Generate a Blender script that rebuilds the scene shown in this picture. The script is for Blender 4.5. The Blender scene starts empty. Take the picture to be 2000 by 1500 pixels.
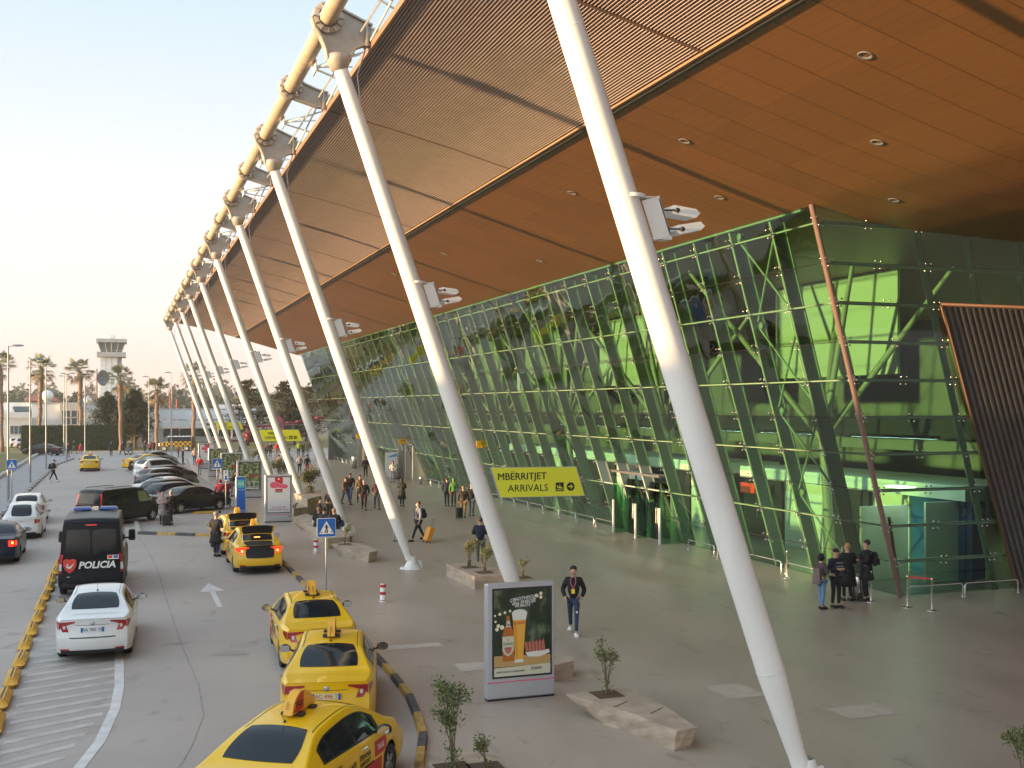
import bpy, bmesh, math, random
from mathutils import Vector, Matrix
R = math.radians
scn = bpy.context.scene
col = scn.collection

# ---------------------------------------------------------------- camera
F, HC, AZ = 2150.0, 6.1, math.atan(765 / 2150)
SA, CA = math.sin(AZ), math.cos(AZ)
cam_d = bpy.data.cameras.new('camera'); cam = bpy.data.objects.new('camera', cam_d); col.objects.link(cam)
cam.location = (0, 0, HC); cam.rotation_euler = (R(90), 0, -AZ)
cam_d.sensor_width = 36; cam_d.lens = 36 * F / 2000; cam_d.shift_y = 44 / 2000
cam_d.clip_start = .1; cam_d.clip_end = 9000
scn.camera = cam
# ---------------------------------------------------------------- sky, sun, exposure
SUN_EL, SUN_DIR = 3.2, Vector((1, .07, 0)).normalized()         # the sun stands low on the left; its light travels this way
w = bpy.data.worlds.new('World'); scn.world = w; w.use_nodes = True
nt = w.node_tree; nt.nodes.clear()
sky = nt.nodes.new('ShaderNodeTexSky'); sky.sky_type = 'NISHITA'; sky.sun_disc = False
sky.sun_elevation = R(SUN_EL); sky.altitude = 50; sky.air_density = 1.0; sky.dust_density = 1.2; sky.ozone_density = 2.0
back = -SUN_DIR
sky.sun_rotation = math.atan2(back.x, back.y)
bg = nt.nodes.new('ShaderNodeBackground'); bg.inputs[1].default_value = 1
wo = nt.nodes.new('ShaderNodeOutputWorld'); L = nt.links.new
tc = nt.nodes.new('ShaderNodeTexCoord'); sp = nt.nodes.new('ShaderNodeSeparateXYZ'); L(tc.outputs['Generated'], sp.inputs[0])
rp = nt.nodes.new('ShaderNodeValToRGB'); cr = rp.color_ramp                 # milky winter-evening air, by height above the horizon
for i, (p, c) in enumerate(((0, (.232, .176, .160)), (.03, (.250, .210, .194)), (.09, (.262, .247, .232)), (.20, (.240, .243, .243)), (.34, (.178, .215, .236)), (1, (.15, .19, .235)))):
    e = cr.elements[i] if i < 2 else cr.elements.new(p)
    e.position = p; e.color = (*c, 1)
L(sp.outputs[2], rp.inputs[0])
sc_ = nt.nodes.new('ShaderNodeVectorMath'); sc_.operation = 'SCALE'; sc_.inputs['Scale'].default_value = .10; L(sky.outputs[0], sc_.inputs[0])
mxw = nt.nodes.new('ShaderNodeMix'); mxw.data_type = 'RGBA'; mxw.inputs[0].default_value = .90; L(sc_.outputs[0], mxw.inputs[6]); L(rp.outputs[0], mxw.inputs[7])
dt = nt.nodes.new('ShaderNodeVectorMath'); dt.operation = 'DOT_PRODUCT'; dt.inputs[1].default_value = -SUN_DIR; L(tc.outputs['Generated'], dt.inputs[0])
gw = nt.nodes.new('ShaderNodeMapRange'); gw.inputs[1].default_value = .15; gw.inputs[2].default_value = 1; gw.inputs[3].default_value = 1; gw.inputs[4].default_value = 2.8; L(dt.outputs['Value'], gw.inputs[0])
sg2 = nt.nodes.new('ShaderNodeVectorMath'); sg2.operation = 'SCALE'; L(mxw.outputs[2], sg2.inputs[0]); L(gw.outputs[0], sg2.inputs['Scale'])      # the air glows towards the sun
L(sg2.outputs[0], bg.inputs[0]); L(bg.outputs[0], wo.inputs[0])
sl = bpy.data.lights.new('sun', 'SUN'); sl.energy = 2.8; sl.angle = R(1.1); sl.color = (1, .66, .30)
so = bpy.data.objects.new('sun', sl); col.objects.link(so)
sd = Vector((SUN_DIR.x, SUN_DIR.y, -math.tan(R(SUN_EL)))).normalized()
so.rotation_euler = sd.to_track_quat('-Z', 'Y').to_euler(); so.location = (-60, 0, 30)
scn.view_settings.view_transform = 'Standard'; scn.view_settings.look = 'None'
scn.view_settings.gamma = 1; scn.view_settings.use_curve_mapping = False
scn.view_settings.exposure = 2.15
scn.cycles.max_bounces = 8; scn.cycles.transparent_max_bounces = 24; scn.cycles.glossy_bounces = 4
scn.cycles.diffuse_bounces = 4; scn.cycles.caustics_reflective = False; scn.cycles.caustics_refractive = False
scn.cycles.sample_clamp_indirect = 6; scn.cycles.use_denoising = True

# ---------------------------------------------------------------- helpers
def G(px, py, z=0):
    """point of the plane at height z seen at pixel (px, py) of the 2000x1500 photograph"""
    d = F * (HC - z) / (py - 794); l = (px - 1000) / F * d
    return Vector((l * CA + d * SA, -l * SA + d * CA, z))
def W(px, py, Y):
    """point of the plane y = Y seen at that pixel"""
    t = (px - 1000) / F; X = Y * (SA + t * CA) / (CA - t * SA)
    return Vector((X, Y, HC + (794 - py) / F * (X * SA + Y * CA)))

class MB:
    def __init__(s): s.v = []; s.f = []; s.m = []; s.s = []
    def add(s, vs, fs, m=0, smooth=False):
        n = len(s.v); s.v += [tuple(p) for p in vs]
        for f in fs: s.f.append(tuple(i + n for i in f)); s.m.append(m); s.s.append(smooth)
        return s
    def box(s, c, d, m=0, rot=None, taper=1.0, bev=0):
        x, y, z = d[0] / 2, d[1] / 2, d[2] / 2; t = taper
        if bev:
            b = min(bev, x * .9, y * .9, z * .9); vs = []
            for sz in (-1, 1):
                for (ix, iy, iz) in ((b, b, 0), (0, 0, b)) if sz < 0 else ((0, 0, b), (b, b, 0)):
                    q = t if sz > 0 else 1
                    X_, Y_ = (x - ix) * q, (y - iy) * q; Z_ = sz * (z - iz); k = b * .7 if ix == 0 else b * .4
                    for (px, py) in ((X_ - k, -Y_), (X_, -Y_ + k), (X_, Y_ - k), (X_ - k, Y_), (-X_ + k, Y_), (-X_, Y_ - k), (-X_, -Y_ + k), (-X_ + k, -Y_)):
                        vs.append((px, py, Z_))
            fs = [tuple(range(7, -1, -1)), tuple(range(24, 32))]
            for r in range(3):
                for i in range(8): j = (i + 1) % 8; fs.append((r * 8 + i, r * 8 + j, r * 8 + 8 + j, r * 8 + 8 + i))
        else:
            vs = [(-x, -y, -z), (x, -y, -z), (x, y, -z), (-x, y, -z), (-x * t, -y * t, z), (x * t, -y * t, z), (x * t, y * t, z), (-x * t, y * t, z)]
            fs = [(3, 2, 1, 0), (4, 5, 6, 7), (0, 1, 5, 4), (1, 2, 6, 5), (2, 3, 7, 6), (3, 0, 4, 7)]
        M = rot.to_matrix() if hasattr(rot, 'to_matrix') else (Matrix.Rotation(rot, 3, 'Z') if rot is not None else None)
        vs = [(M @ Vector(p) if M else Vector(p)) + Vector(c) for p in vs]
        return s.add(vs, fs, m)
    def tube(s, pts, r, seg=8, m=0, cap=True, smooth=True):
        pts = [Vector(p) for p in pts]; rs = r if isinstance(r, (list, tuple)) else [r] * len(pts)
        n = len(pts); vs = []; ref = None
        for i, p in enumerate(pts):
            t = (pts[min(i + 1, n - 1)] - pts[max(i - 1, 0)]).normalized()
            if ref is None: ref = Vector((0, 0, 1)) if abs(t.z) < .9 else Vector((1, 0, 0))
            a = t.cross(ref)
            if a.length < 1e-4: a = t.cross(Vector((0, 1, 0)))
            a.normalize(); b = t.cross(a).normalized(); ref = a.cross(t)
            for k in range(seg):
                q = 2 * math.pi * k / seg; vs.append(p + (a * math.cos(q) + b * math.sin(q)) * rs[i])
        fs = []
        for i in range(n - 1):
            for k in range(seg):
                j = (k + 1) % seg; fs.append((i * seg + k, i * seg + j, (i + 1) * seg + j, (i + 1) * seg + k))
        s.add(vs, fs, m, smooth)
        if cap:
            s.add(vs[:seg], [tuple(range(seg))], m); s.add(vs[-seg:], [tuple(range(seg - 1, -1, -1))], m)
        return s
    def lathe(s, prof, seg=16, m=0, c=(0, 0, 0), axis='Z', smooth=True):
        vs = []
        for (r, z) in prof:
            for k in range(seg):
                q = 2 * math.pi * k / seg; x, y = r * math.cos(q), r * math.sin(q)
                p = (x, y, z) if axis == 'Z' else ((x, z, y) if axis == 'Y' else (z, x, y))
                vs.append(Vector(p) + Vector(c))
        fs = []
        for i in range(len(prof) - 1):
            for k in range(seg):
                j = (k + 1) % seg; fs.append((i * seg + k, i * seg + j, (i + 1) * seg + j, (i + 1) * seg + k))
        return s.add(vs, fs, m, smooth)
    def grid(s, fn, nu, nv, m=0, smooth=True):
        vs = [fn(i / nu, j / nv) for j in range(nv + 1) for i in range(nu + 1)]
        fs = [(j * (nu + 1) + i, j * (nu + 1) + i + 1, (j + 1) * (nu + 1) + i + 1, (j + 1) * (nu + 1) + i) for j in range(nv) for i in range(nu)]
        return s.add(vs, fs, m, smooth)
    def prism(s, poly, h, M=None, m=0):
        """poly in x,y extruded by h along z, then transformed by M"""
        n = len(poly); M = M or Matrix.Identity(4)
        vs = [M @ Vector((p[0], p[1], 0)) for p in poly] + [M @ Vector((p[0], p[1], h)) for p in poly]
        fs = [tuple(range(n - 1, -1, -1)), tuple(range(n, 2 * n))] + [(i, (i + 1) % n, n + (i + 1) % n, n + i) for i in range(n)]
        return s.add(vs, fs, m)
    def ball(s, c, r, seg=10, rings=6, m=0):
        r = r if isinstance(r, (list, tuple)) else (r, r, r); vs = []
        for i in range(rings + 1):
            a = math.pi * i / rings
            for k in range(seg):
                q = 2 * math.pi * k / seg
                vs.append((c[0] + r[0] * math.sin(a) * math.cos(q), c[1] + r[1] * math.sin(a) * math.sin(q), c[2] - r[2] * math.cos(a)))
        fs = [(i * seg + k, i * seg + (k + 1) % seg, (i + 1) * seg + (k + 1) % seg, (i + 1) * seg + k) for i in range(rings) for k in range(seg)]
        return s.add(vs, fs, m, True)
    def text(s, body, size, M, m=0, depth=.004, shear=0, bold=0, align='CENTER'):
        cu = bpy.data.curves.new('t', 'FONT'); cu.body = body; cu.size = size; cu.extrude = depth; cu.offset = bold * size
        cu.align_x = align; cu.align_y = 'CENTER'; cu.shear = shear; cu.resolution_u = 2
        o = bpy.data.objects.new('t', cu); me = o.to_mesh()
        s.add([M @ v.co for v in me.vertices], [tuple(p.vertices) for p in me.polygons], m)
        o.to_mesh_clear(); bpy.data.objects.remove(o); bpy.data.curves.remove(cu)
        return s
    def build(s, name, mats, parent=None, loc=None, rz=None):
        me = bpy.data.meshes.new(name); me.from_pydata(s.v, [], s.f)
        for mm in (mats if isinstance(mats, (list, tuple)) else [mats]): me.materials.append(mm)
        me.polygons.foreach_set('material_index', s.m); me.polygons.foreach_set('use_smooth', s.s); me.update()
        o = bpy.data.objects.new(name, me); col.objects.link(o)
        if parent is not None: o.parent = parent
        if loc is not None: o.location = loc
        if rz is not None: o.rotation_euler = (0, 0, rz)
        return o

def tag(o, label=None, cat=None, group=None, kind=None):
    if label: o['label'] = label
    if cat: o['category'] = cat
    if group: o['group'] = group
    if kind: o['kind'] = kind
    return o
def empty(name, loc=(0, 0, 0), rz=0, label=None, cat=None, group=None, kind=None):
    o = bpy.data.objects.new(name, None); col.objects.link(o); o.location = loc; o.rotation_euler = (0, 0, rz)
    o.empty_display_size = .2
    return tag(o, label, cat, group, kind)
_kids = {}
def copy_tree(o, parent=None, loc=None, rz=None, label=None):
    c = o.copy(); col.objects.link(c)
    if parent is not None: c.parent = parent
    if loc is not None: c.location = loc
    if rz is not None: c.rotation_euler = (0, 0, rz)
    if label: c['label'] = label
    for ch in list(o.children): copy_tree(ch, c)
    return c
def TM(loc, rx=0, ry=0, rz=0):
    return Matrix.Translation(Vector(loc)) @ Matrix.Rotation(rz, 4, 'Z') @ Matrix.Rotation(ry, 4, 'Y') @ Matrix.Rotation(rx, 4, 'X')
UP = lambda loc, rz=0: TM(loc, R(90), 0, rz)      # lettering that stands upright and faces -Y (turned by rz)

# ---------------------------------------------------------------- materials
def mat(name, c, rough=.6, metal=0, var=0, scale=4, bump=0, bscale=None, emit=None, es=1, coat=0, spec=.5, detail=5, stretch=None):
    m = bpy.data.materials.new(name); m.use_nodes = True; t = m.node_tree; b = t.nodes['Principled BSDF']
    b.inputs['Base Color'].default_value = (*c, 1); b.inputs['Roughness'].default_value = rough
    b.inputs['Metallic'].default_value = metal; b.inputs['Specular IOR Level'].default_value = spec
    if coat: b.inputs['Coat Weight'].default_value = coat; b.inputs['Coat Roughness'].default_value = .04
    if emit: b.inputs['Emission Color'].default_value = (*emit, 1); b.inputs['Emission Strength'].default_value = es
    if var or bump:
        tc = t.nodes.new('ShaderNodeTexCoord'); mp = t.nodes.new('ShaderNodeMapping'); t.links.new(tc.outputs['Object'], mp.inputs[0])
        if stretch: mp.inputs['Scale'].default_value = stretch
    if var:
        n = t.nodes.new('ShaderNodeTexNoise'); n.inputs['Scale'].default_value = scale; n.inputs['Detail'].default_value = detail
        t.links.new(mp.outputs[0], n.inputs['Vector'])
        r = t.nodes.new('ShaderNodeMapRange'); r.inputs[1].default_value = .3; r.inputs[2].default_value = .7
        r.inputs[3].default_value = 1 - var; r.inputs[4].default_value = 1 + var
        h = t.nodes.new('ShaderNodeVectorMath'); h.operation = 'SCALE'; h.inputs[0].default_value = c
        t.links.new(n.outputs[0], r.inputs[0]); t.links.new(r.outputs[0], h.inputs['Scale']); t.links.new(h.outputs[0], b.inputs['Base Color'])
    if bump:
        n2 = t.nodes.new('ShaderNodeTexNoise'); n2.inputs['Scale'].default_value = bscale or scale * 6; n2.inputs['Detail'].default_value = 4
        t.links.new(mp.outputs[0], n2.inputs['Vector'])
        bp = t.nodes.new('ShaderNodeBump'); bp.inputs['Strength'].default_value = bump; bp.inputs['Distance'].default_value = .02
        t.links.new(n2.outputs[0], bp.inputs['Height']); t.links.new(bp.outputs[0], b.inputs['Normal'])
    return m

def ground_mat(name, c1, c2, rough, sc=.35, grain=40, stain=.25, bump=.15, streak=None):
    """worn concrete or asphalt: broad blotches, fine grain, a few dark stains"""
    m = bpy.data.materials.new(name); m.use_nodes = True; t = m.node_tree; b = t.nodes['Principled BSDF']; L = t.links.new
    tc = t.nodes.new('ShaderNodeTexCoord'); mp = t.nodes.new('ShaderNodeMapping'); L(tc.outputs['Object'], mp.inputs[0])
    if streak: mp.inputs['Scale'].default_value = streak
    a = t.nodes.new('ShaderNodeTexNoise'); a.inputs['Scale'].default_value = sc; a.inputs['Detail'].default_value = 8; a.inputs['Roughness'].default_value = .62
    g = t.nodes.new('ShaderNodeTexNoise'); g.inputs['Scale'].default_value = grain; g.inputs['Detail'].default_value = 3
    st = t.nodes.new('ShaderNodeTexNoise'); st.inputs['Scale'].default_value = sc * 4.3; st.inputs['Detail'].default_value = 6; st.inputs['Distortion'].default_value = .8
    for n in (a, g, st): L(mp.outputs[0], n.inputs['Vector'])
    mx = t.nodes.new('ShaderNodeMix'); mx.data_type = 'RGBA'; mx.inputs[6].default_value = (*c1, 1); mx.inputs[7].default_value = (*c2, 1)
    r = t.nodes.new('ShaderNodeMapRange'); r.inputs[1].default_value = .32; r.inputs[2].default_value = .68; L(a.outputs[0], r.inputs[0]); L(r.outputs[0], mx.inputs[0])
    r2 = t.nodes.new('ShaderNodeMapRange'); r2.inputs[1].default_value = .25; r2.inputs[2].default_value = .75; r2.inputs[3].default_value = .88; r2.inputs[4].default_value = 1.12; L(g.outputs[0], r2.inputs[0])
    r3 = t.nodes.new('ShaderNodeMapRange'); r3.inputs[1].default_value = .60; r3.inputs[2].default_value = .74; r3.inputs[3].default_value = 1; r3.inputs[4].default_value = 1 - stain; L(st.outputs[0], r3.inputs[0])
    mu = t.nodes.new('ShaderNodeMath'); mu.operation = 'MULTIPLY'; L(r2.outputs[0], mu.inputs[0]); L(r3.outputs[0], mu.inputs[1])
    sc_ = t.nodes.new('ShaderNodeVectorMath'); sc_.operation = 'SCALE'; L(mx.outputs[2], sc_.inputs[0]); L(mu.outputs[0], sc_.inputs['Scale']); L(sc_.outputs[0], b.inputs['Base Color'])
    r4 = t.nodes.new('ShaderNodeMapRange'); r4.inputs[3].default_value = rough - .12; r4.inputs[4].default_value = rough + .12; L(a.outputs[0], r4.inputs[0]); L(r4.outputs[0], b.inputs['Roughness'])
    bp = t.nodes.new('ShaderNodeBump'); bp.inputs['Strength'].default_value = bump; bp.inputs['Distance'].default_value = .01; L(g.outputs[0], bp.inputs['Height']); L(bp.outputs[0], b.inputs['Normal'])
    return m

def tinted_glass(name, tint, refl=.9, wave=.25, ior=1.5, rough=.0, wscale=.35):
    """thin coloured sheet glass: light passes through tinted, and the surface mirrors by Fresnel with slight waviness"""
    m = bpy.data.materials.new(name); m.use_nodes = True; t = m.node_tree; t.nodes.clear(); L = t.links.new
    o = t.nodes.new('ShaderNodeOutputMaterial'); mx = t.nodes.new('ShaderNodeMixShader')
    tr = t.nodes.new('ShaderNodeBsdfTransparent'); tr.inputs[0].default_value = (*tint, 1)
    gl = t.nodes.new('ShaderNodeBsdfGlossy'); gl.inputs['Roughness'].default_value = rough; gl.inputs[0].default_value = (refl, refl, refl, 1)
    fr = t.nodes.new('ShaderNodeFresnel'); fr.inputs[0].default_value = ior
    tc = t.nodes.new('ShaderNodeTexCoord'); n = t.nodes.new('ShaderNodeTexNoise'); n.inputs['Scale'].default_value = wscale; n.inputs['Detail'].default_value = 2
    bp = t.nodes.new('ShaderNodeBump'); bp.inputs['Strength'].default_value = wave; bp.inputs['Distance'].default_value = .12
    L(tc.outputs['Object'], n.inputs['Vector']); L(n.outputs[0], bp.inputs['Height']); L(bp.outputs[0], gl.inputs['Normal'])
    L(fr.outputs[0], mx.inputs[0]); L(tr.outputs[0], mx.inputs[1]); L(gl.outputs[0], mx.inputs[2]); L(mx.outputs[0], o.inputs[0])
    return m

def paint(name, c, rough=.3, coat=.7, metal=0):
    if sum(c) < .25: coat = .0; rough = .26
    m = mat(name, c, rough, metal, var=.05, scale=3, coat=coat, spec=.28 if sum(c) < .25 else .5); return m
M = {}
M['white_steel'] = mat('white_steel', (.80, .78, .745), .45, var=.07, scale=1.6, stretch=(1, 1, .25))
M['grey_steel'] = mat('grey_steel', (.42, .42, .42), .4, .6, var=.08, scale=5)
M['galv'] = mat('galvanised', (.34, .34, .35), .5, .5, var=.1, scale=8)
M['stainless'] = mat('stainless', (.62, .61, .6), .25, .9)
M['collar'] = mat('cast_steel', (.40, .35, .30), .5, .2, var=.12, scale=3)
M['dark'] = mat('dark_rubber', (.012, .012, .013), .7)
M['black'] = mat('black_plastic', (.02, .02, .022), .4)
M['white'] = mat('white_paint', (.78, .78, .77), .5, var=.04, scale=2)
M['red'] = mat('red_paint', (.55, .03, .03), .45)
M['yellow'] = mat('yellow_paint', (.75, .42, .03), .55, var=.18, scale=6)
M['blue'] = mat('blue_sheet', (.01, .12, .48), .35)
M['lime'] = mat('lime_sign', (.80, .82, .04), .45)
M['ink'] = mat('black_ink', (.02, .02, .015), .5)
M['tyre'] = mat('tyre', (.02, .02, .021), .75)
M['rim'] = mat('alloy', (.5, .5, .5), .3, .85)
M['carglass'] = mat('car_glass', (.010, .015, .019), .07, spec=.38)
M['trim'] = mat('car_trim', (.018, .018, .02), .45)
M['taillight'] = mat('red_lens', (.35, .012, .02), .15, coat=.8)
M['clear'] = mat('clear_lens', (.6, .6, .6), .15, coat=.8)
M['braking'] = mat('lit_brake_lamp', (.5, .02, .01), .3, emit=(1, .16, .03), es=3)
M['litred'] = mat('lit_red_lens', (.4, .01, .01), .2, emit=(1, .025, .01), es=.55, coat=.5)
M['plate'] = mat('number_plate', (.7, .72, .74), .5)
M['plateo'] = mat('taxi_plate', (.7, .62, .35), .5)
M['stone'] = mat('pink_stone', (.43, .335, .25), .8, var=.22, scale=2.2, bump=.3, bscale=9, stretch=(1, 1, 2.5))
M['soil'] = mat('planter_soil', (.11, .065, .04), .95, var=.3, scale=20)
M['leaf'] = mat('shrub_leaf', (.12, .15, .05), .55, var=.3, scale=9)
M['leafy'] = mat('dry_leaf', (.18, .15, .04), .6, var=.3, scale=9)
M['bark'] = mat('bark', (.12, .085, .06), .9, var=.3, scale=12)
M['chrome'] = mat('chrome', (.7, .7, .7), .12, 1)
M['orange'] = mat('orange_plastic', (.75, .30, .02), .4)
# ================================================================ SETTING
def sheet(name, poly, z, m, kind='structure', th=0):
    b = MB()
    if th: b.prism(poly, th, Matrix.Translation((0, 0, z - th)))
    else: b.add([(x, y, z) for x, y in poly], [tuple(range(len(poly)))])
    o = b.build(name, m); o['kind'] = kind; return o
M['ground'] = ground_mat('far_ground', (.13, .12, .07), (.20, .17, .10), .9, sc=.05)
M['asphalt'] = ground_mat('worn_asphalt', (.33, .284, .255), (.41, .354, .315), .62, sc=.22, grain=55, stain=.32, bump=.35)
M['plaza'] = ground_mat('plaza_concrete', (.360, .293, .236), (.445, .366, .298), .38, sc=.30, grain=30, stain=.30, bump=.10, streak=(1.6, .8, 1))
M['grass'] = ground_mat('winter_lawn', (.13, .12, .03), (.24, .18, .06), .95, sc=.5, grain=30, stain=.3, bump=.8)
M['path'] = ground_mat('path_concrete', (.27, .25, .25), (.33, .31, .31), .7, sc=.4, grain=40)
M['kerb'] = mat('kerb_concrete', (.42, .38, .34), .8, var=.15, scale=3)
M['mark'] = mat('road_paint', (.60, .57, .55), .6, var=.14, scale=3)
sheet('ground', [(-1500, -200), (1500, -200), (1500, 1600), (-1500, 1600)], -.03, M['ground'])
sheet('road', [(-6.1, -12), (5.9, -12), (5.9, 52), (6.97, 66), (6.37, 110), (7.4, 136), (90, 136), (90, 157), (-120, 157), (-120, 146), (-6.1, 140)], 0, M['asphalt'])
kx = [(4.3, 10), (4.75, 18.03), (5.26, 19.68), (5.5, 21.01), (5.69, 22.36), (5.79, 24.16), (5.85, 26.27), (5.93, 28.76), (5.95, 44.6), (5.95, 52)]
sheet('pavement', [(4.1, -12)] + kx + [(5.95, 52.01), (7.0, 66), (6.4, 110), (7.5, 136), (60, 136), (60, -12)], .006, M['plaza'])
sheet('pedestrian_path', [(-6.4, -12), (-6.4, 124), (-5.2, 138), (-9.3, 150), (-9.3, -12)], .10, M['path'], th=.2)
sheet('lawn', [(-9.55, -12), (-9.75, 156), (-70, 156), (-70, -12)], .16, M['grass'], kind='stuff')
sheet('lawn', [(-60, 158), (70, 158), (70, 230), (-60, 230)], .03, M['grass'], kind='stuff')
# kerbs
def kerb(name, pts, w_, h_, mats, seg=1.0, **k):
    b = MB(); P = [Vector((x, y, 0)) for x, y in pts]; d = 0; Q = [P[0]]
    for i in range(len(P) - 1):
        n = max(1, round((P[i + 1] - P[i]).length / seg))
        for j in range(1, n + 1): Q.append(P[i].lerp(P[i + 1], j / n))
    for i in range(len(Q) - 1):
        a, c = Q[i], Q[i + 1]; t = (c - a); q = Vector((-t.y, t.x, 0)).normalized() * w_ / 2; e = t * .012
        vs = [a + e - q, c - e - q, c - e + q, a + e + q]; T = Vector((0, 0, h_)); u = q * .25
        b.add(vs + [a + e - q + u + T, c - e - q + u + T, c - e + q - u + T, a + e + q - u + T], [(0, 1, 5, 4), (1, 2, 6, 5), (2, 3, 7, 6), (3, 0, 4, 7), (4, 5, 6, 7)], i % len(mats))
    o = b.build(name, mats); o['kind'] = 'structure'; return o
M['kblack'] = mat('kerb_black', (.07, .065, .07), .7, var=.4, scale=7)
M['kyellow'] = mat('kerb_yellow', (.42, .26, .07), .7, var=.35, scale=7)
kerb('painted_kerb', kx[1:-1] + [(5.95, 45.5)], .18, .11, [M['kyellow'], M['kblack']], 1.05)
kerb('painted_kerb', [(.85, 55.6), (4.2, 53.3)], .28, .13, [M['kblack'], M['kyellow']], .95)
kerb('road_kerb', [(-6.25, -12), (-6.25, 124), (-5.1, 138)], .3, .13, [M['kerb'], M['kblack']], 1.2)
kerb('lawn_kerb', [(-9.5, -12), (-9.7, 156)], .45, .32, [M['kerb']], 3)
kerb('cross_street_kerb', [(-60, 157.2), (60, 157.2)], .4, .14, [M['kerb']], 3)
kerb('cross_street_kerb', [(-4.6, 137), (6.6, 136.2)], .12, .02, [M['mark']], 3)
kerb('parking_kerb', [(.85, 55.6), (.75, 62)], .25, .12, [M['kerb']], 1)
# painted markings
b = MB()
for i in range(-14, 24):                                          # hatched area beside the separators
    y = 16.3 + i * .66
    x0, x1 = -2.0, -.12 if y > 23.2 else -.12 - (23.2 - y) * .22
    b.add([(x0, y + .2, .004), (x1, y + .95, .004), (x1, y + 1.19, .004), (x0, y + .44, .004)], [(0, 1, 2, 3)])
o = b.build('hatched_marking', mat('worn_road_paint', (.435, .395, .365), .6, var=.2, scale=2)); o['kind'] = 'structure'
pts = [(-.03, 30.2), (-.02, 25.5), (-.1, 23.6), (-.35, 21.4), (-.75, 19.5), (-1.4, 17.3), (-2.2, 15)]
b = MB()
for i in range(len(pts) - 1):
    (x, y), (X, Y) = pts[i], pts[i + 1]; b.add([(x - .1, y, .008), (x + .1, y, .008), (X + .1, Y, .008), (X - .1, Y, .008)], [(0, 1, 2, 3)])
o = b.build('edge_line_marking', M['mark']); o['kind'] = 'structure'
b = MB(); ax, ay = 2.86, 37
b.add([(ax - .08, ay - 2.4, .004), (ax + .08, ay - 2.4, .004), (ax + .08, ay + .6, .004), (ax - .08, ay + .6, .004)], [(0, 1, 2, 3)])
b.add([(ax - .40, ay + .5, .008), (ax + .40, ay + .5, .008), (ax, ay + 2.3, .008)], [(0, 1, 2)])
o = b.build('arrow_marking', M['mark']); o['kind'] = 'structure'
b = MB()
for (x, y, w_, h_) in ((.45, 57.9, .8, 1.6), (4.6, 59.0, .9, 1.3), (7.0, 27.2, 1.5, .5), (8.2, 24.6, 1.6, .8), (9.4, 22.9, 1.3, .6), (12.4, 20.6, .9, 1.1), (14.0, 18.4, 1.2, .8)):
    b.add([(x - w_ / 2, y - h_ / 2, .011), (x + w_ / 2, y - h_ / 2, .011), (x + w_ / 2, y + h_ / 2, .011), (x - w_ / 2, y + h_ / 2, .011)], [(0, 1, 2, 3)])
M['patch'] = mat('pale_patch', (.50, .43, .36), .6, var=.1, scale=4)
o = b.build('paving_patch', M['patch']); o['kind'] = 'structure'
M['joint'] = mat('joint_tar', (.27, .238, .215), .8, var=.3, scale=9)
jp = [(.75, 55), (1.05, 50), (1.3, 44), (1.35, 38), (1.42, 33), (1.5, 28.5), (1.62, 25), (1.55, 22.5), (1.2, 20.5), (.6, 18)]
b = MB(); rnd = random.Random(3); prev = None
for i in range(len(jp) - 1):
    for k in range(10):
        t = k / 10; x = jp[i][0] * (1 - t) + jp[i + 1][0] * t + rnd.uniform(-.012, .012); y = jp[i][1] * (1 - t) + jp[i + 1][1] * t; ww = rnd.uniform(.006, .018)
        c = (x, y, ww)
        if prev: b.add([(prev[0] - prev[2], prev[1], .004), (prev[0] + prev[2], prev[1], .004), (x + ww, y, .004), (x - ww, y, .004)], [(0, 1, 2, 3)])
        prev = c
o = b.build('road_joint', M['joint']); o['kind'] = 'structure'

# ================================================================ TERMINAL
T = empty('terminal_building', (22.6, 29.4, 0), 0, 'long airport terminal with leaning green glass front under a sweeping wood-lined canopy', 'building')
TL = Vector((-22.6, -29.4, 0))
def part(b, name, mats, parent=None):
    o = b.build(name, mats, parent or T)
    if parent is None: o.location = TL
    return o
PROF = [(6.04, 15.27), (8, 14.88), (10, 14.42), (12.09, 13.87), (14.5, 13.2), (17, 12.5), (19.0, 11.98), (21, 11.62), (23, 11.42), (26.8, 11.3), (40, 11.3), (60, 11.3)]
def CZ(x):
    for (a, za), (c, zc) in zip(PROF, PROF[1:]):
        if x <= c: return za + (zc - za) * (x - a) / (c - a)
    return PROF[-1][1]
def ceil_hit(px, py):
    lo, hi = 2, 60
    u, v = (px - 1000) / F, (794 - py) / F; dx, dy = u * CA + SA, -u * SA + CA
    for i in range(60):
        t = (lo + hi) / 2
        if HC + v * t < CZ(max(6.04, dx * t)): lo = t
        else: hi = t
    return Vector((dx * t, dy * t, CZ(dx * t)))
Y0, Y1 = -8.0, 126.6
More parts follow.
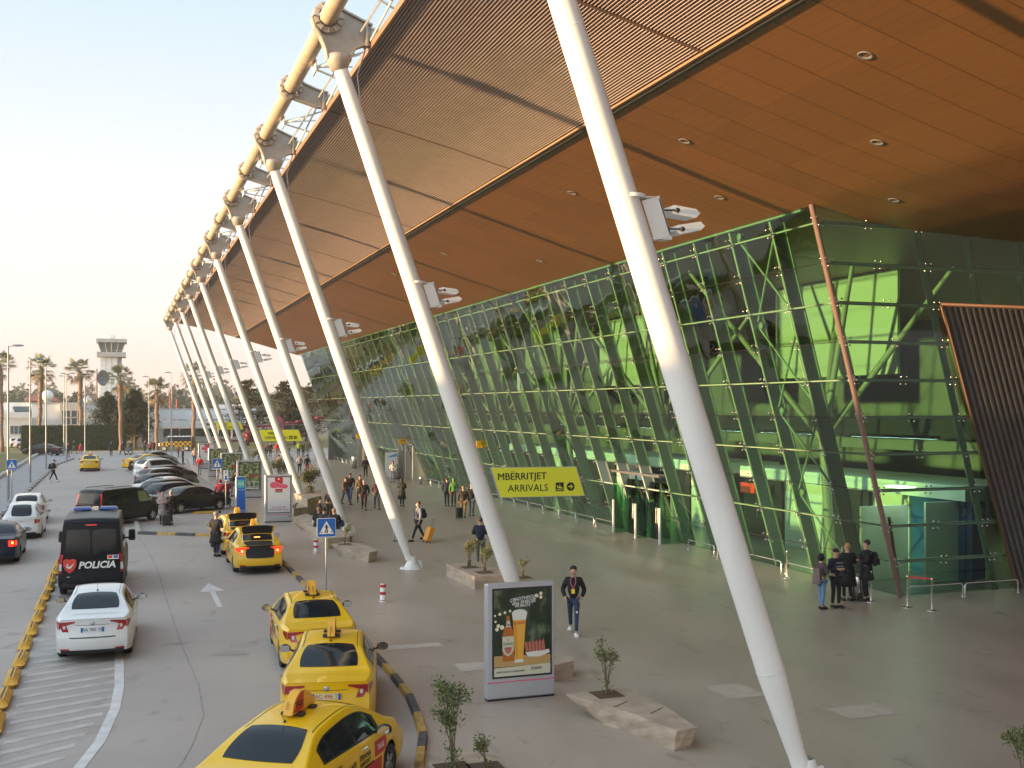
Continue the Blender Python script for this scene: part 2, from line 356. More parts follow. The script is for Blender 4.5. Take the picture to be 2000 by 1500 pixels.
# wood-lined soffit
def wood():
    m = bpy.data.materials.new('wood_ceiling'); m.use_nodes = True; t = m.node_tree; bs = t.nodes['Principled BSDF']; L = t.links.new
    tc = t.nodes.new('ShaderNodeTexCoord'); sp = t.nodes.new('ShaderNodeSeparateXYZ'); L(tc.outputs['Object'], sp.inputs[0])
    def M_(op, a, b_=None):
        n = t.nodes.new('ShaderNodeMath'); n.operation = op
        for k, q in enumerate((a, b_)):
            if q is None: continue
            if isinstance(q, (int, float)): n.inputs[k].default_value = q
            else: L(q, n.inputs[k])
        return n.outputs[0]
    ys, xs = M_('DIVIDE', sp.outputs[1], 1.265), M_('DIVIDE', sp.outputs[0], .30)
    fy, fx = M_('FRACT', ys), M_('FRACT', xs)
    s1 = M_('LESS_THAN', fy, .022); s2 = M_('MULTIPLY', M_('LESS_THAN', fx, .06), .28)
    wn = t.nodes.new('ShaderNodeTexWhiteNoise'); wn.noise_dimensions = '2D'; cb = t.nodes.new('ShaderNodeCombineXYZ')
    L(M_('FLOOR', ys), cb.inputs[0]); L(M_('FLOOR', M_('DIVIDE', sp.outputs[0], 2.4)), cb.inputs[1]); L(cb.outputs[0], wn.inputs['Vector'])
    n = t.nodes.new('ShaderNodeTexNoise'); n.inputs['Scale'].default_value = 1.0; n.inputs['Detail'].default_value = 6
    mp = t.nodes.new('ShaderNodeMapping'); mp.inputs['Scale'].default_value = (6, .5, 1); L(tc.outputs['Object'], mp.inputs[0]); L(mp.outputs[0], n.inputs['Vector'])
    tone = M_('ADD', M_('MULTIPLY', wn.outputs[0], .16), M_('ADD', .78, M_('MULTIPLY', n.outputs[0], .2)))
    dark = M_('MULTIPLY', tone, M_('SUBTRACT', 1, M_('MAXIMUM', M_('MULTIPLY', s1, .75), s2)))
    sc = t.nodes.new('ShaderNodeVectorMath'); sc.operation = 'SCALE'; sc.inputs[0].default_value = (.215, .092, .024); L(dark, sc.inputs['Scale']); L(sc.outputs[0], bs.inputs['Base Color'])
    bs.inputs['Roughness'].default_value = .45
    bp = t.nodes.new('ShaderNodeBump'); bp.inputs['Strength'].default_value = .3; bp.inputs['Distance'].default_value = .01; L(dark, bp.inputs['Height']); L(bp.outputs[0], bs.inputs['Normal'])
    return m
M['wood'] = wood()
fine = []
for (a, za), (c, zc) in zip(PROF[3:], PROF[4:]):
    for k in range(4): fine.append((a + (c - a) * k / 4, za + (zc - za) * k / 4))
fine.append(PROF[-1])
b = MB(); vs = []
for (x, z) in fine: vs += [(x, Y0, z), (x, Y1, z)]
b.add(vs, [(2 * i, 2 * i + 1, 2 * i + 3, 2 * i + 2) for i in range(len(fine) - 1)], 0, True)
part(b, 'wood_soffit', M['wood'])
# slatted outer soffit
M['slatback'] = mat('slat_backing', (.31, .22, .21), .7, var=.15, scale=1.5)
M['slat'] = mat('soffit_slat', (.47, .37, .36), .5, var=.08, scale=2)
M['edge'] = mat('edge_trim', (.40, .23, .14), .45, .2)
M['roof'] = mat('roof_sheet', (.45, .45, .46), .5, .4, var=.06)
b = MB()
for i in range(3):
    (a, za), (c, zc) = PROF[i], PROF[i + 1]
    b.add([(a, Y0, za + .075), (a, Y1, za + .075), (c, Y1, zc + .075), (c, Y0, zc + .075)], [(0, 1, 2, 3)])
part(b, 'soffit_backing', M['slatback'])
b = MB(); x = 6.16
while x < 12.0:
    z = CZ(x); b.box((x, (Y0 + Y1) / 2, z + .03), (.030, Y1 - Y0, .04)); x += .082
part(b, 'slatted_soffit', M['slat'])
M['jstrip'] = mat('joint_strip', (.16, .09, .06), .6); y = 2.4 + 6.325
while y < Y1:
    b = MB(); vs = []
    for (a, za) in PROF[:4]: vs += [(a, y - .06, za - .004), (a, y + .06, za - .004)]
    b.add(vs, [(2 * i, 2 * i + 1, 2 * i + 3, 2 * i + 2) for i in range(3)]); part(b, 'soffit_joint_strip', M['jstrip']); y += 12.65
b = MB(); b.box((6.04, (Y0 + Y1) / 2, 15.29), (.07, Y1 - Y0, .16)); part(b, 'canopy_edge_trim', M['edge'])
b = MB(); b.box((12.09, (Y0 + Y1) / 2, 13.87), (.09, Y1 - Y0, .06)); b.box((12.22, (Y0 + Y1) / 2, 13.80), (.10, Y1 - Y0, .05), 1)
part(b, 'soffit_divider_trim', [mat('gold_trim', (.42, .27, .17), .45, .3), M['black']])
b = MB(); pr = [(6.5, 15.4), (7.2, 16.2), (12, 15.3), (19, 13.6), (27, 12.8), (60, 12.8)]
vs = []
for (x, z) in pr: vs += [(x, Y0, z), (x, Y1 + .3, z)]
b.add(vs, [(2 * i, 2 * i + 2, 2 * i + 3, 2 * i + 1) for i in range(len(pr) - 1)])
b.add([(x, Y1 + .3, z) for x, z in pr] + [(x, Y1, z) for x, z in reversed(PROF)], [tuple(range(len(pr) + len(PROF)))])
b.add([(x, Y0, z) for x, z in pr] + [(x, Y0, z) for x, z in reversed(PROF)], [tuple(range(len(pr) + len(PROF)))])
b.add([(6.5, Y0, 15.4), (6.5, Y1, 15.4), (6.04, Y1, 15.37), (6.04, Y0, 15.37)], [(0, 1, 2, 3)])
part(b, 'roof', M['roof'])

# ---- leaning columns with cast heads, edge tube, brackets
SP, CY0 = 12.65, 15.05
cb = MB(); base, top = Vector((10.37, 0, 0)), Vector((5.22, 0, 14.72))
dirv = (top - base).normalized(); L_ = (top - base).length
def ax_(t): return base + dirv * t
cb.tube([ax_(t) for t in (.62, .8, 1.9, 2.05, L_ * .5, L_ - .9, L_)], [.145, .155, .222, .225, .232, .20, .175], 24)
fb = MB(); fb.lathe([(.46, .0), (.46, .02), (.33, .025), (.20, .25), (.15, .44), (.13, .47)], 20, 0, (10.36, 0, 0))
fb.tube([(10.26, 0, .36), ax_(.66)], [.15, .14], 16)
fb.box((10.62, 0, .16), (.34, .025, .3), 0, None, .35)
for k in range(8): q_ = k * math.pi / 4 + .3; fb.lathe([(.022, .02), (.022, .06), (0, .06)], 6, 0, (10.36 + .39 * math.cos(q_), .39 * math.sin(q_), 0))
for t_ in (2.05, 7.2, 12.4): cb.tube([ax_(t_ - .012), ax_(t_), ax_(t_ + .012)], [.229, .235, .229] if t_ < 12 else [.2125, .2155, .211], 24, 0, False)
def ring(b, c, ro, w_, m=0):
    b.lathe([(.25, -w_), (ro - .03, -w_), (ro, -w_ + .03), (ro, w_ - .03), (ro - .03, w_), (.25, w_)], 24, m, c, 'Y')
    for k in range(12):
        q = k * math.pi / 6; r = (ro + .25) / 2
        b.box((c[0] + r * math.cos(q), c[1], c[2] + r * math.sin(q)), (ro - .27, w_ * 2 + .10, .025), m, Matrix.Rotation(-q, 3, 'Y').to_euler())
TX, TZ = 4.92, 15.87
def plate_outline(b, P, th, flange=.16, m=0):
    n = len(P)
    vs = [(x, -th / 2, z) for x, z in P] + [(x, th / 2, z) for x, z in P]
    b.add(vs, [tuple(range(n)), tuple(range(2 * n - 1, n - 1, -1))] + [(i, n + i, n + (i + 1) % n, (i + 1) % n) for i in range(n)], m)
def strap(b, P, w_, t_=.045, m=0):
    for i in range(len(P) - 1):
        a, c = Vector((P[i][0], 0, P[i][1])), Vector((P[i + 1][0], 0, P[i + 1][1])); d = c - a
        b.box((a + c) / 2, (d.length + .01, w_, t_), m, Matrix.Rotation(-math.atan2(d.z, d.x), 3, 'Y').to_euler())
hb = MB(); ring(hb, (TX, 0, TZ), .40, .15)
P1 = [(4.55, 15.72), (4.72, 15.45), (4.86, 15.1), (4.93, 14.85), (5.48, 14.85), (5.50, 15.02), (5.60, 15.18), (5.80, 15.28), (6.05, 15.30), (6.05, 15.78), (5.7, 15.92), (5.35, 16.05), (5.2, 16.15)]
plate_outline(hb, P1, .07)
strap(hb, [(4.52, 15.85), (4.60, 15.6), (4.74, 15.40), (4.87, 15.1), (4.92, 14.85)], .30)
strap(hb, [(5.49, 14.85), (5.51, 15.05), (5.62, 15.2), (5.82, 15.29), (6.06, 15.31)], .24)
strap(hb, [(5.1, 16.24), (5.4, 16.08), (5.75, 15.93), (6.05, 15.82)], .24)
hb.lathe([(.14, -.34), (.20, -.30), (.30, -.06), (.31, .06), (.24, .10), (.1, .12)], 16, 0, (5.2, 0, 14.9))
hb.box((5.9, 0, 15.55), (.05, .34, .6))
rb = MB(); ring(rb, (TX, 0, TZ), .37, .12)
P2 = [(5.1, 15.55), (5.4, 15.42), (5.75, 15.33), (6.05, 15.33), (6.05, 15.76), (5.7, 15.86), (5.35, 15.98), (5.15, 16.1)]
plate_outline(rb, P2, .06); strap(rb, [(5.02, 15.52), (5.3, 15.45), (5.7, 15.34), (6.06, 15.33)], .22); strap(rb, [(5.08, 16.2), (5.35, 16.0), (5.7, 15.87), (6.05, 15.8)], .22)
rb.box((5.9, 0, 15.55), (.05, .3, .56))
ab = MB(); ab.box((6.6, 0, 15.40), (1.2, .16, .04), 0, Matrix.Rotation(R(9), 3, 'Y').to_euler()); ab.box((6.6, 0, 15.66), (1.2, .16, .04), 0, Matrix.Rotation(R(9), 3, 'Y').to_euler()); ab.box((6.6, 0, 15.52), (1.2, .03, .26), 0, Matrix.Rotation(R(9), 3, 'Y').to_euler())
for i in range(4): ab.lathe([(0.02, -.03), (.02, .03)], 6, 0, (6.1 + .08 * (i % 2), 0, 15.5 + .08 * (i // 2)), 'Y')
wb = MB()
for s_ in (-1, 1):
    wb.tube([(5.12, 0, 15.55), (6.3, s_ * 1.55, 15.72)], .032, 6); wb.tube([(5.12, 0, 15.60), (6.3, s_ * .6, 15.9)], .028, 6)
wb.box((5.12, 0, 15.58), (.04, .5, .34))
wb.tube([(5.75, -3.1, 15.62), (5.75, 3.1, 15.62)], .03, 6); wb.tube([(5.95, -3.1, 15.85), (6.0, 3.1, 15.4)], .03, 6)
cableb = MB(); cableb.tube([(5.3, .2, 16.0), (5.62, .2, 15.5), (5.80, .16, 15.45), (5.9, .1, 15.2), (5.72, .2, 14.6), (5.80, .15, 13.8), (5.62, .1, 13.5)], .018, 5)
col_o = None
for i in range(10):
    y = CY0 + SP * i; loc = TL + Vector((0, y, 0))
    if i == 0:
        col_o = cb.build('column', M['white_steel'], T, loc); fo = fb.build('column_foot', M['white_steel'], col_o); hd = hb.build('column_head', M['collar'], col_o)
        ar = ab.build('bracket_arm', M['white_steel'], col_o); cc = cableb.build('cable', M['grey_steel'], col_o)
    else:
        c = copy_tree(col_o, T, loc)
    if i == 0: br0 = rb.build('tube_bracket', M['collar'], T, loc + Vector((0, SP / 2, 0))); ar2 = ab.build('bracket_arm', M['white_steel'], br0); wb0 = wb.build('wind_brace', M['white_steel'], T, loc + Vector((0, SP / 4, 0)))
    elif i < 9: copy_tree(br0, T, loc + Vector((0, SP / 2, 0))); copy_tree(wb0, T, loc + Vector((0, SP / 4, 0)))
    if i < 9: copy_tree(wb0, T, loc + Vector((0, SP * .75, 0)))
b = MB(); yy = [-8 + i * 3 for i in range(47)]; b.tube([(TX, y, TZ) for y in (-8, 60, CY0 + 9 * SP + .4)], .218, 28)
for i in range(64):
    y = 12 + i * 1.9; b.lathe([(.219, -.02), (.224, 0), (.219, .02)], 24, 0, (TX, y, TZ), 'Y')
part(b, 'edge_tube', mat('weathered_tube', (.50, .41, .31), .5, var=.16, scale=2.5, stretch=(1, 3, 1)))

# ---- glass front
FS, YS = .384, .15
def FX(z): return 23.6 - FS * z
def FT(z): return 29.1 - YS * z            # corner and return wall
ZT = 11.98; RH = 1.152
gl = tinted_glass('green_glass', (.43, .71, .48), .95, .22, 1.85)
M['glass'] = gl
rnd = random.Random(5); b = MB(); 
zs = [RH * k for k in range(11)] + [ZT]
DOORS = [(43.62, 48.46), (87.18, 92.02), (104.12, 108.96)]
MY = [29.1 + 2.42 * k for k in range(41)]
def isdoor(y): return any(a - .5 < y < c - .3 for a, c in DOORS)
for j in range(len(zs) - 1):
    za, zb = zs[j], zs[j + 1]
    cells = [(a - YS * za, c - YS * za, a - YS * zb, c - YS * zb) for a, c in zip(MY, MY[1:])]
    for (a, c, a2, c2) in cells:
        if zb < 2.9 * 1.02 + .6 and isdoor(a) and za < 2.4: continue
        e = [rnd.uniform(-.009, .009) for _ in range(4)]; g = .012
        b.add([(FX(za) + e[0], a + g, za + g), (FX(za) + e[1], c - g, za + g), (FX(zb) + e[2], c2 - g, zb - g), (FX(zb) + e[3], a2 + g, zb - g)], [(3, 2, 1, 0)])
part(b, 'glass_front', gl)
M['mullion'] = mat('mullion_paint', (.42, .48, .43), .5)
mb_ = MB(); d = .42
for (o_, w_, dd) in ((.10, .10, .05), (.36, .035, .46), (.60, .13, .05)):
    vs = []
    for z in (0.02, ZT - .1):
        for (sx, sy) in ((-1, -1), (1, -1), (1, 1), (-1, 1)): vs.append((FX(z) + o_ + sx * dd / 2, sy * w_ / 2 - YS * z, z))
    mb_.add(vs, [(0, 1, 5, 4), (1, 2, 6, 5), (2, 3, 7, 6), (3, 0, 4, 7), (4, 5, 6, 7), (3, 2, 1, 0)])
m0 = None
for y in MY[1:]:
    if m0 is None: m0 = mb_.build('mullion', M['mullion'], T, TL + Vector((0, y, 0)))
    else:
        c = m0.copy(); col.objects.link(c); c.location = TL + Vector((0, y, 0))
for k in range(1, 11):
    z = RH * k; b = MB()
    if k % 2 == 0: b.tube([(FX(z) + .16, FT(z) + .3, z), (FX(z) + .16, MY[-1] - YS * z, z)], .034, 8)
    else: b.tube([(FX(z) + .03, FT(z) + .1, z), (FX(z) + .03, MY[-1] - YS * z, z)], .012, 4)
    part(b, 'transom' if k % 2 == 0 else 'pane_joint', M['mullion'] if k % 2 == 0 else M['black'])
b = MB(); b.box((19.15, 77, 12.0), (.14, 98, .18)); part(b, 'front_head_rail', M['mullion'])
b = MB()                                                            # point fittings that hold the panes
for y in MY:
    for k in range(1, 11):
        z = RH * k; x = FX(z) - .02
        for (dy, dz) in ((-.12, -.12), (.12, -.12), (-.12, .12), (.12, .12)):
            if y < 75: b.lathe([(.0, -.03), (.032, -.02), (.032, .01)], 6, 0, (x - dz * FS, y + dy - YS * z, z + dz), 'X')
        b.box((x + .09, y - YS * z, z), (.05, .26, .04)); b.box((x + .09, y - YS * z, z), (.05, .04, .26))
part(b, 'glass_fitting', M['stainless'])['kind'] = 'stuff'
b = MB()                                                            # crossed wind braces in two bays
for y0 in (MY[1], MY[10], MY[22]):
    for k in range(4):
        za, zb = .3 + 2.9 * k, .3 + 2.9 * (k + 1) - .25
        b.tube([(FX(za) + .3, y0 + .1 - YS * za, za), (FX(zb) + .3, y0 + 2.3 - YS * zb, zb)], .04, 6); b.tube([(FX(za) + .3, y0 + 2.3 - YS * za, za), (FX(zb) + .3, y0 + .1 - YS * zb, zb)], .04, 6)
        b.lathe([(.0, -.03), (.13, -.02), (.13, .02), (0, .03)], 10, 0, (FX(zb) + .3, y0 + 2.25 - YS * zb, zb + .1), 'X')
part(b, 'wind_cross', M['mullion'])
# corner post and return wall
b = MB(); b.tube([(23.55, 29.05, 0), (18.95, 27.27, 12.0)], .085, 8); b.tube([(23.75, 29.3, 0), (22.9, 28.8, 2.6)], .05, 8)
part(b, 'corner_post', mat('bronze_post', (.30, .20, .17), .35, .4))
def RP(x, z, o_=0): return (x, FT(z) + o_, z)
XS = lambda x0, z: x0 - .42 * z
b = MB()
def clad_x(z): return 28.3 - .47 * z
rows = [RH * k for k in range(11)] + [11.6]
for za, zb in zip(rows, rows[1:]):
    xm_a, xm_b = 27.6 - .41 * za, 27.6 - .41 * zb
    if za < 9.15:
        segs = [((FX(za), xm_a), (FX(zb), xm_b)), ((xm_a, clad_x(za)), (xm_b, clad_x(zb)))]
    else: segs = [((FX(za), xm_a), (FX(zb), xm_b))] + [((xm_a + 1.9 * i, xm_a + 1.9 * (i + 1)), (xm_b + 1.9 * i, xm_b + 1.9 * (i + 1))) for i in range(12)]
    for (a, c), (a2, c2) in segs:
        if c - a < .05: continue
        b.add([RP(a + .01, za + .01), RP(c - .01, za + .01), RP(c2 - .01, zb - .01), RP(a2 + .01, zb - .01)], [(0, 1, 2, 3)])
part(b, 'return_glass', gl)
b = MB()
for k in range(1, 11):
    z = RH * k; x2 = clad_x(z) if z < 9.2 else 46
    if k % 1 == 0: b.box(((FX(z) + x2) / 2, FT(z) + .12, z), (x2 - FX(z), .12, .10))
part(b, 'return_transom', M['mullion'])
b = MB(); b.tube([RP(27.6, 0, .2), RP(27.6 - .41 * 11.5, 11.5, .2)], .11, 8); part(b, 'return_mullion', M['mullion'])
for i in range(1, 10):
    b = MB(); xa = 27.6 - .41 * 9.2 + 1.9 * i; b.tube([RP(xa, 9.0, .2), RP(xa - .41 * 2.3, 11.4, .2)], .09, 8); part(b, 'return_mullion', M['mullion'])
b = MB()
for k in range(1, 11):
    z = RH * k
    for x in (FX(z) + .15, 27.6 - .41 * z, (FX(z) + 27.6 - .41 * z) / 2):
        for dz in (-.11, .11):
            for dx in (-.1, .1): b.lathe([(0, -.03), (.032, -.02), (.032, .01)], 6, 0, (x + dx, FT(z + dz) - .01, z + dz), 'Y')
part(b, 'return_fitting', M['stainless'])['kind'] = 'stuff'
M['clad'] = mat('dark_cladding', (.15, .138, .132), .5, .3, var=.08, scale=2)
b = MB(); x = 28.3
while x < 60:                                                       # upright ribs of the metal cladding
    zt = 9.2
    za, zb = 0, min(9.2, 9.2)
    xx = x
    if xx - .47 * 9.2 < 60: b.add([RP(xx, 0, -.04), RP(xx + .12, 0, -.04), RP(xx + .12 - .47 * zb, zb, -.04), RP(xx - .47 * zb, zb, -.04),
               RP(xx + .14, 0, -.14), RP(xx + .22, 0, -.14), RP(xx + .22 - .47 * zb, zb, -.14), RP(xx + .14 - .47 * zb, zb, -.14)], [(0, 1, 2, 3), (1, 4, 7, 2), (4, 5, 6, 7)])
    b.add([RP(xx + .22, 0, -.14), RP(xx + .24, 0, -.04), RP(xx + .24 - .47 * zb, zb, -.04), RP(xx + .22 - .47 * zb, zb, -.14)], [(0, 1, 2, 3)])
    x += .24
part(b, 'ribbed_cladding', M['clad'])
b = MB(); b.tube([RP(28.25, 0, -.1), RP(28.25 - .47 * 9.25, 9.25, -.1), RP(50, 9.25, -.1)], .07, 8); part(b, 'cladding_edge', mat('copper_edge', (.16, .09, .065), .5, .3))
b = MB(); b.add([RP(26, 9.25, -.02), RP(60, 9.25, -.02), RP(60, 9.25, 3), RP(26, 9.25, 3)], [(0, 1, 2, 3)]); part(b, 'cladding_cap', M['clad'])

# ---- doors
M['cream'] = mat('cream_panel', (.60, .55, .46), .6)
for (a, c) in DOORS:
    n = 2; st = (c - a) / n; b = MB()
    xw = 22.45
    for i in range(n + 1):
        y = a + st * i; b = MB()
        b.add([(23.6, y, 0), (xw, y, 0), (xw, y, 2.95), (FX(2.95) + .02, y, 2.95), (23.6, y + .05, 0), (xw, y + .05, 0), (xw, y + .05, 2.95), (FX(2.95) + .02, y + .05, 2.95)],
              [(0, 1, 2, 3), (7, 6, 5, 4), (1, 5, 6, 2), (0, 3, 7, 4)], 0 if a > 50 else 1)
        b.box((xw, y + .02, 1.45 if a > 50 else .8), (.07, .10, 2.9 if a > 50 else 1.6), 0); b.box((xw + .02, y + .02, 2.28), (.05, .06, 1.3), 1) if a < 50 else None;
        part(b, 'door_jamb', [M['cream'] if a > 50 else M['white'], M['glass'], M['mullion']])

    b = MB(); b.box((xw + .15, (a + c) / 2, 3.0), (.5, c - a + .2, .10)); part(b, 'door_canopy', M['clad'])
    for i in range(n):
        y = a + st * (i + .5)
        for s_ in (-1, 1):
            b = MB(); b.box((23.0, y + s_ * st * .24, 1.35), (.05, st * .44, 2.6)); o = part(b, 'door', M['glass'])
            h = MB(); h.tube([(22.92, y + s_ * .08, .8), (22.92, y + s_ * .08, 1.5)], .02, 6); h.build('handle', M['stainless'], o)
# ---- hall behind the glass
M['hall_floor'] = mat('hall_floor', (.20, .19, .18), .25)
M['hall_wall'] = mat('hall_wall', (.20, .20, .19), .8, var=.1, scale=.5)
M['hall_white'] = mat('hall_white', (.80, .80, .76), .6)
M['hall_dark'] = mat('hall_dark', (.03, .03, .035), .5)
M['hall_pale'] = mat('hall_pale', (.62, .62, .56), .6)
M['hall_grey'] = mat('hall_grey', (.34, .34, .32), .6)
M['steelwork'] = mat('hall_steelwork', (.40, .39, .33), .45)
b = MB(); b.add([(23.7, 29.3, .02), (60, 29.5, .02), (60, 126, .02), (23.7, 126, .02)], [(0, 1, 2, 3)]); part(b, 'hall_floor', M['hall_floor'])
b = MB(); b.box((46, 78, 6), (.3, 96, 12)); b.box((34, 126.2, 6), (23, .3, 12)); b.box((19.5 + 1.6, 126.2, 6), (.1, .3, .1)); part(b, 'hall_wall', M['hall_wall'])
b = MB(); b.box((38, 78, 4.55), (16, 96, .45)); b.box((30.1, 78, 5.2), (.08, 96, .9), 1); part(b, 'mezzanine', [M['hall_wall'], M['hall_dark']])
for (ya, yb) in ((33.9, 42.0), (53.5, 61), (66.2, 74), (79, 87), (92, 100), (105, 113)):
    b = MB(); b.box((27.4, (ya + yb) / 2, 9.3), (.12, yb - ya, 3.95)); part(b, 'white_bulkhead_panel', M['hall_pale'] if ya < 60 else M['hall_grey'])
def strut(y):
    b = MB(); f0 = Vector((25.2, y, 4.8))
    b.tube([(25.6, y, 0), f0], [.2, .17], 10)
    for (dx, dy) in ((-3.6, -3.4), (-3.6, 3.4), (3.2, -3.4), (3.2, 3.4), (-.3, -2.2), (-.3, 2.2)):
        e = Vector((25.2 + dx, y + dy, 0)); e.z = CZ(e.x) - .1
        if dx < -3: e.x = 21.3; e.z = CZ(21.3) - .1
        b.tube([f0, f0.lerp(e, .5), e], [.11, .12, .08], 8)
    return b
s0 = None
for y in (35.5, 48.2, 60.8, 73.5, 86.1, 98.8, 111.4):
    if s0 is None: s0 = part(strut(y), 'branching_strut', M['steelwork']); ys0 = y
    else: c = s0.copy(); col.objects.link(c); c.location = TL + Vector((0, y - ys0, 0))
# row of shops and counters
M['tealblue'] = mat('poster_blue', (.02, .10, .30), .5)
M['redband'] = mat('red_band', (.6, .05, .03), .5)
M['shoplamp'] = mat('shop_lamp', (.8, .8, .75), .5, emit=(1, .96, .85), es=2.2)
b = MB(); b.box((29, 37.5, 3.1), (3.6, 14.5, .5)); part(b, 'shop_fascia', M['hall_white'])
b = MB(); b.box((29, 62, 3.1), (3.6, 30, .5)); part(b, 'shop_fascia', M['hall_white'])
k = 0
for (ya, yb, mm) in ((30.3, 33.4, 'tealblue'), (33.5, 35.6, 'hall_white'), (35.8, 38.6, 'hall_dark'), (38.8, 41.6, 'hall_white'), (41.8, 45, 'hall_dark'), (47, 50, 'hall_white'), (50.2, 55, 'hall_dark'), (55.2, 59, 'hall_white'), (59.2, 66, 'hall_dark'), (66.2, 69, 'hall_white'), (69.2, 77, 'hall_dark')):
    b = MB(); b.box((27.6, (ya + yb) / 2, 1.42), (.12, yb - ya, 2.82)); part(b, 'shop_panel', M[mm])
b = MB(); b.box((25.4, 32.2, 1.3), (2.0, .1, 2.6)); part(b, 'shop_panel', M['hall_white'])
b = MB(); b.box((26.9, 31.0, 1.4), (1.5, .1, 2.8)); part(b, 'shop_panel', M['hall_white'])
b = MB(); b.box((27.9, 30.6, 1.45), (.9, .08, 2.7)); part(b, 'shop_poster', M['tealblue'])
b = MB(); b.box((27.3, 43.6, 2.35), (.1, 2.4, .45)); part(b, 'shop_banner', M['redband'])
b = MB(); b.text('ARTIS', .42, TM((27.52, 31.7, 1.75), R(90), 0, R(-90)), 0, .01); part(b, 'shop_lettering', M['hall_white'])
b = MB(); b.text('SPYTEU', .30, UP((27.9, 30.54, 2.45)), 0, .005); b.text('UDHETIM', .2, UP((27.9, 30.54, 2.15)), 0, .005); part(b, 'shop_lettering', M['hall_white'])
for (x, y, z, sx, sy) in ((29.4, 34, 2.80, .5, 1.4), (29.4, 40, 2.80, .5, 1.4), (29.4, 48.5, 2.80, .5, 1.4), (29.4, 57, 2.80, .5, 1.4), (25.6, 31.6, 3.3, .5, 1.0), (34, 36, 4.28, .4, 2.4), (34, 46, 4.28, .4, 2.4), (34, 60, 4.28, .4, 2.4)):
    b = MB(); b.box((x, y, z), (sx, sy, .05)); part(b, 'shop_light', M['shoplamp'])
M['lamp_housing'] = mat('lamp_housing', (.03, .03, .03), .95, spec=.02)  # also the dark cover over the added hall fill strips
M['strip'] = mat('fill_strip', (.8, .85, .85), .5, emit=(.74, .96, 1), es=5.5)
for k in range(15):                                                 # added fill light for the lower hall: dark bar, glowing strip underneath
    for x in (25.6,):
        y = 32 + k * 6.2; b = MB(); b.box((x, y, 5.06), (.34, 4.4, .10)); lo = part(b, 'fill_bar', M['lamp_housing']); b = MB(); b.add([(x - .13, y - 2.15, 5.007), (x - .13, y + 2.15, 5.007), (x + .13, y + 2.15, 5.007), (x + .13, y - 2.15, 5.007)], [(0, 1, 2, 3)]); b.build('fill_panel', M['strip'], lo)
# ---- recessed downlights in the soffit
DL = [(1690, 107), (1337, 275), (1117, 376), (1405, 385), (1746, 390), (867, 495), (1054, 509), (1713, 277), (700, 560), (770, 612)]
for i, (px, py) in enumerate(DL):
    p = ceil_hit(px, py); b = MB(); sl_ = math.atan2(CZ(p.x + .1) - CZ(p.x - .1), .2)
    b.lathe([(.09, .02), (.12, -.005), (.15, -.02), (.165, 0)], 20); b.lathe([(0, .03), (.1, .03)], 16, 1)
    o = b.build('downlight', [M['grey_steel'], mat('lit_lens', (.8, .8, .7), .4, emit=(1, .93, .6), es=14) if i == 7 else M['dark']], T); o.location = TL + p + Vector((0, 0, -.01)); o.rotation_euler = (0, -sl_, 0)

# ---- off to the left: what shades the near columns, and what the glass mirrors
M['hedge'] = mat('hedge_leaf', (.03, .045, .012), .8, var=.5, scale=3, bump=1, bscale=10)
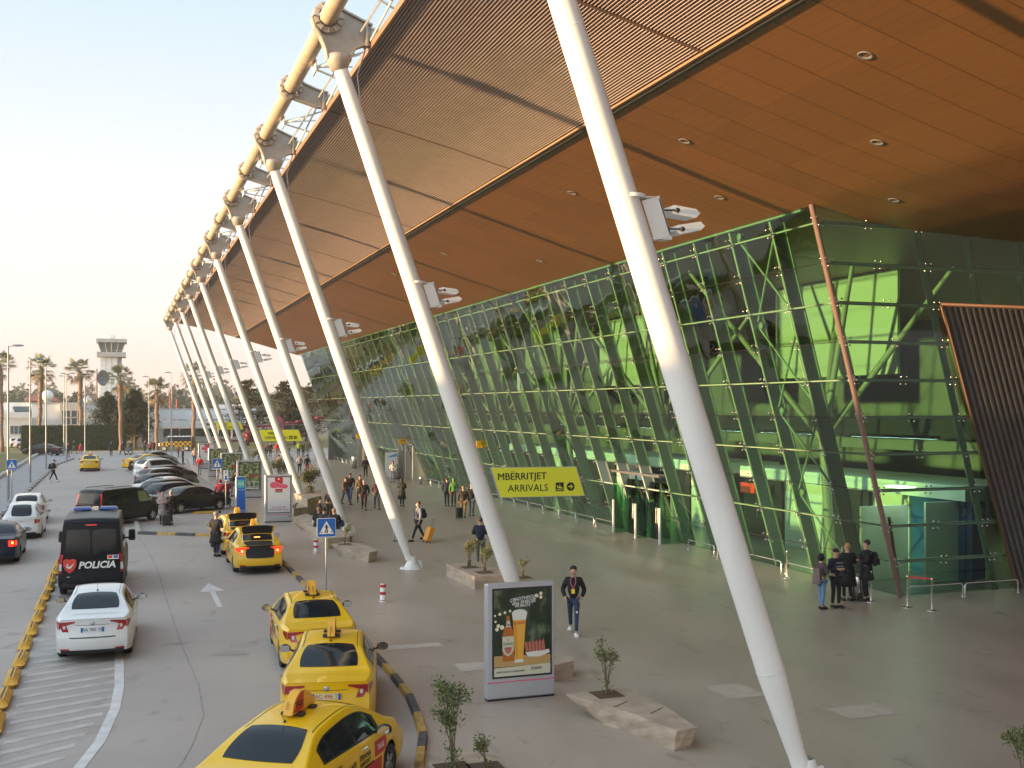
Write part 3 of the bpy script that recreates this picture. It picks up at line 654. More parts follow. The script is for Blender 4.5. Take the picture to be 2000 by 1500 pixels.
# ================================================================ VEHICLES
def lerp(a, b, t): return a + (b - a) * t
def interp(P, x):
    if x <= P[0][0]: return P[0][1]
    for i in range(len(P) - 1):
        if x <= P[i + 1][0]:
            (x0, y0), (x1, y1) = P[i], P[i + 1]; t = (x - x0) / (x1 - x0)
            m0 = (y1 - P[i - 1][1]) / (x1 - P[i - 1][0]) if i > 0 else (y1 - y0) / (x1 - x0)
            m1 = (P[i + 2][1] - y0) / (P[i + 2][0] - x0) if i + 2 < len(P) else (y1 - y0) / (x1 - x0)
            d = x1 - x0; t2, t3 = t * t, t * t * t
            return (2 * t3 - 3 * t2 + 1) * y0 + (t3 - 2 * t2 + t) * d * m0 + (-2 * t3 + 3 * t2) * y1 + (t3 - t2) * d * m1
    return P[-1][1]
class Body:
    """a car body as one lofted surface; x runs from the rear bumper (0) forward, y to the left, z up"""
    def __init__(s, L, Wd, top, belt, xr, wb, r=.31, roofw=.66, rear=None, front=None, bow=.13, taper=.13, zlow=.22, hr=.42, van=False):
        s.L, s.W, s.top, s.belt, s.xr, s.xf, s.r, s.roofw, s.bow, s.tp, s.zlow, s.hr, s.van = L, Wd / 2, top, belt, xr, xr + wb, r, roofw, bow, taper, zlow, hr, van
        s.rear = rear or [(.2, .06), (.34, .0), (.6, .01), (.75, .07), (1.0, .09), (1.2, .06)]
        s.front = front or [(.2, .06), (.35, .0), (.6, .02), (.8, .16), (1.2, .3)]
    def zt(s, x): return interp(s.top, x)
    def zb(s, x): return min(interp(s.belt, x), s.zt(x) - .035)
    def w(s, x):
        t = min(1, x / .75); u = min(1, (s.L - x) / 1.1)
        return s.W * (1 - s.tp * (1 - t) ** 2 - (s.tp + .05) * (1 - u) ** 2.2)
    def h(s, x): return max(0, min(1, (s.zt(x) - s.zb(x) - .04) / s.hr))
    def wt(s, x): return lerp(s.w(x) * .93, s.W * s.roofw / .5 * .5 * 1.0 if False else s.W * s.roofw * 1.0, s.h(x)) if not s.van else lerp(s.w(x) * .93, s.W * s.roofw, s.h(x)) * 1.0
    def zl(s, x):
        z = s.zlow + .05 * max(0, 1 - x / .4) + .04 * max(0, 1 - (s.L - x) / .5); Ra = s.r + .055
        for c in (s.xr, s.xf):
            if abs(x - c) < Ra: z = max(z, s.r + math.sqrt(Ra * Ra - (x - c) ** 2))
        return z
    def side(s, x):
        zl, zb, zt, w, wt = s.zl(x), s.zb(x), s.zt(x), s.w(x), s.wt(x)
        P = [(w * .955, zl), (w * .985, zl + .03)]
        for f, q in ((.25, 1.0), (.5, 1.0), (.72, .995), (.9, .985), (1, .965)): P.append((w * q, lerp(zl + .03, zb, f)))
        wb_ = w * .945; zr = zt - .06 * (.3 + .7 * s.h(x))
        for f in (.04, .35, .7, .93): P.append((lerp(wb_, wt, f ** 1.15), lerp(zb + .012, zr, f)))
        P.append((wt * .985, zr + .012 + .02 * s.h(x))); P.append((wt * .93, zt - .012 - .012 * s.h(x)))
        return P
    def d(s, x, y, z):
        w = max(.3, s.w(x)); k = s.bow * (1 - min(1, abs(y) / w) ** 2.2)
        q = max(0, 1 - x / .55); X = x - k * q + interp(s.rear, z) * max(0, 1 - x / .5)
        u = s.L - x; X += k * 1.5 * max(0, 1 - u / .7) - interp(s.front, z) * max(0, 1 - u / .6)
        return Vector((X, y, z))
    def topp(s, x, u):
        wt = s.wt(x) * .93; zt = s.zt(x); e = zt - .012 - .012 * s.h(x)
        return s.d(x, u * wt, lerp(zt + .012, e, abs(u) ** 2.4))
    def sidep(s, x, z, sg=1):
        P = s.side(x)
        for (a, za), (c, zc) in zip(P, P[1:]):
            if z <= zc or (c, zc) == P[-1]:
                t = (z - za) / max(1e-5, zc - za); return s.d(x, sg * lerp(a, c, max(0, min(1, t))), z)
    def capp(s, u, z, end=0):
        x = 0 if end == 0 else s.L
        P = s.side(x); y = P[-1][0]
        for (a, za), (c, zc) in zip(P, P[1:]):
            if z <= zc: y = lerp(a, c, max(0, (z - za) / max(1e-5, zc - za))); break
        return s.d(x, u * y, z)
    def mesh(s, b, m=0, nx=64, cut=None):
        xs = set(i * s.L / nx for i in range(nx + 1))
        for c in (s.xr, s.xf):
            Ra = s.r + .055
            for k in range(-8, 9): xs.add(c + Ra * math.sin(k * math.pi / 16))
            xs.add(c - Ra - .004); xs.add(c + Ra + .004)
        xs = sorted(x for x in xs if 0 <= x <= s.L); K = 8
        ys = []
        rows = []
        for x in xs:
            P = s.side(x); row = [s.d(x, y, z) for y, z in P]
            row += [s.topp(x, 1 - 2 * k / K) for k in range(1, K)]
            row += [s.d(x, -y, z) for y, z in reversed(P)]
            rows.append(row)
        n = len(rows[0]); vs = [p for r_ in rows for p in r_]
        fs = [(i * n + k, i * n + k + 1, (i + 1) * n + k + 1, (i + 1) * n + k) for i in range(len(rows) - 1) for k in range(n - 1)]
        b.add(vs, fs, m, True)
        for e, x in ((0, 0.0), (1, s.L)):
            P = s.side(x); Kc = 10; vs = [s.d(x, lerp(y, -y, k / Kc), z + (.02 * (1 - abs(1 - 2 * k / Kc) ** 2.4) if i == len(P) - 1 else 0)) for i, (y, z) in enumerate(P) for k in range(Kc + 1)]
            fs = [(i * (Kc + 1) + k, i * (Kc + 1) + k + 1, (i + 1) * (Kc + 1) + k + 1, (i + 1) * (Kc + 1) + k) for i in range(len(P) - 1) for k in range(Kc)]
            if e == 0: fs = [f[::-1] for f in fs]
            if e == 0 and cut: fs = [f for f in fs if not cut(sum((vs[i] for i in f), Vector()) / 4)]
            b.add(vs, fs, m, True)
    def patch(s, b, fn, nu=8, nv=5, off=.006, m=0, k=.3, out=None):
        """fn(u, v) with u, v in -1..1; rounded corners; pushed outwards by off"""
        vs = []
        for j in range(nv + 1):
            for i in range(nu + 1):
                u, v = -1 + 2 * i / nu, -1 + 2 * j / nv; U, V = u * math.sqrt(1 - k * v * v / 2), v * math.sqrt(1 - k * u * u / 2)
                p = fn(U, V); e = .02; cl = lambda q: max(-1, min(1, q)); a = fn(cl(U + e), V) - fn(cl(U - e), V); c = fn(U, cl(V + e)) - fn(U, cl(V - e)); nn = a.cross(c)
                nn = nn.normalized() if nn.length > 1e-9 else Vector((0, 0, 1))
                if out is None: o_ = p - Vector((s.L / 2, 0, .7))
                else: o_ = Vector(out)
                if nn.dot(o_) < 0: nn = -nn
                vs.append(p + nn * off)
        fs = [(j * (nu + 1) + i, j * (nu + 1) + i + 1, (j + 1) * (nu + 1) + i + 1, (j + 1) * (nu + 1) + i) for j in range(nv) for i in range(nu)]
        q = (vs[1] - vs[0]).cross(vs[nu + 1] - vs[0])
        c0 = sum(vs, Vector()) / len(vs) - Vector((s.L / 2, 0, .7)) if out is None else Vector(out)
        if q.dot(c0) < 0: fs = [f[::-1] for f in fs]
        b.add(vs, fs, m, True)

def wheels(o, B, r, rimm, track=None, spokes=5, tw=.2, col_=None):
    for x in (B.xr, B.xf):
        for sg in (1, -1):
            y = B.W - .035 - tw / 2
            b = MB(); h = tw / 2
            b.lathe([(r * .62, -h), (r * .92, -h), (r, -h * .7), (r, h * .7), (r * .92, h), (r * .62, h)], 26, 0, (0, 0, 0), 'Y')
            wh = b.build('wheel', M['tyre'], o, (x, sg * y, r))
            b = MB(); b.lathe([(0, h * .30), (r * .6, h * .2), (r * .63, h * .9), (r * .66, h * .98)], 26, 1, (0, 0, 0), 'Y')
            for k in range(spokes):
                q = k * 2 * math.pi / spokes; cx, cz = math.cos(q), math.sin(q); t = .045 * r / .3
                vs = []
                for rr, tt in ((.05, t * .8), (r * .62, t * 1.2)):
                    for sgn in (-1, 1): vs.append((cx * rr - sgn * cz * tt, h * .8, cz * rr + sgn * cx * tt))
                b.add(vs, [(0, 1, 3, 2)], 0)
            b.lathe([(0, h * .86), (.055, h * .82), (.06, h * .6)], 10, 0, (0, 0, 0), 'Y'); b.lathe([(r * .58, h * .85), (r * .64, h * .95), (r * .66, h * .9)], 26, 0, (0, 0, 0), 'Y')
            rm = b.build('rim', [rimm, M['trim']], wh)
            if sg < 0: rm.rotation_euler = (0, 0, math.pi)
def mirror(o, B, x, z, m, sc=1.0, out=.0):
    for sg in (1, -1):
        p = B.sidep(x, z, sg); b = MB()
        b.ball((p.x, p.y + sg * (.17 + out), p.z + .08), (.075 * sc, .12 * sc, .085 * sc), 12, 8)
        b.tube([(p.x + .02, p.y - sg * .03, p.z + .01), (p.x, p.y + sg * (.1 + out), p.z + .05)], .022, 6)
        b.box((p.x - .07 * sc, p.y + sg * (.17 + out), p.z + .08), (.012, .19 * sc, .13 * sc), 1)
        b.build('wing_mirror', [m, M['chrome']], o)
def plate_part(o, B, z, txt, mm=None, u=0, w_=.52, h_=.115, ink='ink', band=True):
    p = B.capp(u, z); b = MB(); X = p.x - .02
    b.box((X, p.y, z), (.014, w_, h_), 0); pl = b.build('number_plate', mm or M['plate'], o)
    b = MB(); b.text(txt, h_ * .92, TM((X - .009, p.y, z), R(90), 0, R(-90)), 0, .001); b.build('plate_lettering', M[ink], pl)
    if band:
        b = MB(); b.box((X - .001, p.y + w_ / 2 - .022, z), (.016, .044, h_ * .98)); b.box((X - .001, p.y - w_ / 2 + .022, z), (.016, .044, h_ * .98)); b.build('plate_band', M['blue'], pl)

def sedan_glass(o, B, rw, ws, dlo, panes, rails=True, rwk=.35, uw=(.82, .86)):
    b = MB(); B.patch(b, lambda u, v: B.topp(lerp(rw[0], rw[1], (v + 1) / 2), u * lerp(uw[0], uw[1], (v + 1) / 2)), 12, 8, .007, 0, rwk, (-1, 0, 1)); b.build('rear_window', M['carglass'], o)
    b = MB(); B.patch(b, lambda u, v: B.topp(lerp(ws[0], ws[1], (v + 1) / 2), u * .88), 12, 8, .007, 0, .2, (1, 0, 1)); b.build('windscreen', M['carglass'], o)
    def up(x): return B.zt(x) - .115
    for sg in (1, -1):
        def f(x0, x1):
            def g(u, v):
                x = lerp(x0, x1, (u + 1) / 2); a = B.zb(x) + .03; return B.sidep(x, lerp(a, max(a + .004, up(x)), (v + 1) / 2), sg)
            return g
        b = MB(); B.patch(b, f(*dlo), 22, 4, .004, 0, 0, (0, sg, .2)); b.build('window_trim', M['trim'], o)
        for (x0, x1) in panes:
            def g(u, v, x0=x0, x1=x1):
                x = lerp(x0, x1, (u + 1) / 2); a = B.zb(x) + .055; return B.sidep(x, lerp(a, max(a + .004, up(x) - .025), (v + 1) / 2), sg)
            b = MB(); B.patch(b, g, 12, 4, .008, 0, .05, (0, sg, .2)); b.build('side_window', M['carglass'], o)
def under(o, B, trimz=.36):
    b = MB(); b.box((B.L / 2, 0, .42), (B.L - .5, B.W * 2 - .46, .40)); b.build('underbody', M['dark'], o)
    b = MB(); B.patch(b, lambda u, v: B.capp(u * .93, lerp(B.zl(0) - .01, trimz, (v + 1) / 2)), 14, 3, .012, 0, .12, (-1, 0, 0)); b.build('rear_bumper_trim', M['trim'], o)

HAND = M['chrome']
def handles(o, B, xs, z, m=None):
    for sg in (1, -1):
        for x in xs:
            p = B.sidep(x, z, sg); b = MB(); b.box((p.x, p.y + sg * .015, p.z), (.19, .03, .03), 0, None, 1, .01); b.build('door_handle', m or HAND, o)
def seams(o, B, xs, z0=.34):
    b = MB()
    for sg in (1, -1):
        for x in xs:
            zz = [lerp(z0, B.zb(x) + .02, k / 5) for k in range(6)]
            for za, zc in zip(zz, zz[1:]):
                q = [B.sidep(x - .004, za, sg), B.sidep(x + .004, za, sg), B.sidep(x + .004, zc, sg), B.sidep(x - .004, zc, sg)]
                b.add([p + Vector((0, sg * .002, 0)) for p in q], [(0, 1, 2, 3), (3, 2, 1, 0)])
    b.build('door_seam', M['trim'], o)

TIPO = dict(L=4.53, Wd=1.79, top=[(0, 1.045), (.3, 1.075), (.62, 1.10), (1.0, 1.26), (1.35, 1.40), (1.9, 1.475), (2.5, 1.492), (2.95, 1.42), (3.4, 1.2), (3.7, 1.03), (4.1, .93), (4.4, .80), (4.53, .70)],
            belt=[(0, 1.0), (.5, 1.02), (1.2, 1.0), (2.5, .95), (3.4, .92), (3.9, .86), (4.3, .76), (4.53, .62)], xr=.98, wb=2.637, roofw=.66)
def sedan(name, pm, loc, rz, label, cat='car', group=None, spec=TIPO, plate='AA 785 YB', pmat=None, pink='ink', badge=True, taxi=False, lit=False, opentrunk=False, detail=True, rimm=None, gz=(1.0, 1.0), lights='tipo', nx=64, pz=.80):
    o = empty(name, loc, rz, label, cat, group); B = Body(**spec); L = B.L
    cut = None
    if opentrunk: cut = lambda p: abs(p.y) < .52 and p.z > .66
    b = MB(); B.mesh(b, 0, nx, cut); b.build('body', pm, o)
    if opentrunk:                                                  # open luggage bay with the lid raised against the rear window
        b = MB(); b.box((.5, 0, .62), (.8, 1.06, .02)); b.box((.9, 0, .83), (.02, 1.06, .44)); b.box((.5, .53, .83), (.8, .02, .44)); b.box((.5, -.53, .83), (.8, .02, .44)); b.build('luggage_bay', M['dark'], o)
        b = MB(); B.patch(b, lambda u, v: B.topp(lerp(.02, .70, (v + 1) / 2), u * .68), 6, 5, .006, 0, .1, (0, 0, 1)); b.build('boot_opening', M['dark'], o)
        b = MB(); B.patch(b, lambda u, v: B.capp(u * .66, lerp(.60, 1.04, (v + 1) / 2)), 6, 5, .008, 0, .3, (-1, 0, 0)); b.build('boot_sill_opening', M['dark'], o)
        lid = MB(); hx, hz = .74, 1.16
        def lp(u, v):                                              # profile of the raised lid, from hinge up and over
            s_ = (v + 1) / 2; x = hx + .10 - .12 * s_ - .10 * max(0, s_ - .7) / .3 + .05 * u * u; z = hz + .22 + .34 * min(1, s_ / .8) + .02 * max(0, s_ - .8)
            return Vector((x, u * (.60 + .03 * s_), z - .05 * u * u))
        B.patch(lid, lp, 10, 12, 0, 0, .12, (1, 0, 1)); lo = lid.build('boot_lid', pm, o)
        b = MB(); B.patch(b, lambda u, v: lp(u * .9, .02 + v * .84) + Vector((-.025, 0, 0)), 10, 6, 0.0, 0, .25, (-1, 0, 0)); b.build('lid_lining', M['dark'], lo)
        b = MB()
        for sg in (1, -1): b.tube([(.55, sg * .55, 1.0), (hx - .02, sg * .55, hz + .3)], .016, 6)
        b.build('lid_stay', M['white'], lo)
    rwx = (.74, 1.50); sedan_glass(o, B, rwx, (2.83, 3.52), (1.18, 3.22), [(1.26, 1.50), (1.55, 2.28), (2.34, 3.10)])
    under(o, B, .335); wheels(o, B, .31, rimm or M['rim'])
    mirror(o, B, 3.02, .96, M['black'] if not detail else (M['black']))
    handles(o, B, (1.55, 2.5), .88); seams(o, B, (1.52, 2.33, 3.38))
    for sg in (1, -1):                                             # tail lamps: slanted red lenses with a clear core
        b = MB()
        def fl(u, v):
            t = (u + 1) / 2; s_ = (v + 1) / 2; zt_, zb_ = lerp(.975, 1.0, t), lerp(.80, .965, t ** .6)
            return B.capp(sg * lerp(.985, .52, t), lerp(zb_, zt_, s_))
        def fl2(u, v):
            t = (u + 1) / 2; return B.capp(sg * lerp(.985 - .06 * (1 - v) , .78 - .10 * (1 - v) / 2, t), lerp(.75, .93, (v + 1) / 2))
        B.patch(b, fl, 8, 4, .008, 0, 0, (-1, 0, 0)); B.patch(b, fl2, 5, 4, .0075, 0, .1, (-1, 0, 0))
        B.patch(b, lambda u, v: B.sidep(lerp(.0, .26, (u + 1) / 2), lerp(lerp(.80, .92, (u + 1) / 2), .985, (v + 1) / 2), sg), 4, 3, .007, 0, 0, (0, sg, 0))
        tl = b.build('tail_light', M['litred'] if lit else M['taillight'], o)
        b = MB(); B.patch(b, lambda u, v: B.capp(sg * lerp(.86, .78, (u + 1) / 2), lerp(.82, .90, (v + 1) / 2)), 3, 3, .014, 0, .3, (-1, 0, 0)); b.build('reversing_lens', M['braking'] if lit else M['clear'], tl)
        b = MB(); B.patch(b, lambda u, v: B.capp(sg * lerp(.93, .66, (u + 1) / 2), lerp(.335, .37, (v + 1) / 2)), 4, 2, .014, 0, .2, (-1, 0, 0)); b.build('reflector', M['taillight'], o)
    if not opentrunk:
        plate_part(o, B, pz, plate, pmat, ink=pink)
        p = B.capp(0, .935); b = MB(); b.lathe([(0, -.012), (.045, -.010), (.052, 0)], 16, 0, (p.x - .006, 0, .935), 'X'); b.build('badge', M['grey_steel'], o)
        b = MB(); B.patch(b, lambda u, v: B.capp(u * .66, .62 + .012 * v - .0 * u), 8, 1, .004, 0, 0, (-1, 0, 0)); B.patch(b, lambda u, v: B.capp(u * .5, .905 + .005 * v), 8, 1, .003, 0, 0, (-1, 0, 0)); b.build('boot_seam', M['trim'], o)
    else:
        b = MB(); B.patch(b, lambda u, v: B.topp(.93 + .02 * v, u * .16), 4, 1, .02, 0, 0, (-1, 0, 1)); b.build('high_brake_light', M['braking'] if lit else M['taillight'], o)
    b = MB()                                                       # dark roof gutters
    for sg in (1, -1):
        xs = [1.42 + k * .1 for k in range(15)]
        for x0, x1 in zip(xs, xs[1:]):
            a, c = B.topp(x0, sg * .93), B.topp(x1, sg * .93); a2, c2 = B.topp(x0, sg * .955), B.topp(x1, sg * .955); up = Vector((0, 0, .003))
            b.add([a + up, c + up, c2 + up, a2 + up], [(0, 1, 2, 3), (3, 2, 1, 0)])
    b.build('roof_gutter', M['trim'], o)
    b = MB(); p = B.topp(1.62, 0); b.lathe([(.03, 0), (.015, .03)], 8, 0, p); b.tube([p + Vector((0, 0, .02)), p + Vector((-.16, 0, .2))], .004, 4); b.build('aerial', M['black'], o)
    b = MB()
    for sg in (1, -1):
        B.patch(b, lambda u, v: B.capp(sg * lerp(.96, .6, (u + 1) / 2), lerp(.60, .70, (v + 1) / 2), 1), 5, 3, .008, 0, .2, (1, 0, 0))
    b.build('headlight', M['clear'], o)
    if taxi:
        p = B.topp(2.1, 0); b = MB(); n = 14; th = .075
        P = [(-.40, 0)] + [(-.40 + .80 * k / n, .30 * math.sin(math.pi * min(1, (k / n) ** .8)) ** .7) for k in range(1, n)] + [(.40, 0)]
        P = [(x, z + .03) for x, z in P]
        vs = [(x, -th, z) for x, z in P] + [(x, th, z) for x, z in P]; N = len(P)
        b.add([Vector(v) + p for v in vs], [tuple(range(N)), tuple(range(2 * N - 1, N - 1, -1))] + [(i, (i + 1) % N, N + (i + 1) % N, N + i) for i in range(N)])
        sg_ = b.build('roof_sign', taxi_or, o)
        b = MB(); b.box(p + Vector((-.2, 0, .015)), (.13, .34, .05)); b.box(p + Vector((.2, 0, .015)), (.13, .34, .05)); b.build('sign_mount', M['trim'], o)
        for sd in (1, -1):
            b = MB(); q = [(-.34, .05), (-.02, .05), (-.02, .32), (-.12, .305), (-.24, .24)]
            vs = [p + Vector((x, sd * (th + .003), z)) for x, z in q]; b.add(vs, [tuple(range(5)) if sd < 0 else tuple(range(4, -1, -1))]); b.build('sign_panel', M['red'], sg_)
            b = MB(); b.text('TAXI', .12, TM(p + Vector((-.17, sd * (th + .006), .15)), R(90), 0, 0 if sd < 0 else R(180)), 0, .001, bold=.02); b.build('sign_lettering', M['ink'], sg_)
        b = MB(); b.text('TAXI', .055, TM(p + Vector((-.385, 0, .17)), 0, R(-70), R(0)) @ Matrix.Rotation(R(0), 4, 'Z'), 0, .001); b.build('sign_lettering', M['ink'], sg_)
        for sd in (1, -1):
            def pan(x0, x1, z0, z1, mm, nm='door_sticker'):
                b = MB(); B.patch(b, lambda u, v: B.sidep(lerp(x0, x1, (u + 1) / 2), lerp(z0, z1, (v + 1) / 2), sd), 4, 3, .003, 0, 0, (0, sd, 0)); b.build(nm, mm, o)
            pan(2.9, 3.36, .62, .86, M['red']); pan(2.6, 3.36, .36, .58, M['red']); pan(1.45, 2.86, .56, .60, M['trim'], 'door_stripe')
            def tx(t, s_, x, z, mm):
                q = B.sidep(x, z, sd); b = MB(); b.text(t, s_, TM(q + Vector((0, sd * .010, 0)), R(90), 0, 0 if sd < 0 else R(180)), 0, .001, bold=.015); b.build('door_lettering', mm, o)
            tx('TAXI', .12, 3.13, .74, M['white']); tx('TAXI', .20, 1.95, .70, M['ink']); tx('TIRANA', .12, 2.52, .76, M['ink']); tx('AIRPORT', .10, 2.52, .66, M['ink']); tx('005', .17, .98, .90, M['ink'])
    return o
taxi_y = mat('taxi_yellow', (.83, .49, .004), .30, 0, var=.03, scale=2, coat=.35)
taxi_or = mat('taxi_sign_orange', (.80, .40, .02), .35)
pw = paint('car_white', (.70, .70, .69)); pb = paint('car_black', (.004, .004, .005), .15); pnavy = paint('car_navy', (.012, .016, .035), .18)
pgrey = paint('car_grey', (.11, .11, .105), .25, metal=.3); psil = paint('car_silver', (.42, .43, .45), .28, metal=.5); pblue = paint('car_blue', (.10, .14, .24), .25, metal=.3)
pred = paint('car_dark_red', (.10, .012, .02), .25); pbrown = paint('car_brown', (.05, .035, .04), .25)
def H(d): return R(90 - d)        # heading measured clockwise from +Y
TG = 'yellow taxis waiting by the painted kerb'
def put(x, y, hd, back=0):
    a = R(90 - hd); return (x, y, 0)
sedan('taxi', taxi_y, (1.35, 15.05, 0), H(35), 'nearest yellow taxi, turned across the lane, numbered 005 with red door stickers', 'taxi', TG, taxi=True, plate='AA 271 T', pmat=M['plateo'], pink='red')
sedan('taxi', taxi_y, (3.56, 20.15, 0), H(13), 'second nearest yellow taxi with orange plate, behind the numbered one', 'taxi', TG, taxi=True, plate='AC 496 T', pmat=M['plateo'], pink='red')
sedan('taxi', taxi_y, (4.32, 25.1, 0), H(3), 'yellow closed-boot taxi in front of the orange-plated one, nearest the crossing sign', 'taxi', TG, taxi=True, plate='AC 512 T', pmat=M['plateo'], pink='red')
sedan('taxi', taxi_y, (4.78, 40.75, 0), H(0), 'yellow taxi with raised boot lid and glowing red brake lights', 'taxi', TG, taxi=True, lit=True, opentrunk=True)
sedan('taxi', taxi_y, (4.82, 45.9, 0), H(-4), 'yellow taxi with raised boot and unlit tail lights, beside the man in the long coat', 'taxi', TG, taxi=True, opentrunk=True)
sedan('taxi', taxi_y, (-2.75, 110.6, 0), H(1), 'distant yellow taxi driving away alone along the road', 'taxi', taxi=True, plate='AC 300 T', pmat=M['plateo'], pink='red', nx=40)
sedan('parked_car', pw, (-.62, 28.05, 0), H(3), 'white four-door saloon with blue-edged plate AA 785 YB, behind the police van', 'car')

# ---- black police van
def van(name, pm, loc, rz, label, cat, L=5.5, Wd=2.06, Hh=2.5, low=False, cls='police'):
    o = empty(name, loc, rz, label, cat)
    if cls == 'police':
        B = Body(L, Wd, [(0, Hh - .14), (.12, Hh - .04), (.5, Hh), (3.6, Hh - .02), (4.0, Hh - .25), (4.5, 1.85), (4.8, 1.35), (5.2, 1.2), (5.5, 1.0)], [(0, 1.25), (4.5, 1.2), (5.5, .85)], 1.0, 3.3, .34, .82,
                 rear=[(.2, .08), (.4, .0), (.62, .02), (.7, .08), (1.4, .10), (2.2, .16), (2.5, .24)], bow=.06, taper=.05, zlow=.30, hr=.9, van=True)
    else:
        B = Body(4.75, 1.9, [(0, 1.70), (.12, 1.82), (.5, 1.88), (2.9, 1.87), (3.3, 1.72), (3.75, 1.35), (4.1, 1.10), (4.5, 1.0), (4.75, .80)], [(0, 1.08), (3.5, 1.05), (4.1, 1.0), (4.75, .75)], .85, 3.05, .32, .78,
                 rear=[(.2, .08), (.4, .0), (.62, .02), (.75, .08), (1.1, .10), (1.8, .24)], bow=.07, taper=.06, zlow=.24, hr=.7, van=True)
    b = MB(); B.mesh(b, 0, 56); b.build('body', pm, o)
    under(o, B, .45 if cls == 'police' else .40); wheels(o, B, B.r, M['rim'], tw=.22)
    if cls == 'police':
        for sg in (1, -1):
            p = B.sidep(4.2, 1.45, sg); b = MB(); b.box((p.x, p.y + sg * .22, p.z + .05), (.14, .24, .40), 0, None, .95, .04); b.box((p.x + .02, p.y + sg * .06, p.z - .05), (.06, .2, .06)); mm = b.build('wing_mirror', M['black'], o)
            b = MB(); b.box((p.x - .075, p.y + sg * .22, p.z + .08), (.01, .18, .28)); b.build('mirror_glass', M['carglass'], mm)
        for sg in (1, -1):
            b = MB(); B.patch(b, lambda u, v: B.capp(sg * lerp(.03, .86, (u + 1) / 2), lerp(1.38 + .08 * abs(u) * (u > 0), 2.16, (v + 1) / 2)), 8, 6, .006, 0, .15, (-1, 0, 0)); b.build('rear_window', M['carglass'], o)
            b = MB(); B.patch(b, lambda u, v: B.capp(sg * lerp(.90, .995, (u + 1) / 2), lerp(.72, 1.38, (v + 1) / 2)), 3, 6, .010, 0, .1, (-1, 0, 0)); tl = b.build('tail_light', M['taillight'], o)
            b = MB(); B.patch(b, lambda u, v: B.capp(sg * lerp(.905, .99, (u + 1) / 2), lerp(.86, 1.08, (v + 1) / 2)), 3, 3, .016, 0, .1, (-1, 0, 0)); b.build('clear_lens', M['clear'], tl)
            b = MB(); B.patch(b, lambda u, v: B.sidep(lerp(1.0, 3.3, (u + 1) / 2), lerp(1.38, 2.05, (v + 1) / 2), sg), 8, 3, .006, 0, .1, (0, sg, 0)); b.build('side_window', M['carglass'], o)
            b = MB(); B.patch(b, lambda u, v: B.sidep(lerp(3.45, 4.35, (u + 1) / 2), lerp(1.3, 1.85, (v + 1) / 2), sg), 5, 3, .006, 0, .1, (0, sg, 0)); b.build('side_window', M['carglass'], o)
        b = MB(); B.patch(b, lambda u, v: B.capp(.004 * u, lerp(.5, 2.3, (v + 1) / 2)), 1, 8, .004, 0, 0, (-1, 0, 0)); b.build('door_seam', M['dark'], o)
        b = MB(); B.patch(b, lambda u, v: B.capp(u * .20, 2.30 + .025 * v), 4, 2, .012, 0, .2, (-1, 0, 0)); b.build('high_brake_light', M['red'], o)
        p = B.capp(0, 1.0); X = p.x - .02
        b = MB(); b.text('POLICIA', .30, TM((X - .01, -.17, 1.02), R(90), 0, R(-90)), 0, .003, shear=.22, bold=.036); b.build('lettering', M['white'], o)
        sh = [(-.2, .16), (-.12, .22), (0, .19), (.12, .22), (.2, .16), (.19, -.02), (.12, -.16), (0, -.25), (-.12, -.16), (-.19, -.02)]
        Ms = TM((X - .004, .64, 1.03), R(90), 0, R(-90))
        b = MB(); b.prism(sh, .006, Ms, 0); em = b.build('shield_emblem', mat('shield_red', (.62, .06, .04), .4), o)
        b = MB(); b.prism([(-.12, .02), (-.05, -.03), (.02, -.02), (.15, .10), (.05, -.07), (-.02, -.10), (-.09, -.06)], .006, Ms @ Matrix.Translation((0, 0, .007)), 0); b.prism([(-.1, .07), (-.02, .03), (-.06, .0)], .006, Ms @ Matrix.Translation((0, 0, .0075)), 0); b.build('emblem_mark', M['white'], em)
        b = MB(); b.box((X - .002, -.66, 1.26), (.008, .34, .13)); st = b.build('sticker', M['white'], o)
        b = MB(); b.box((X - .008, -.575, 1.27), (.006, .13, .09)); b.build('sticker_field', M['red'], st); b = MB(); b.box((X - .008, -.74, 1.27), (.006, .13, .09)); b.build('sticker_field', M['blue'], st)
        b = MB(); b.box((X + .0, .46, .62), (.02, .52, .12)); pl = b.build('number_plate', M['plate'], o); b = MB(); b.text('MB 017 AA', .10, TM((X - .012, .46, .62), R(90), 0, R(-90)), 0, .001); b.build('plate_lettering', M['ink'], pl)
        b = MB(); b.box((X + .03, 0, .44), (.14, 1.7, .12), 0, None, 1, .03); b.build('rear_step', M['trim'], o)
        lb = empty('light_bar', (2.9, 0, Hh + .09)); lb.parent = o
        b = MB(); b.box((0, .42, 0), (.28, .62, .12), 0, None, .9, .04); b.build('blue_lens', mat('blue_lens', (.03, .08, .35), .2, coat=.8), lb); b = MB(); b.box((0, -.42, 0), (.28, .62, .12), 0, None, .9, .04); b.build('blue_lens', bpy.data.materials['blue_lens'], lb)
        b = MB(); b.box((0, 0, 0), (.27, .2, .11)); b.build('centre_lens', M['clear'], lb); b = MB(); b.box((0, .4, -.08), (.1, .1, .06)); b.box((0, -.4, -.08), (.1, .1, .06)); b.build('bar_mount', M['trim'], lb)
    else:
        mirror(o, B, 3.55, 1.12, M['black'], 1.2)
        b = MB(); B.patch(b, lambda u, v: B.capp(u * .82, lerp(1.18, 1.70, (v + 1) / 2)), 10, 5, .006, 0, .15, (-1, 0, 0)); b.build('rear_window', M['carglass'], o)
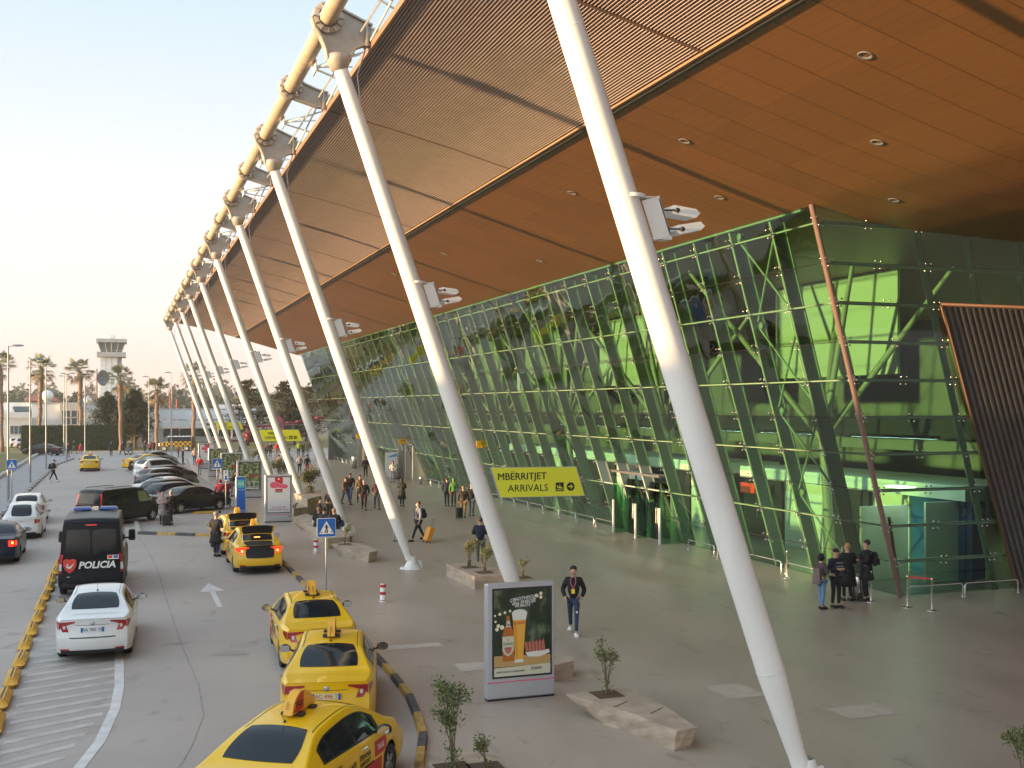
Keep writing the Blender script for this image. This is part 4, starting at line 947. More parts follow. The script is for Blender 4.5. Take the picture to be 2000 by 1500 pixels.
        for sg in (1, -1):
            b = MB(); B.patch(b, lambda u, v: B.capp(sg * lerp(.88, .99, (u + 1) / 2), lerp(.85, 1.66, (v + 1) / 2)), 3, 6, .010, 0, .1, (-1, 0, 0)); b.build('tail_light', M['taillight'], o)
            for (x0, x1) in ((.35, 1.45), (1.55, 2.7)):
                b = MB(); B.patch(b, lambda u, v: B.sidep(lerp(x0, x1, (u + 1) / 2), lerp(1.14, 1.66, (v + 1) / 2), sg), 8, 3, .006, 0, .1, (0, sg, 0)); b.build('side_window', M['carglass'], o)
            b = MB(); B.patch(b, lambda u, v: B.sidep(lerp(2.8, 3.6, (u + 1) / 2), lerp(1.10, lerp(1.64, 1.30, max(0, u) ** 2), (v + 1) / 2), sg), 8, 3, .006, 0, .1, (0, sg, 0)); b.build('side_window', mat('pale_cab_glass', (.22, .26, .12), .1), o)
            b = MB(); b.tube([(.5, sg * .62, 1.90), (.7, sg * .62, 1.95), (2.4, sg * .62, 1.95), (2.6, sg * .62, 1.90)], .018, 6); b.build('roof_rail', M['black'], o)
        plate_part(o, B, .72, 'AA 415 KM'); b = MB(); B.patch(b, lambda u, v: B.capp(u * .5, .93 + .02 * v), 6, 1, .012, 0, 0, (-1, 0, 0)); b.build('chrome_strip', M['chrome'], o)
        b = MB(); B.patch(b, lambda u, v: B.topp(lerp(3.12, 3.72, (v + 1) / 2), u * .9), 8, 5, .006, 0, .1, (1, 0, 1)); b.build('windscreen', M['carglass'], o)
    return o
van('police_van', mat('police_black', (.006, .007, .011), .35, spec=.18), (-.88, 37.7, 0), H(1.5), 'tall black police van marked POLICIA with a blue roof light bar', 'police van')
van('people_carrier', pb, (-1.55, 59.6, 0), H(40), 'black people carrier with roof rails, glinting in the low sun', 'van', cls='carrier')

# ---- other cars
SALOON = dict(L=4.82, Wd=1.82, top=[(0, 1.00), (.4, 1.06), (.85, 1.09), (1.25, 1.27), (1.65, 1.41), (2.3, 1.455), (2.8, 1.44), (3.25, 1.30), (3.7, 1.05), (4.1, .97), (4.5, .88), (4.82, .72)],
              belt=[(0, .96), (1, 1.0), (2.5, .95), (3.6, .92), (4.4, .82), (4.82, .64)], xr=.98, wb=2.85, roofw=.66, rear=[(.2, .06), (.34, .0), (.55, .01), (.68, .05), (.95, .06), (1.2, .06)])
HATCH = dict(L=4.25, Wd=1.76, top=[(0, 1.10), (.12, 1.22), (.35, 1.40), (.7, 1.50), (1.8, 1.53), (2.4, 1.48), (2.8, 1.32), (3.25, 1.07), (3.7, .97), (4.1, .84), (4.25, .72)],
             belt=[(0, 1.03), (1, 1.02), (2.5, .97), (3.3, .93), (4.0, .80), (4.25, .64)], xr=.82, wb=2.6, roofw=.68, rear=[(.2, .07), (.34, .0), (.6, .01), (.75, .05), (1.0, .07), (1.5, .16)])
SUV = dict(L=4.6, Wd=1.86, top=[(0, 1.22), (.10, 1.36), (.35, 1.56), (.75, 1.66), (2.0, 1.69), (2.6, 1.63), (3.0, 1.44), (3.4, 1.18), (3.9, 1.08), (4.4, .94), (4.6, .80)],
           belt=[(0, 1.12), (1, 1.12), (2.6, 1.06), (3.5, 1.02), (4.3, .88), (4.6, .70)], xr=.9, wb=2.7, r=.36, roofw=.68, zlow=.28, rear=[(.2, .08), (.4, .0), (.65, .02), (.8, .07), (1.1, .08), (1.6, .20)])
RETRO = dict(L=4.29, Wd=1.74, top=[(0, 1.02), (.10, 1.10), (.38, 1.36), (.75, 1.53), (1.7, 1.60), (2.3, 1.56), (2.7, 1.38), (3.1, 1.08), (3.6, .98), (4.1, .84), (4.29, .7)],
             belt=[(0, .98), (1, 1.0), (2.5, .98), (3.2, .95), (4.0, .8), (4.29, .62)], xr=.84, wb=2.616, roofw=.64, taper=.2, bow=.18, rear=[(.2, .07), (.34, .0), (.55, .02), (.66, .10), (.95, .13), (1.5, .2)])
def car(kind, pm, loc, rz, label, cat='car', group=None, lit=False, plate='AA 120 FK', badge_wing=False, glassm=None, nx=48, rimm=None):
    spec = dict(saloon=SALOON, hatch=HATCH, suv=SUV, retro=RETRO)[kind]; o = empty('parked_car', loc, rz, label, cat, group); B = Body(**spec)
    b = MB(); B.mesh(b, 0, nx); b.build('body', pm, o); L = B.L
    if kind == 'saloon': sedan_glass(o, B, (.95, 1.74), (3.05, 3.75), (1.3, 3.5), [(1.42, 1.72), (1.78, 2.5), (2.56, 3.38)]); hz, zt0, zt1 = .9, .70, .94
    else:
        uu = (.80, .86) if kind != 'retro' else (.72, .80)
        x1 = .62 if kind != 'retro' else .78
        sedan_glass(o, B, (.04, x1), (B.L * .595, B.L * .76), (.55, B.L * .70), [(.68, 1.05), (1.12, 1.85), (1.92, B.L * .665)], uw=uu); hz = B.zb(1.5) - .1; zt0, zt1 = (.74, 1.02) if kind != 'retro' else (.72, .92)
        if kind == 'suv': zt0, zt1 = .85, 1.10
    under(o, B, .34); wheels(o, B, B.r, rimm or M['rim']); mirror(o, B, L * .655, B.zb(L * .655) + .01, pm if kind != 'suv' else M['black'])
    handles(o, B, (L * .35, L * .56), hz, pm); seams(o, B, (L * .335, L * .52, L * .75))
    for sg in (1, -1):
        b = MB(); u0 = .70 if kind == 'saloon' else .80
        B.patch(b, lambda u, v: B.capp(sg * lerp(u0, .985, (u + 1) / 2), lerp(zt0, zt1, (v + 1) / 2)), 4, 4, .008, 0, .25, (-1, 0, 0))
        B.patch(b, lambda u, v: B.sidep(lerp(.0, .2, (u + 1) / 2), lerp(zt0 + .03, zt1 - .02, (v + 1) / 2), sg), 3, 3, .007, 0, .2, (0, sg, 0)); tl = b.build('tail_light', M['litred'] if lit else M['taillight'], o)
        if lit: b = MB(); B.patch(b, lambda u, v: B.capp(sg * lerp(.93, .84, (u + 1) / 2), lerp(.80, .89, (v + 1) / 2)), 4, 3, .014, 0, .4, (-1, 0, 0)); b.build('lamp_core', M['braking'], tl)
        b = MB(); B.patch(b, lambda u, v: B.capp(sg * lerp(.96, .6, (u + 1) / 2), lerp(.58, .70, (v + 1) / 2), 1), 5, 3, .008, 0, .2, (1, 0, 0)); b.build('headlight', M['clear'], o)
    plate_part(o, B, .55 if kind == 'retro' else (zt0 + zt1) / 2 - .06, plate)
    if kind == 'retro':
        p = B.capp(0, .86); b = MB()
        for sg in (1, -1): b.add([(p.x - .012, 0, .84), (p.x - .012, sg * .16, .885), (p.x - .012, sg * .16, .875), (p.x - .012, 0, .815)], [(0, 1, 2, 3), (3, 2, 1, 0)])
        b.build('winged_badge', M['grey_steel'], o)
    return o
RG = 'cars parked at an angle in the row by the kerb'
car('saloon', pnavy, (-4.62, 46.45, 0), H(0), 'dark saloon cut by the left picture edge with bright red tail lights', lit=True, plate='AB 907')
car('retro', pw, (-4.28, 55.0, 0), H(0), 'white round-backed retro hatchback with a winged badge')
car('hatch', pw, (-4.55, 61.6, 0), H(0), 'white hatchback just in front of the round-backed white car')
car('saloon', pb, (1.95, 65.4, 0), H(53), 'glossy black saloon parked nearest in the angled row, beside the couple', group=RG)
def row(kind, pm, cx, cy, hd, label, **k):
    L = dict(saloon=SALOON, hatch=HATCH, suv=SUV, retro=RETRO)[kind]['L']; a = R(90 - hd)
    return car(kind, pm, (cx - math.cos(a) * L / 2, cy - math.sin(a) * L / 2, 0), a, label, group=RG, **k)
row('hatch', pnavy, 3.4, 70.1, 53, 'dark blue hatchback right behind the black saloon in the angled row')
row('hatch', pb, 3.2, 73.2, 53, 'black hatchback third in the angled row')
row('saloon', pw, 3.0, 76.4, 53, 'white saloon fourth in the angled row')
row('hatch', pnavy, 3.0, 79.6, 53, 'navy hatchback fifth in the angled row, mostly hidden')
row('suv', pgrey, 3.2, 83.6, 53, 'charcoal off-roader with a pale side window in the middle of the row')
row('saloon', pbrown, 3.5, 91.6, 53, 'dark brown saloon behind the charcoal off-roader')
row('suv', pw, 3.3, 98.6, 53, 'white off-roader halfway along the angled row')
row('hatch', pgrey, 3.2, 105.2, 53, 'dark grey hatchback beyond the white off-roader')
row('saloon', pb, 3.1, 109.4, 53, 'black saloon next to the distant yellow parked taxi')
a_ = R(90 - 53); sedan('taxi', taxi_y, (2.4 - math.cos(a_) * 2.26, 112.5 - math.sin(a_) * 2.26, 0), a_, 'yellow taxi parked in the angled row, its tail blazing in the sun', 'taxi', RG, taxi=False, nx=40, plate='AC 111 T', pmat=M['plateo'], pink='red')
row('saloon', psil, 3.4, 121.5, 53, 'silver saloon at the far end of the angled row')
a_ = R(90 + 62); car('saloon', pbrown, (-6.9, 147.6, 0), a_, 'maroon saloon turning past the corner of the lawn')
for (x, y, h, kd, pm, lb) in ((-14.2, 172, 100, 'suv', psil, 'silver off-roader parked left of the dark hedge'), (-15.6, 178, 95, 'hatch', pw, 'white hatchback parked behind the silver one, left of the hedge'), (-17.5, 185, 95, 'saloon', pnavy, 'dark saloon parked farthest left, behind the lawn')):
    car(kd, pm, (x, y, 0), R(90 - h), lb, nx=30)

# ---- chequered airport truck
def truck():
    c = G(345, 881); o = empty('airfield_truck', (c.x, c.y, 0), R(176), 'black and yellow chequered airfield truck with one headlamp glowing', 'truck')
    m = bpy.data.materials.new('chequers'); m.use_nodes = True; t = m.node_tree; ch = t.nodes.new('ShaderNodeTexChecker'); ch.inputs['Scale'].default_value = 3.3; ch.inputs[1].default_value = (.7, .42, .02, 1); ch.inputs[2].default_value = (.02, .02, .02, 1)
    tc = t.nodes.new('ShaderNodeTexCoord'); mp = t.nodes.new('ShaderNodeMapping'); mp.inputs['Location'].default_value = (.1, .07, .05); t.links.new(tc.outputs['Object'], mp.inputs[0]); t.links.new(mp.outputs[0], ch.inputs[0]); t.links.new(ch.outputs[0], t.nodes['Principled BSDF'].inputs['Base Color'])
    b = MB(); b.box((-.35, 0, .98), (3.3, 1.75, .78), 0, None, 1, .05); b.box((1.75, 0, .92), (1.0, 1.7, .6), 0, None, .95, .06); b.build('body', m, o)
    b = MB(); b.box((-.5, 0, 1.66), (2.9, 1.6, .6), 0, None, .93, .05); b.box((1.05, 0, 1.62), (.25, 1.55, .5), 0, None, .8, .03); cb_ = b.build('cabin', M['carglass'], o)
    b = MB(); b.box((-.4, 0, 2.0), (3.2, 1.7, .08), 0, None, 1, .03)
    for k in range(7): b.tube([(-1.9 + k * .5, -.8, 2.02), (-1.9 + k * .5, 0, 2.1), (-1.9 + k * .5, .8, 2.02)], .04, 6)
    b.build('roof_rack', M['white'], o)
    for x in (-1.3, 1.6):
        for s_ in (-1, 1):
            b = MB(); b.lathe([(.16, -.1), (.36, -.1), (.38, 0), (.36, .1), (.16, .1)], 20, 0, (0, 0, 0), 'Y'); wh = b.build('wheel', M['tyre'], o, (x, s_ * .82, .38)); b = MB(); b.lathe([(0, .07), (.13, .08), (.23, .11), (.25, .1), (0, .06)], 16, 0, (0, 0, 0), 'Y'); r_ = b.build('rim', M['white'], wh)
            if s_ < 0: r_.rotation_euler = (0, 0, math.pi)
    for s_ in (-1, 1):
        b = MB(); b.lathe([(0, 0), (.12, 0), (.13, -.05)], 14, 0, (2.27, s_ * .6, .95), 'X'); b.build('headlight', mat('lit_headlamp', (.8, .7, .5), .3, emit=(1, .75, .35), es=6) if s_ > 0 else M['clear'], o)
    b = MB(); b.box((2.3, 0, .55), (.14, 1.7, .2), 0, None, 1, .04); b.box((-2.05, 0, .55), (.12, 1.7, .18)); b.build('bumper', M['trim'], o)
truck()
# ================================================================ STREET OBJECTS
def poly_patch(b, M_, pts, m=0):
    n = len(pts); b.add([M_ @ Vector((x, y, 0)) for x, y in pts], [tuple(range(n))], m)
def disc(b, M_, cx, cy, r, m=0, n=14, ry=None): poly_patch(b, M_, [(cx + r * math.cos(2 * math.pi * k / n), cy + (ry or r) * math.sin(2 * math.pi * k / n)) for k in range(n)], m)
# ---- light boxes with posters
M['alu'] = mat('brushed_alu', (.50, .50, .53), .4, .4, var=.04)
def noise_poster(name, ramp, scale, stretch=(1, 1, 1)):
    m = bpy.data.materials.new(name); m.use_nodes = True; t = m.node_tree; n = t.nodes.new('ShaderNodeTexNoise'); n.inputs['Scale'].default_value = scale; n.inputs['Detail'].default_value = 7
    tc = t.nodes.new('ShaderNodeTexCoord'); mp = t.nodes.new('ShaderNodeMapping'); mp.inputs['Scale'].default_value = stretch; t.links.new(tc.outputs['Object'], mp.inputs[0]); t.links.new(mp.outputs[0], n.inputs['Vector'])
    r = t.nodes.new('ShaderNodeValToRGB')
    for i, (p, c) in enumerate(ramp):
        e = r.color_ramp.elements[i] if i < 2 else r.color_ramp.elements.new(p)
        e.position = p; e.color = (*c, 1)
    t.links.new(n.outputs[0], r.inputs[0]); t.links.new(r.outputs[0], t.nodes['Principled BSDF'].inputs['Base Color']); t.nodes['Principled BSDF'].inputs['Roughness'].default_value = .15
    return m
M['forest'] = noise_poster('forest_print', [(.3, (.03, .045, .02)), (.48, (.10, .13, .05)), (.6, (.32, .36, .20)), (.75, (.55, .58, .42))], 5)
M['bokeh'] = noise_poster('bokeh_print', [(.35, (.012, .02, .012)), (.55, (.03, .045, .02)), (.7, (.16, .2, .12)), (.85, (.35, .4, .3))], 2.6, (1, 1, .7))
def flat(name, c, r=.2): return mat(name, c, r)
M['beer'] = flat('poster_amber', (.72, .30, .03)); M['beer2'] = flat('poster_gold', (.80, .42, .06)); M['foam'] = flat('poster_foam', (.75, .74, .66)); M['cream_p'] = flat('poster_cream', (.62, .60, .46)); M['table'] = flat('poster_table', (.52, .33, .13)); M['glow'] = flat('poster_glow', (.85, .75, .5)); M['bottle'] = flat('poster_bottle', (.48, .14, .02)); M['meat'] = flat('poster_meat', (.50, .16, .12)); M['pale'] = flat('poster_pale', (.66, .68, .72)); M['solered'] = flat('poster_red', (.55, .03, .05)); M['rose'] = flat('poster_rose', (.66, .12, .2)); M['ok'] = flat('poster_orange', (.65, .33, .05))
def lightbox(x0, x1, y, h, kind, label):
    w_ = x1 - x0; o = empty('poster_light_box', ((x0 + x1) / 2, y, 0), 0, label, 'advertising light box', 'poster light boxes along the kerb'); s = w_ / 1.5
    b = MB(); b.box((0, .11, h / 2 + .02), (w_, .22, h - .03), 0, None, 1, .03); b.build('casing', M['alu'], o)
    b = MB(); b.box((0, .11, .02), (w_ * .98, .18, .05)); b.build('plinth', M['trim'], o)
    zb_, zt_ = h * .195, h * .965; b = MB(); b.box((.02, -.003, (zb_ + zt_) / 2), (w_ * .88, .02, zt_ - zb_)); b.build('frame', M['black'], o)
    b = MB(); b.box((0, -.002, h * .162), (w_ * .985, .012, .022)); b.build('stripe', M['rose'], o)
    pw_, ph = w_ * .83, zt_ - zb_ - .08; zc = (zb_ + zt_) / 2; base = lambda k: UP((.02, -.014 - .0012 * k, zc)); u, v = pw_ / 2, ph / 2
    bgm = {'beer': 'bokeh', 'sole': 'pale', 'forest': 'forest'}[kind]
    b = MB(); poly_patch(b, base(0), [(-u, -v), (u, -v), (u, v), (-u, v)]); p = b.build('poster', M[bgm], o)
    def bit(nm, mm, k, *polys):
        b = MB()
        for q in polys: poly_patch(b, base(k), [(x * u, y * v) for x, y in q])
        return b.build(nm, M[mm], p)
    def txt(t, sz, x, y, mm, k, sh=0, bo=.01, rz=0):
        b = MB(); b.text(t, sz, base(k) @ Matrix.Translation((x * u, y * v, 0)) @ Matrix.Rotation(rz, 4, 'Z'), 0, 0, sh, bo); b.build('poster_lettering', M[mm], p)
    if kind == 'beer':
        bit('printed_table', 'table', 1, [(-1, -.78), (1, -.78), (1, -.56), (-1, -.52)]); bit('printed_band', 'cream_p', 2, [(-1, -1), (1, -1), (1, -.77), (-1, -.80)])
        b = MB(); rr = random.Random(2)
        for (x, y, r_) in [(-.97, .42, .03), (-.80, .45, .04), (-.62, .48, .035), (-.44, .51, .035), (.52, .83, .045), (.66, .88, .045), (.66, .79, .045), (-.95, .28, .03), (-.85, .18, .05), (-.72, .14, .06), (-.9, .1, .05)]: disc(b, base(1), x * u, y * v, r_ * .8)
        b.build('printed_lights', M['glow'], p)
        bit('printed_bottle', 'bottle', 3, [(-.70, -.66), (-.30, -.66), (-.30, -.06), (-.36, .10), (-.44, .18), (-.46, .40), (-.56, .40), (-.58, .18), (-.66, .08), (-.72, -.08)])
        bit('printed_label', 'cream_p', 4, [(-.71, -.08), (-.31, -.08), (-.31, -.40), (-.40, -.50), (-.51, -.54), (-.62, -.50), (-.71, -.40)], [(-.60, .14), (-.40, .14), (-.46, .29), (-.54, .29)])
        bit('printed_crest', 'meat', 5, [(-.54, -.14), (-.48, -.14), (-.51, -.19)], [(-.66, -.33), (-.36, -.33), (-.42, -.45), (-.51, -.49), (-.60, -.45)])
        bit('printed_beer', 'beer2', 4, [(-.26, -.64), (.02, -.64), (.12, .30), (-.34, .30)]); bit('printed_amber', 'beer', 5, [(-.24, -.62), (-.16, -.62), (-.22, .26), (-.31, .26)])
        bit('printed_foam', 'foam', 5, [(-.34, .29), (.12, .29), (.17, .46), (.08, .52), (-.12, .54), (-.30, .52), (-.38, .46)]); bit('printed_glass_base', 'foam', 5, [(-.29, -.70), (.05, -.70), (.02, -.63), (-.26, -.63)])
        bit('printed_plate', 'foam', 3, [(.10, -.48), (.95, -.44), (.98, -.52), (.6, -.60), (.2, -.58)])
        bit('printed_food', 'meat', 4, *[[(.12 + k * .12, -.46), (.22 + k * .12, -.47), (.16 + k * .12, -.22 + .01 * k), (.08 + k * .12, -.26)] for k in range(6)])
        txt('ÇBROTHISOJE', .095 * s, .02, .79, 'white', 6, .2, .012, .12); txt('dhe SHIJOJE', .105 * s, .04, .70, 'white', 6, .2, .012, .10); txt('ME MIQTË', .075 * s, .0, .62, 'white', 6, .1, .01, .05)
        txt('ELBAR', .075 * s, -.51, -.25, 'ink', 6, 0, .008); txt('BIRRE', .035 * s, -.51, -.345, 'ink', 6); txt('ELBAR', .07 * s, -.5, .19, 'ink', 6); txt('ELBAR', .09 * s, -.12, .22, 'solered', 6, 0, .01); txt('ELBAR', .085 * s, .5, -.86, 'ink', 6, 0, .01); txt('BIRRË SHQIP E KUJDESSHME', .05 * s, -.42, -.90, 'ink', 6)
    elif kind == 'sole':
        bit('printed_strap', 'solered', 1, [(-.35, 1), (.35, 1), (.35, .62), (-.35, .62)], [(-.33, .34), (.33, .34), (.33, .22), (-.33, .22)]); bit('printed_bar', 'ink', 1, [(-.33, .20), (.33, .20), (.33, .14), (-.33, .14)])
        sole = [(-.80, .52), (-.76, .66), (-.60, .74), (-.35, .74), (-.05, .66), (.25, .60), (.55, .60), (.74, .55), (.80, .46), (.72, .36), (.50, .34), (.2, .38), (-.1, .40), (-.4, .38), (-.66, .40)]
        bit('printed_sole', 'rose', 3, sole); bit('printed_outline', 'white', 2, [(x * 1.06, .52 + (y - .52) * 1.1) for x, y in sole])
        b = MB(); disc(b, base(2), -.02 * u, .9 * v, .045); b.build('printed_mark', M['white'], p)
        txt('JUST ONE STEP', .11 * s, 0, -.72, 'solered', 4, 0, .005); txt('AWAY FROM LOCAL', .11 * s, 0, -.86, 'solered', 4, 0, .005)
    else:
        bit('printed_frames', 'pale', 1, [(-.95, -.93), (.9, -.93), (.9, -.84), (-.95, -.84)], *[[(-.92 + k * .46, -.78), (-.52 + k * .46, -.78), (-.52 + k * .46, -.40), (-.92 + k * .46, -.40)] for k in range(4)])
        bit('printed_pictures', 'forest', 2, *[[(-.88 + k * .46, -.75), (-.56 + k * .46, -.75), (-.56 + k * .46, -.43), (-.88 + k * .46, -.43)] for k in range(4)])
        bit('printed_ribbon', 'solered', 2, [(-.1, -.06), (.95, -.02), (.95, .06), (-.1, .02)])
lightbox(7.12, 8.62, 21.54, 2.42, 'beer', 'large light box with a beer poster, nearest the camera on the plaza')
lightbox(7.14, 8.57, 58.8, 2.5, 'sole', 'light box with a red shoe sole poster beside the blue totem')
lightbox(7.30, 8.95, 75.2, 2.5, 'forest', 'light box with a green forest poster behind the shoe sole one')
lightbox(7.25, 8.90, 87.0, 2.55, 'forest', 'light box with a green forest poster behind the small blue crossing sign')
lightbox(7.2, 8.85, 99, 2.5, 'forest', 'light box with a green forest poster, fourth along the kerb')
lightbox(7.2, 8.8, 112, 2.5, 'sole', 'farthest light box with a red shoe sole poster')
# ---- blue totem and small sign posts
c = G(470, 1003); o = empty('information_totem', (c.x, c.y, 0), 0, 'tall blue totem with a teal screen beside the parked black saloon', 'totem')
b = MB(); b.box((0, 0, 1.06), (.56, .16, 2.12), 0, None, 1, .02); b.build('casing', M['alu'], o); b = MB(); b.box((.01, -.085, 1.06), (.46, .01, 2.04)); b.build('panel', M['blue'], o)
b = MB(); b.box((.01, -.093, 1.70), (.38, .01, .46)); sc2 = b.build('screen', mat('teal_screen', (.05, .45, .45), .3), o); b = MB(); b.text('G3', .26, UP((.01, -.1, 1.70)), 0, .001); b.build('screen_lettering', M['white'], sc2)
b = MB(); b.text('TAXI · BUS', .08, UP((.01, -.093, 1.36)), 0, .001); b.box((.01, -.092, .16), (.42, .004, .02)); b.build('lettering', M['white'], o)
c = G(441, 1003); o = empty('parking_sign', (c.x, c.y, 0), 0, 'narrow white disabled-parking sign on a thin post by the two people in red', 'road sign')
b = MB(); b.tube([(0, 0, 0), (0, 0, 2.4)], .03, 8); b.build('post', M['galv'], o); b = MB(); b.box((.0, -.04, 2.16), (.26, .02, .62)); pl_ = b.build('plate', M['white'], o)
b = MB(); b.text('P', .22, UP((0, -.053, 2.33)), 0, .001, bold=.02); disc(b, UP((0, -.053, 2.1)), 0, 0, .06); b.box((0, -.053, 1.98), (.13, .004, .12)); b.build('symbol', M['blue'], pl_)
c = G(431, 990); o = empty('white_notice', (c.x, c.y, 0), 0, 'small white notice board on a short post behind the two people in red', 'sign'); b = MB(); b.tube([(0, 0, 0), (0, 0, 2.0)], .025, 8); b.build('post', M['galv'], o); b = MB(); b.box((0, -.03, 1.85), (.2, .02, .34)); b.build('plate', M['white'], o)
# ---- pedestrian crossing signs
def crossing(px, py, w_, z0, label):
    c = G(px, py); o = empty('crossing_sign', (c.x, c.y, 0), 0, label, 'crossing sign', 'blue pedestrian crossing signs')
    b = MB(); b.tube([(0, 0, 0), (0, 0, z0 + w_)], .03, 10); b.build('post', M['galv'], o)
    n = 6; r = .045; pts = []
    for (sx, sy, a0) in ((1, 1, 0), (-1, 1, 90), (-1, -1, 180), (1, -1, 270)):
        for k in range(n + 1): a = R(a0 + 90 * k / n); pts.append((sx * (w_ / 2 - r) + r * math.cos(a), sy * (w_ / 2 - r) + r * math.sin(a)))
    K = lambda k: UP((0, -.045 - .0015 * k, z0 + w_ / 2)); b = MB(); b.prism(pts, .018, K(0) @ Matrix.Translation((0, 0, -.012))); pl = b.build('plate', M['white'], o)
    q = w_ / .6
    b = MB(); poly_patch(b, K(6), [(x * .955, y * .955) for x, y in pts]); b.build('blue_field', M['blue'], pl)
    b = MB(); poly_patch(b, K(8), [(-.235 * q, -.2 * q), (.235 * q, -.2 * q), (0, .21 * q)]); b.build('triangle', M['white'], pl)
    b = MB(); k8 = K(10); disc(b, k8, -.005 * q, .10 * q, .018 * q, n=10)
    for P in ([(-.02, .075), (.02, .075), (.03, .0), (.045, -.17), (.015, -.17), (0, -.03), (-.04, -.17), (-.07, -.17), (-.02, -.02), (-.03, .03), (-.06, -.01), (-.075, .0)], [(.02, .07), (.07, .0), (.06, -.01), (.02, .03)], [(-.19, -.17), (-.155, -.17), (-.125, -.11), (-.145, -.11)], [(.19, -.17), (.155, -.17), (.125, -.11), (.145, -.11)], [(-.012, -.17), (.01, -.17), (.005, -.11), (-.008, -.11)]):
        poly_patch(b, k8, [(x * q, y * q) for x, y in P])
    b.build('walking_figure', M['ink'], pl)
crossing(637, 1162, .61, 1.88, 'blue square crossing sign on a tall post beside the taxi queue')
crossing(424, 972, .66, 1.95, 'smaller blue crossing sign in front of the forest poster boxes')
crossing(23, 987, .62, 2.2, 'blue crossing sign on the left pavement beside a lamp post')
# ---- striped bollards, lane separators, wheel stops
def bollard(px, py, label):
    c = G(px, py); o = empty('striped_bollard', (c.x, c.y, 0), 0, label, 'bollard', 'red and white striped bollards'); b = MB()
    b.lathe([(.11, 0), (.11, .03), (.09, .035), (.09, .52), (.085, .55), (0, .555)], 18); b.build('post', M['white'], o); b = MB()
    for z in (.0, .2, .43): b.lathe([(.093, z + .02), (.093, z + (.06 if z == 0 else .115))], 18)
    b.build('red_band', M['red'], o)
bollard(748, 1175, 'red and white bollard right of the blue crossing sign, nearer one'); bollard(617, 1080, 'red and white bollard left of the blue crossing sign, farther one')
M['sepy'] = mat('separator_yellow', (.58, .31, .03), .55, var=.25, scale=5)
sb = MB(); sb.box((0, 0, .11), (.30, 1.42, .22), 0, None, .86, .09); slot = MB(); slot.box((0, 0, .213), (.03, .95, .02)); sep0 = None
for i in range(15):
    y = 19.2 + i * 1.87; lb = 'yellow rubber lane separator in the row left of the hatched area'
    if i == 0: sep0 = sb.build('lane_separator', M['sepy'], None, (-2.25, y, 0)); tag(sep0, lb, 'lane separator', 'lane separators'); slot.build('slot', M['dark'], sep0)
    else: c = copy_tree(sep0, None, (-2.25 + (i % 3 - 1) * .02, y, 0)); c.rotation_euler = (0, 0, R((i * 7 % 5) - 2) * .6)
st = None
for (px, py) in ((378, 945), (384, 950), (390, 956), (396, 962), (402, 968), (431, 1002)):
    c = G(px, py)
    if st is None:
        b = MB(); b.box((-.85, 0, .06), (1.5, .16, .12), 0, None, .85, .02); st = b.build('wheel_stop', M['sepy'], None, c); tag(st, 'yellow wheel stop on the asphalt by the parked row', 'wheel stop', 'wheel stops of the angled bays'); b = MB(); b.box((-.04, 0, .06), (.12, .17, .11)); b.build('end_cap', M['dark'], st)
    else: copy_tree(st, None, c)
# ---- street lamps
def lamp(px, py, top, label, twin=False, arm=1):
    c = G(px, py); h = HC + (794 - top) / F * (c.x * SA + c.y * CA); o = empty('street_lamp', (c.x, c.y, 0), 0, label, 'street lamp', 'tall street lamps')
    b = MB(); b.tube([(0, 0, 0), (0, 0, 1.2), (0, 0, h * .5), (0, 0, h)], [.085, .08, .062, .045], 10); b.tube([(0, 0, h - .04), (.3 * arm, -.05, h + .04)], .03, 6); b.lathe([(.17, 0), (.17, .03), (.1, .04)], 10); b.build('pole', M['galv'], o)
    b = MB(); b.ball((.52 * arm, -.1, h + .05), (.42, .16, .075), 12, 6)
    if twin: b.ball((-.4, .1, h + .05), (.34, .14, .07), 12, 6)
    b.build('lamp_head', M['grey_steel'], o)
lamp(16, 983, 676, 'street lamp nearest the camera on the left pavement', arm=1); lamp(59, 945, 701, 'second street lamp along the left pavement'); lamp(90, 918, 716, 'third street lamp on the left pavement, before the parked maroon saloon')
lamp(130, 901, 730, 'fourth street lamp, in front of the tighter twin pole by the hedge', twin=True); lamp(125, 890, 735, 'street lamp standing just behind another pole by the hedge', twin=True); lamp(166, 884, 735, 'slim street lamp in front of the hedge right of a palm'); lamp(291, 885, 736, 'street lamp right of the dark conifers', arm=-1); lamp(335, 889, 728, 'street lamp in front of the chequered truck', arm=-1)
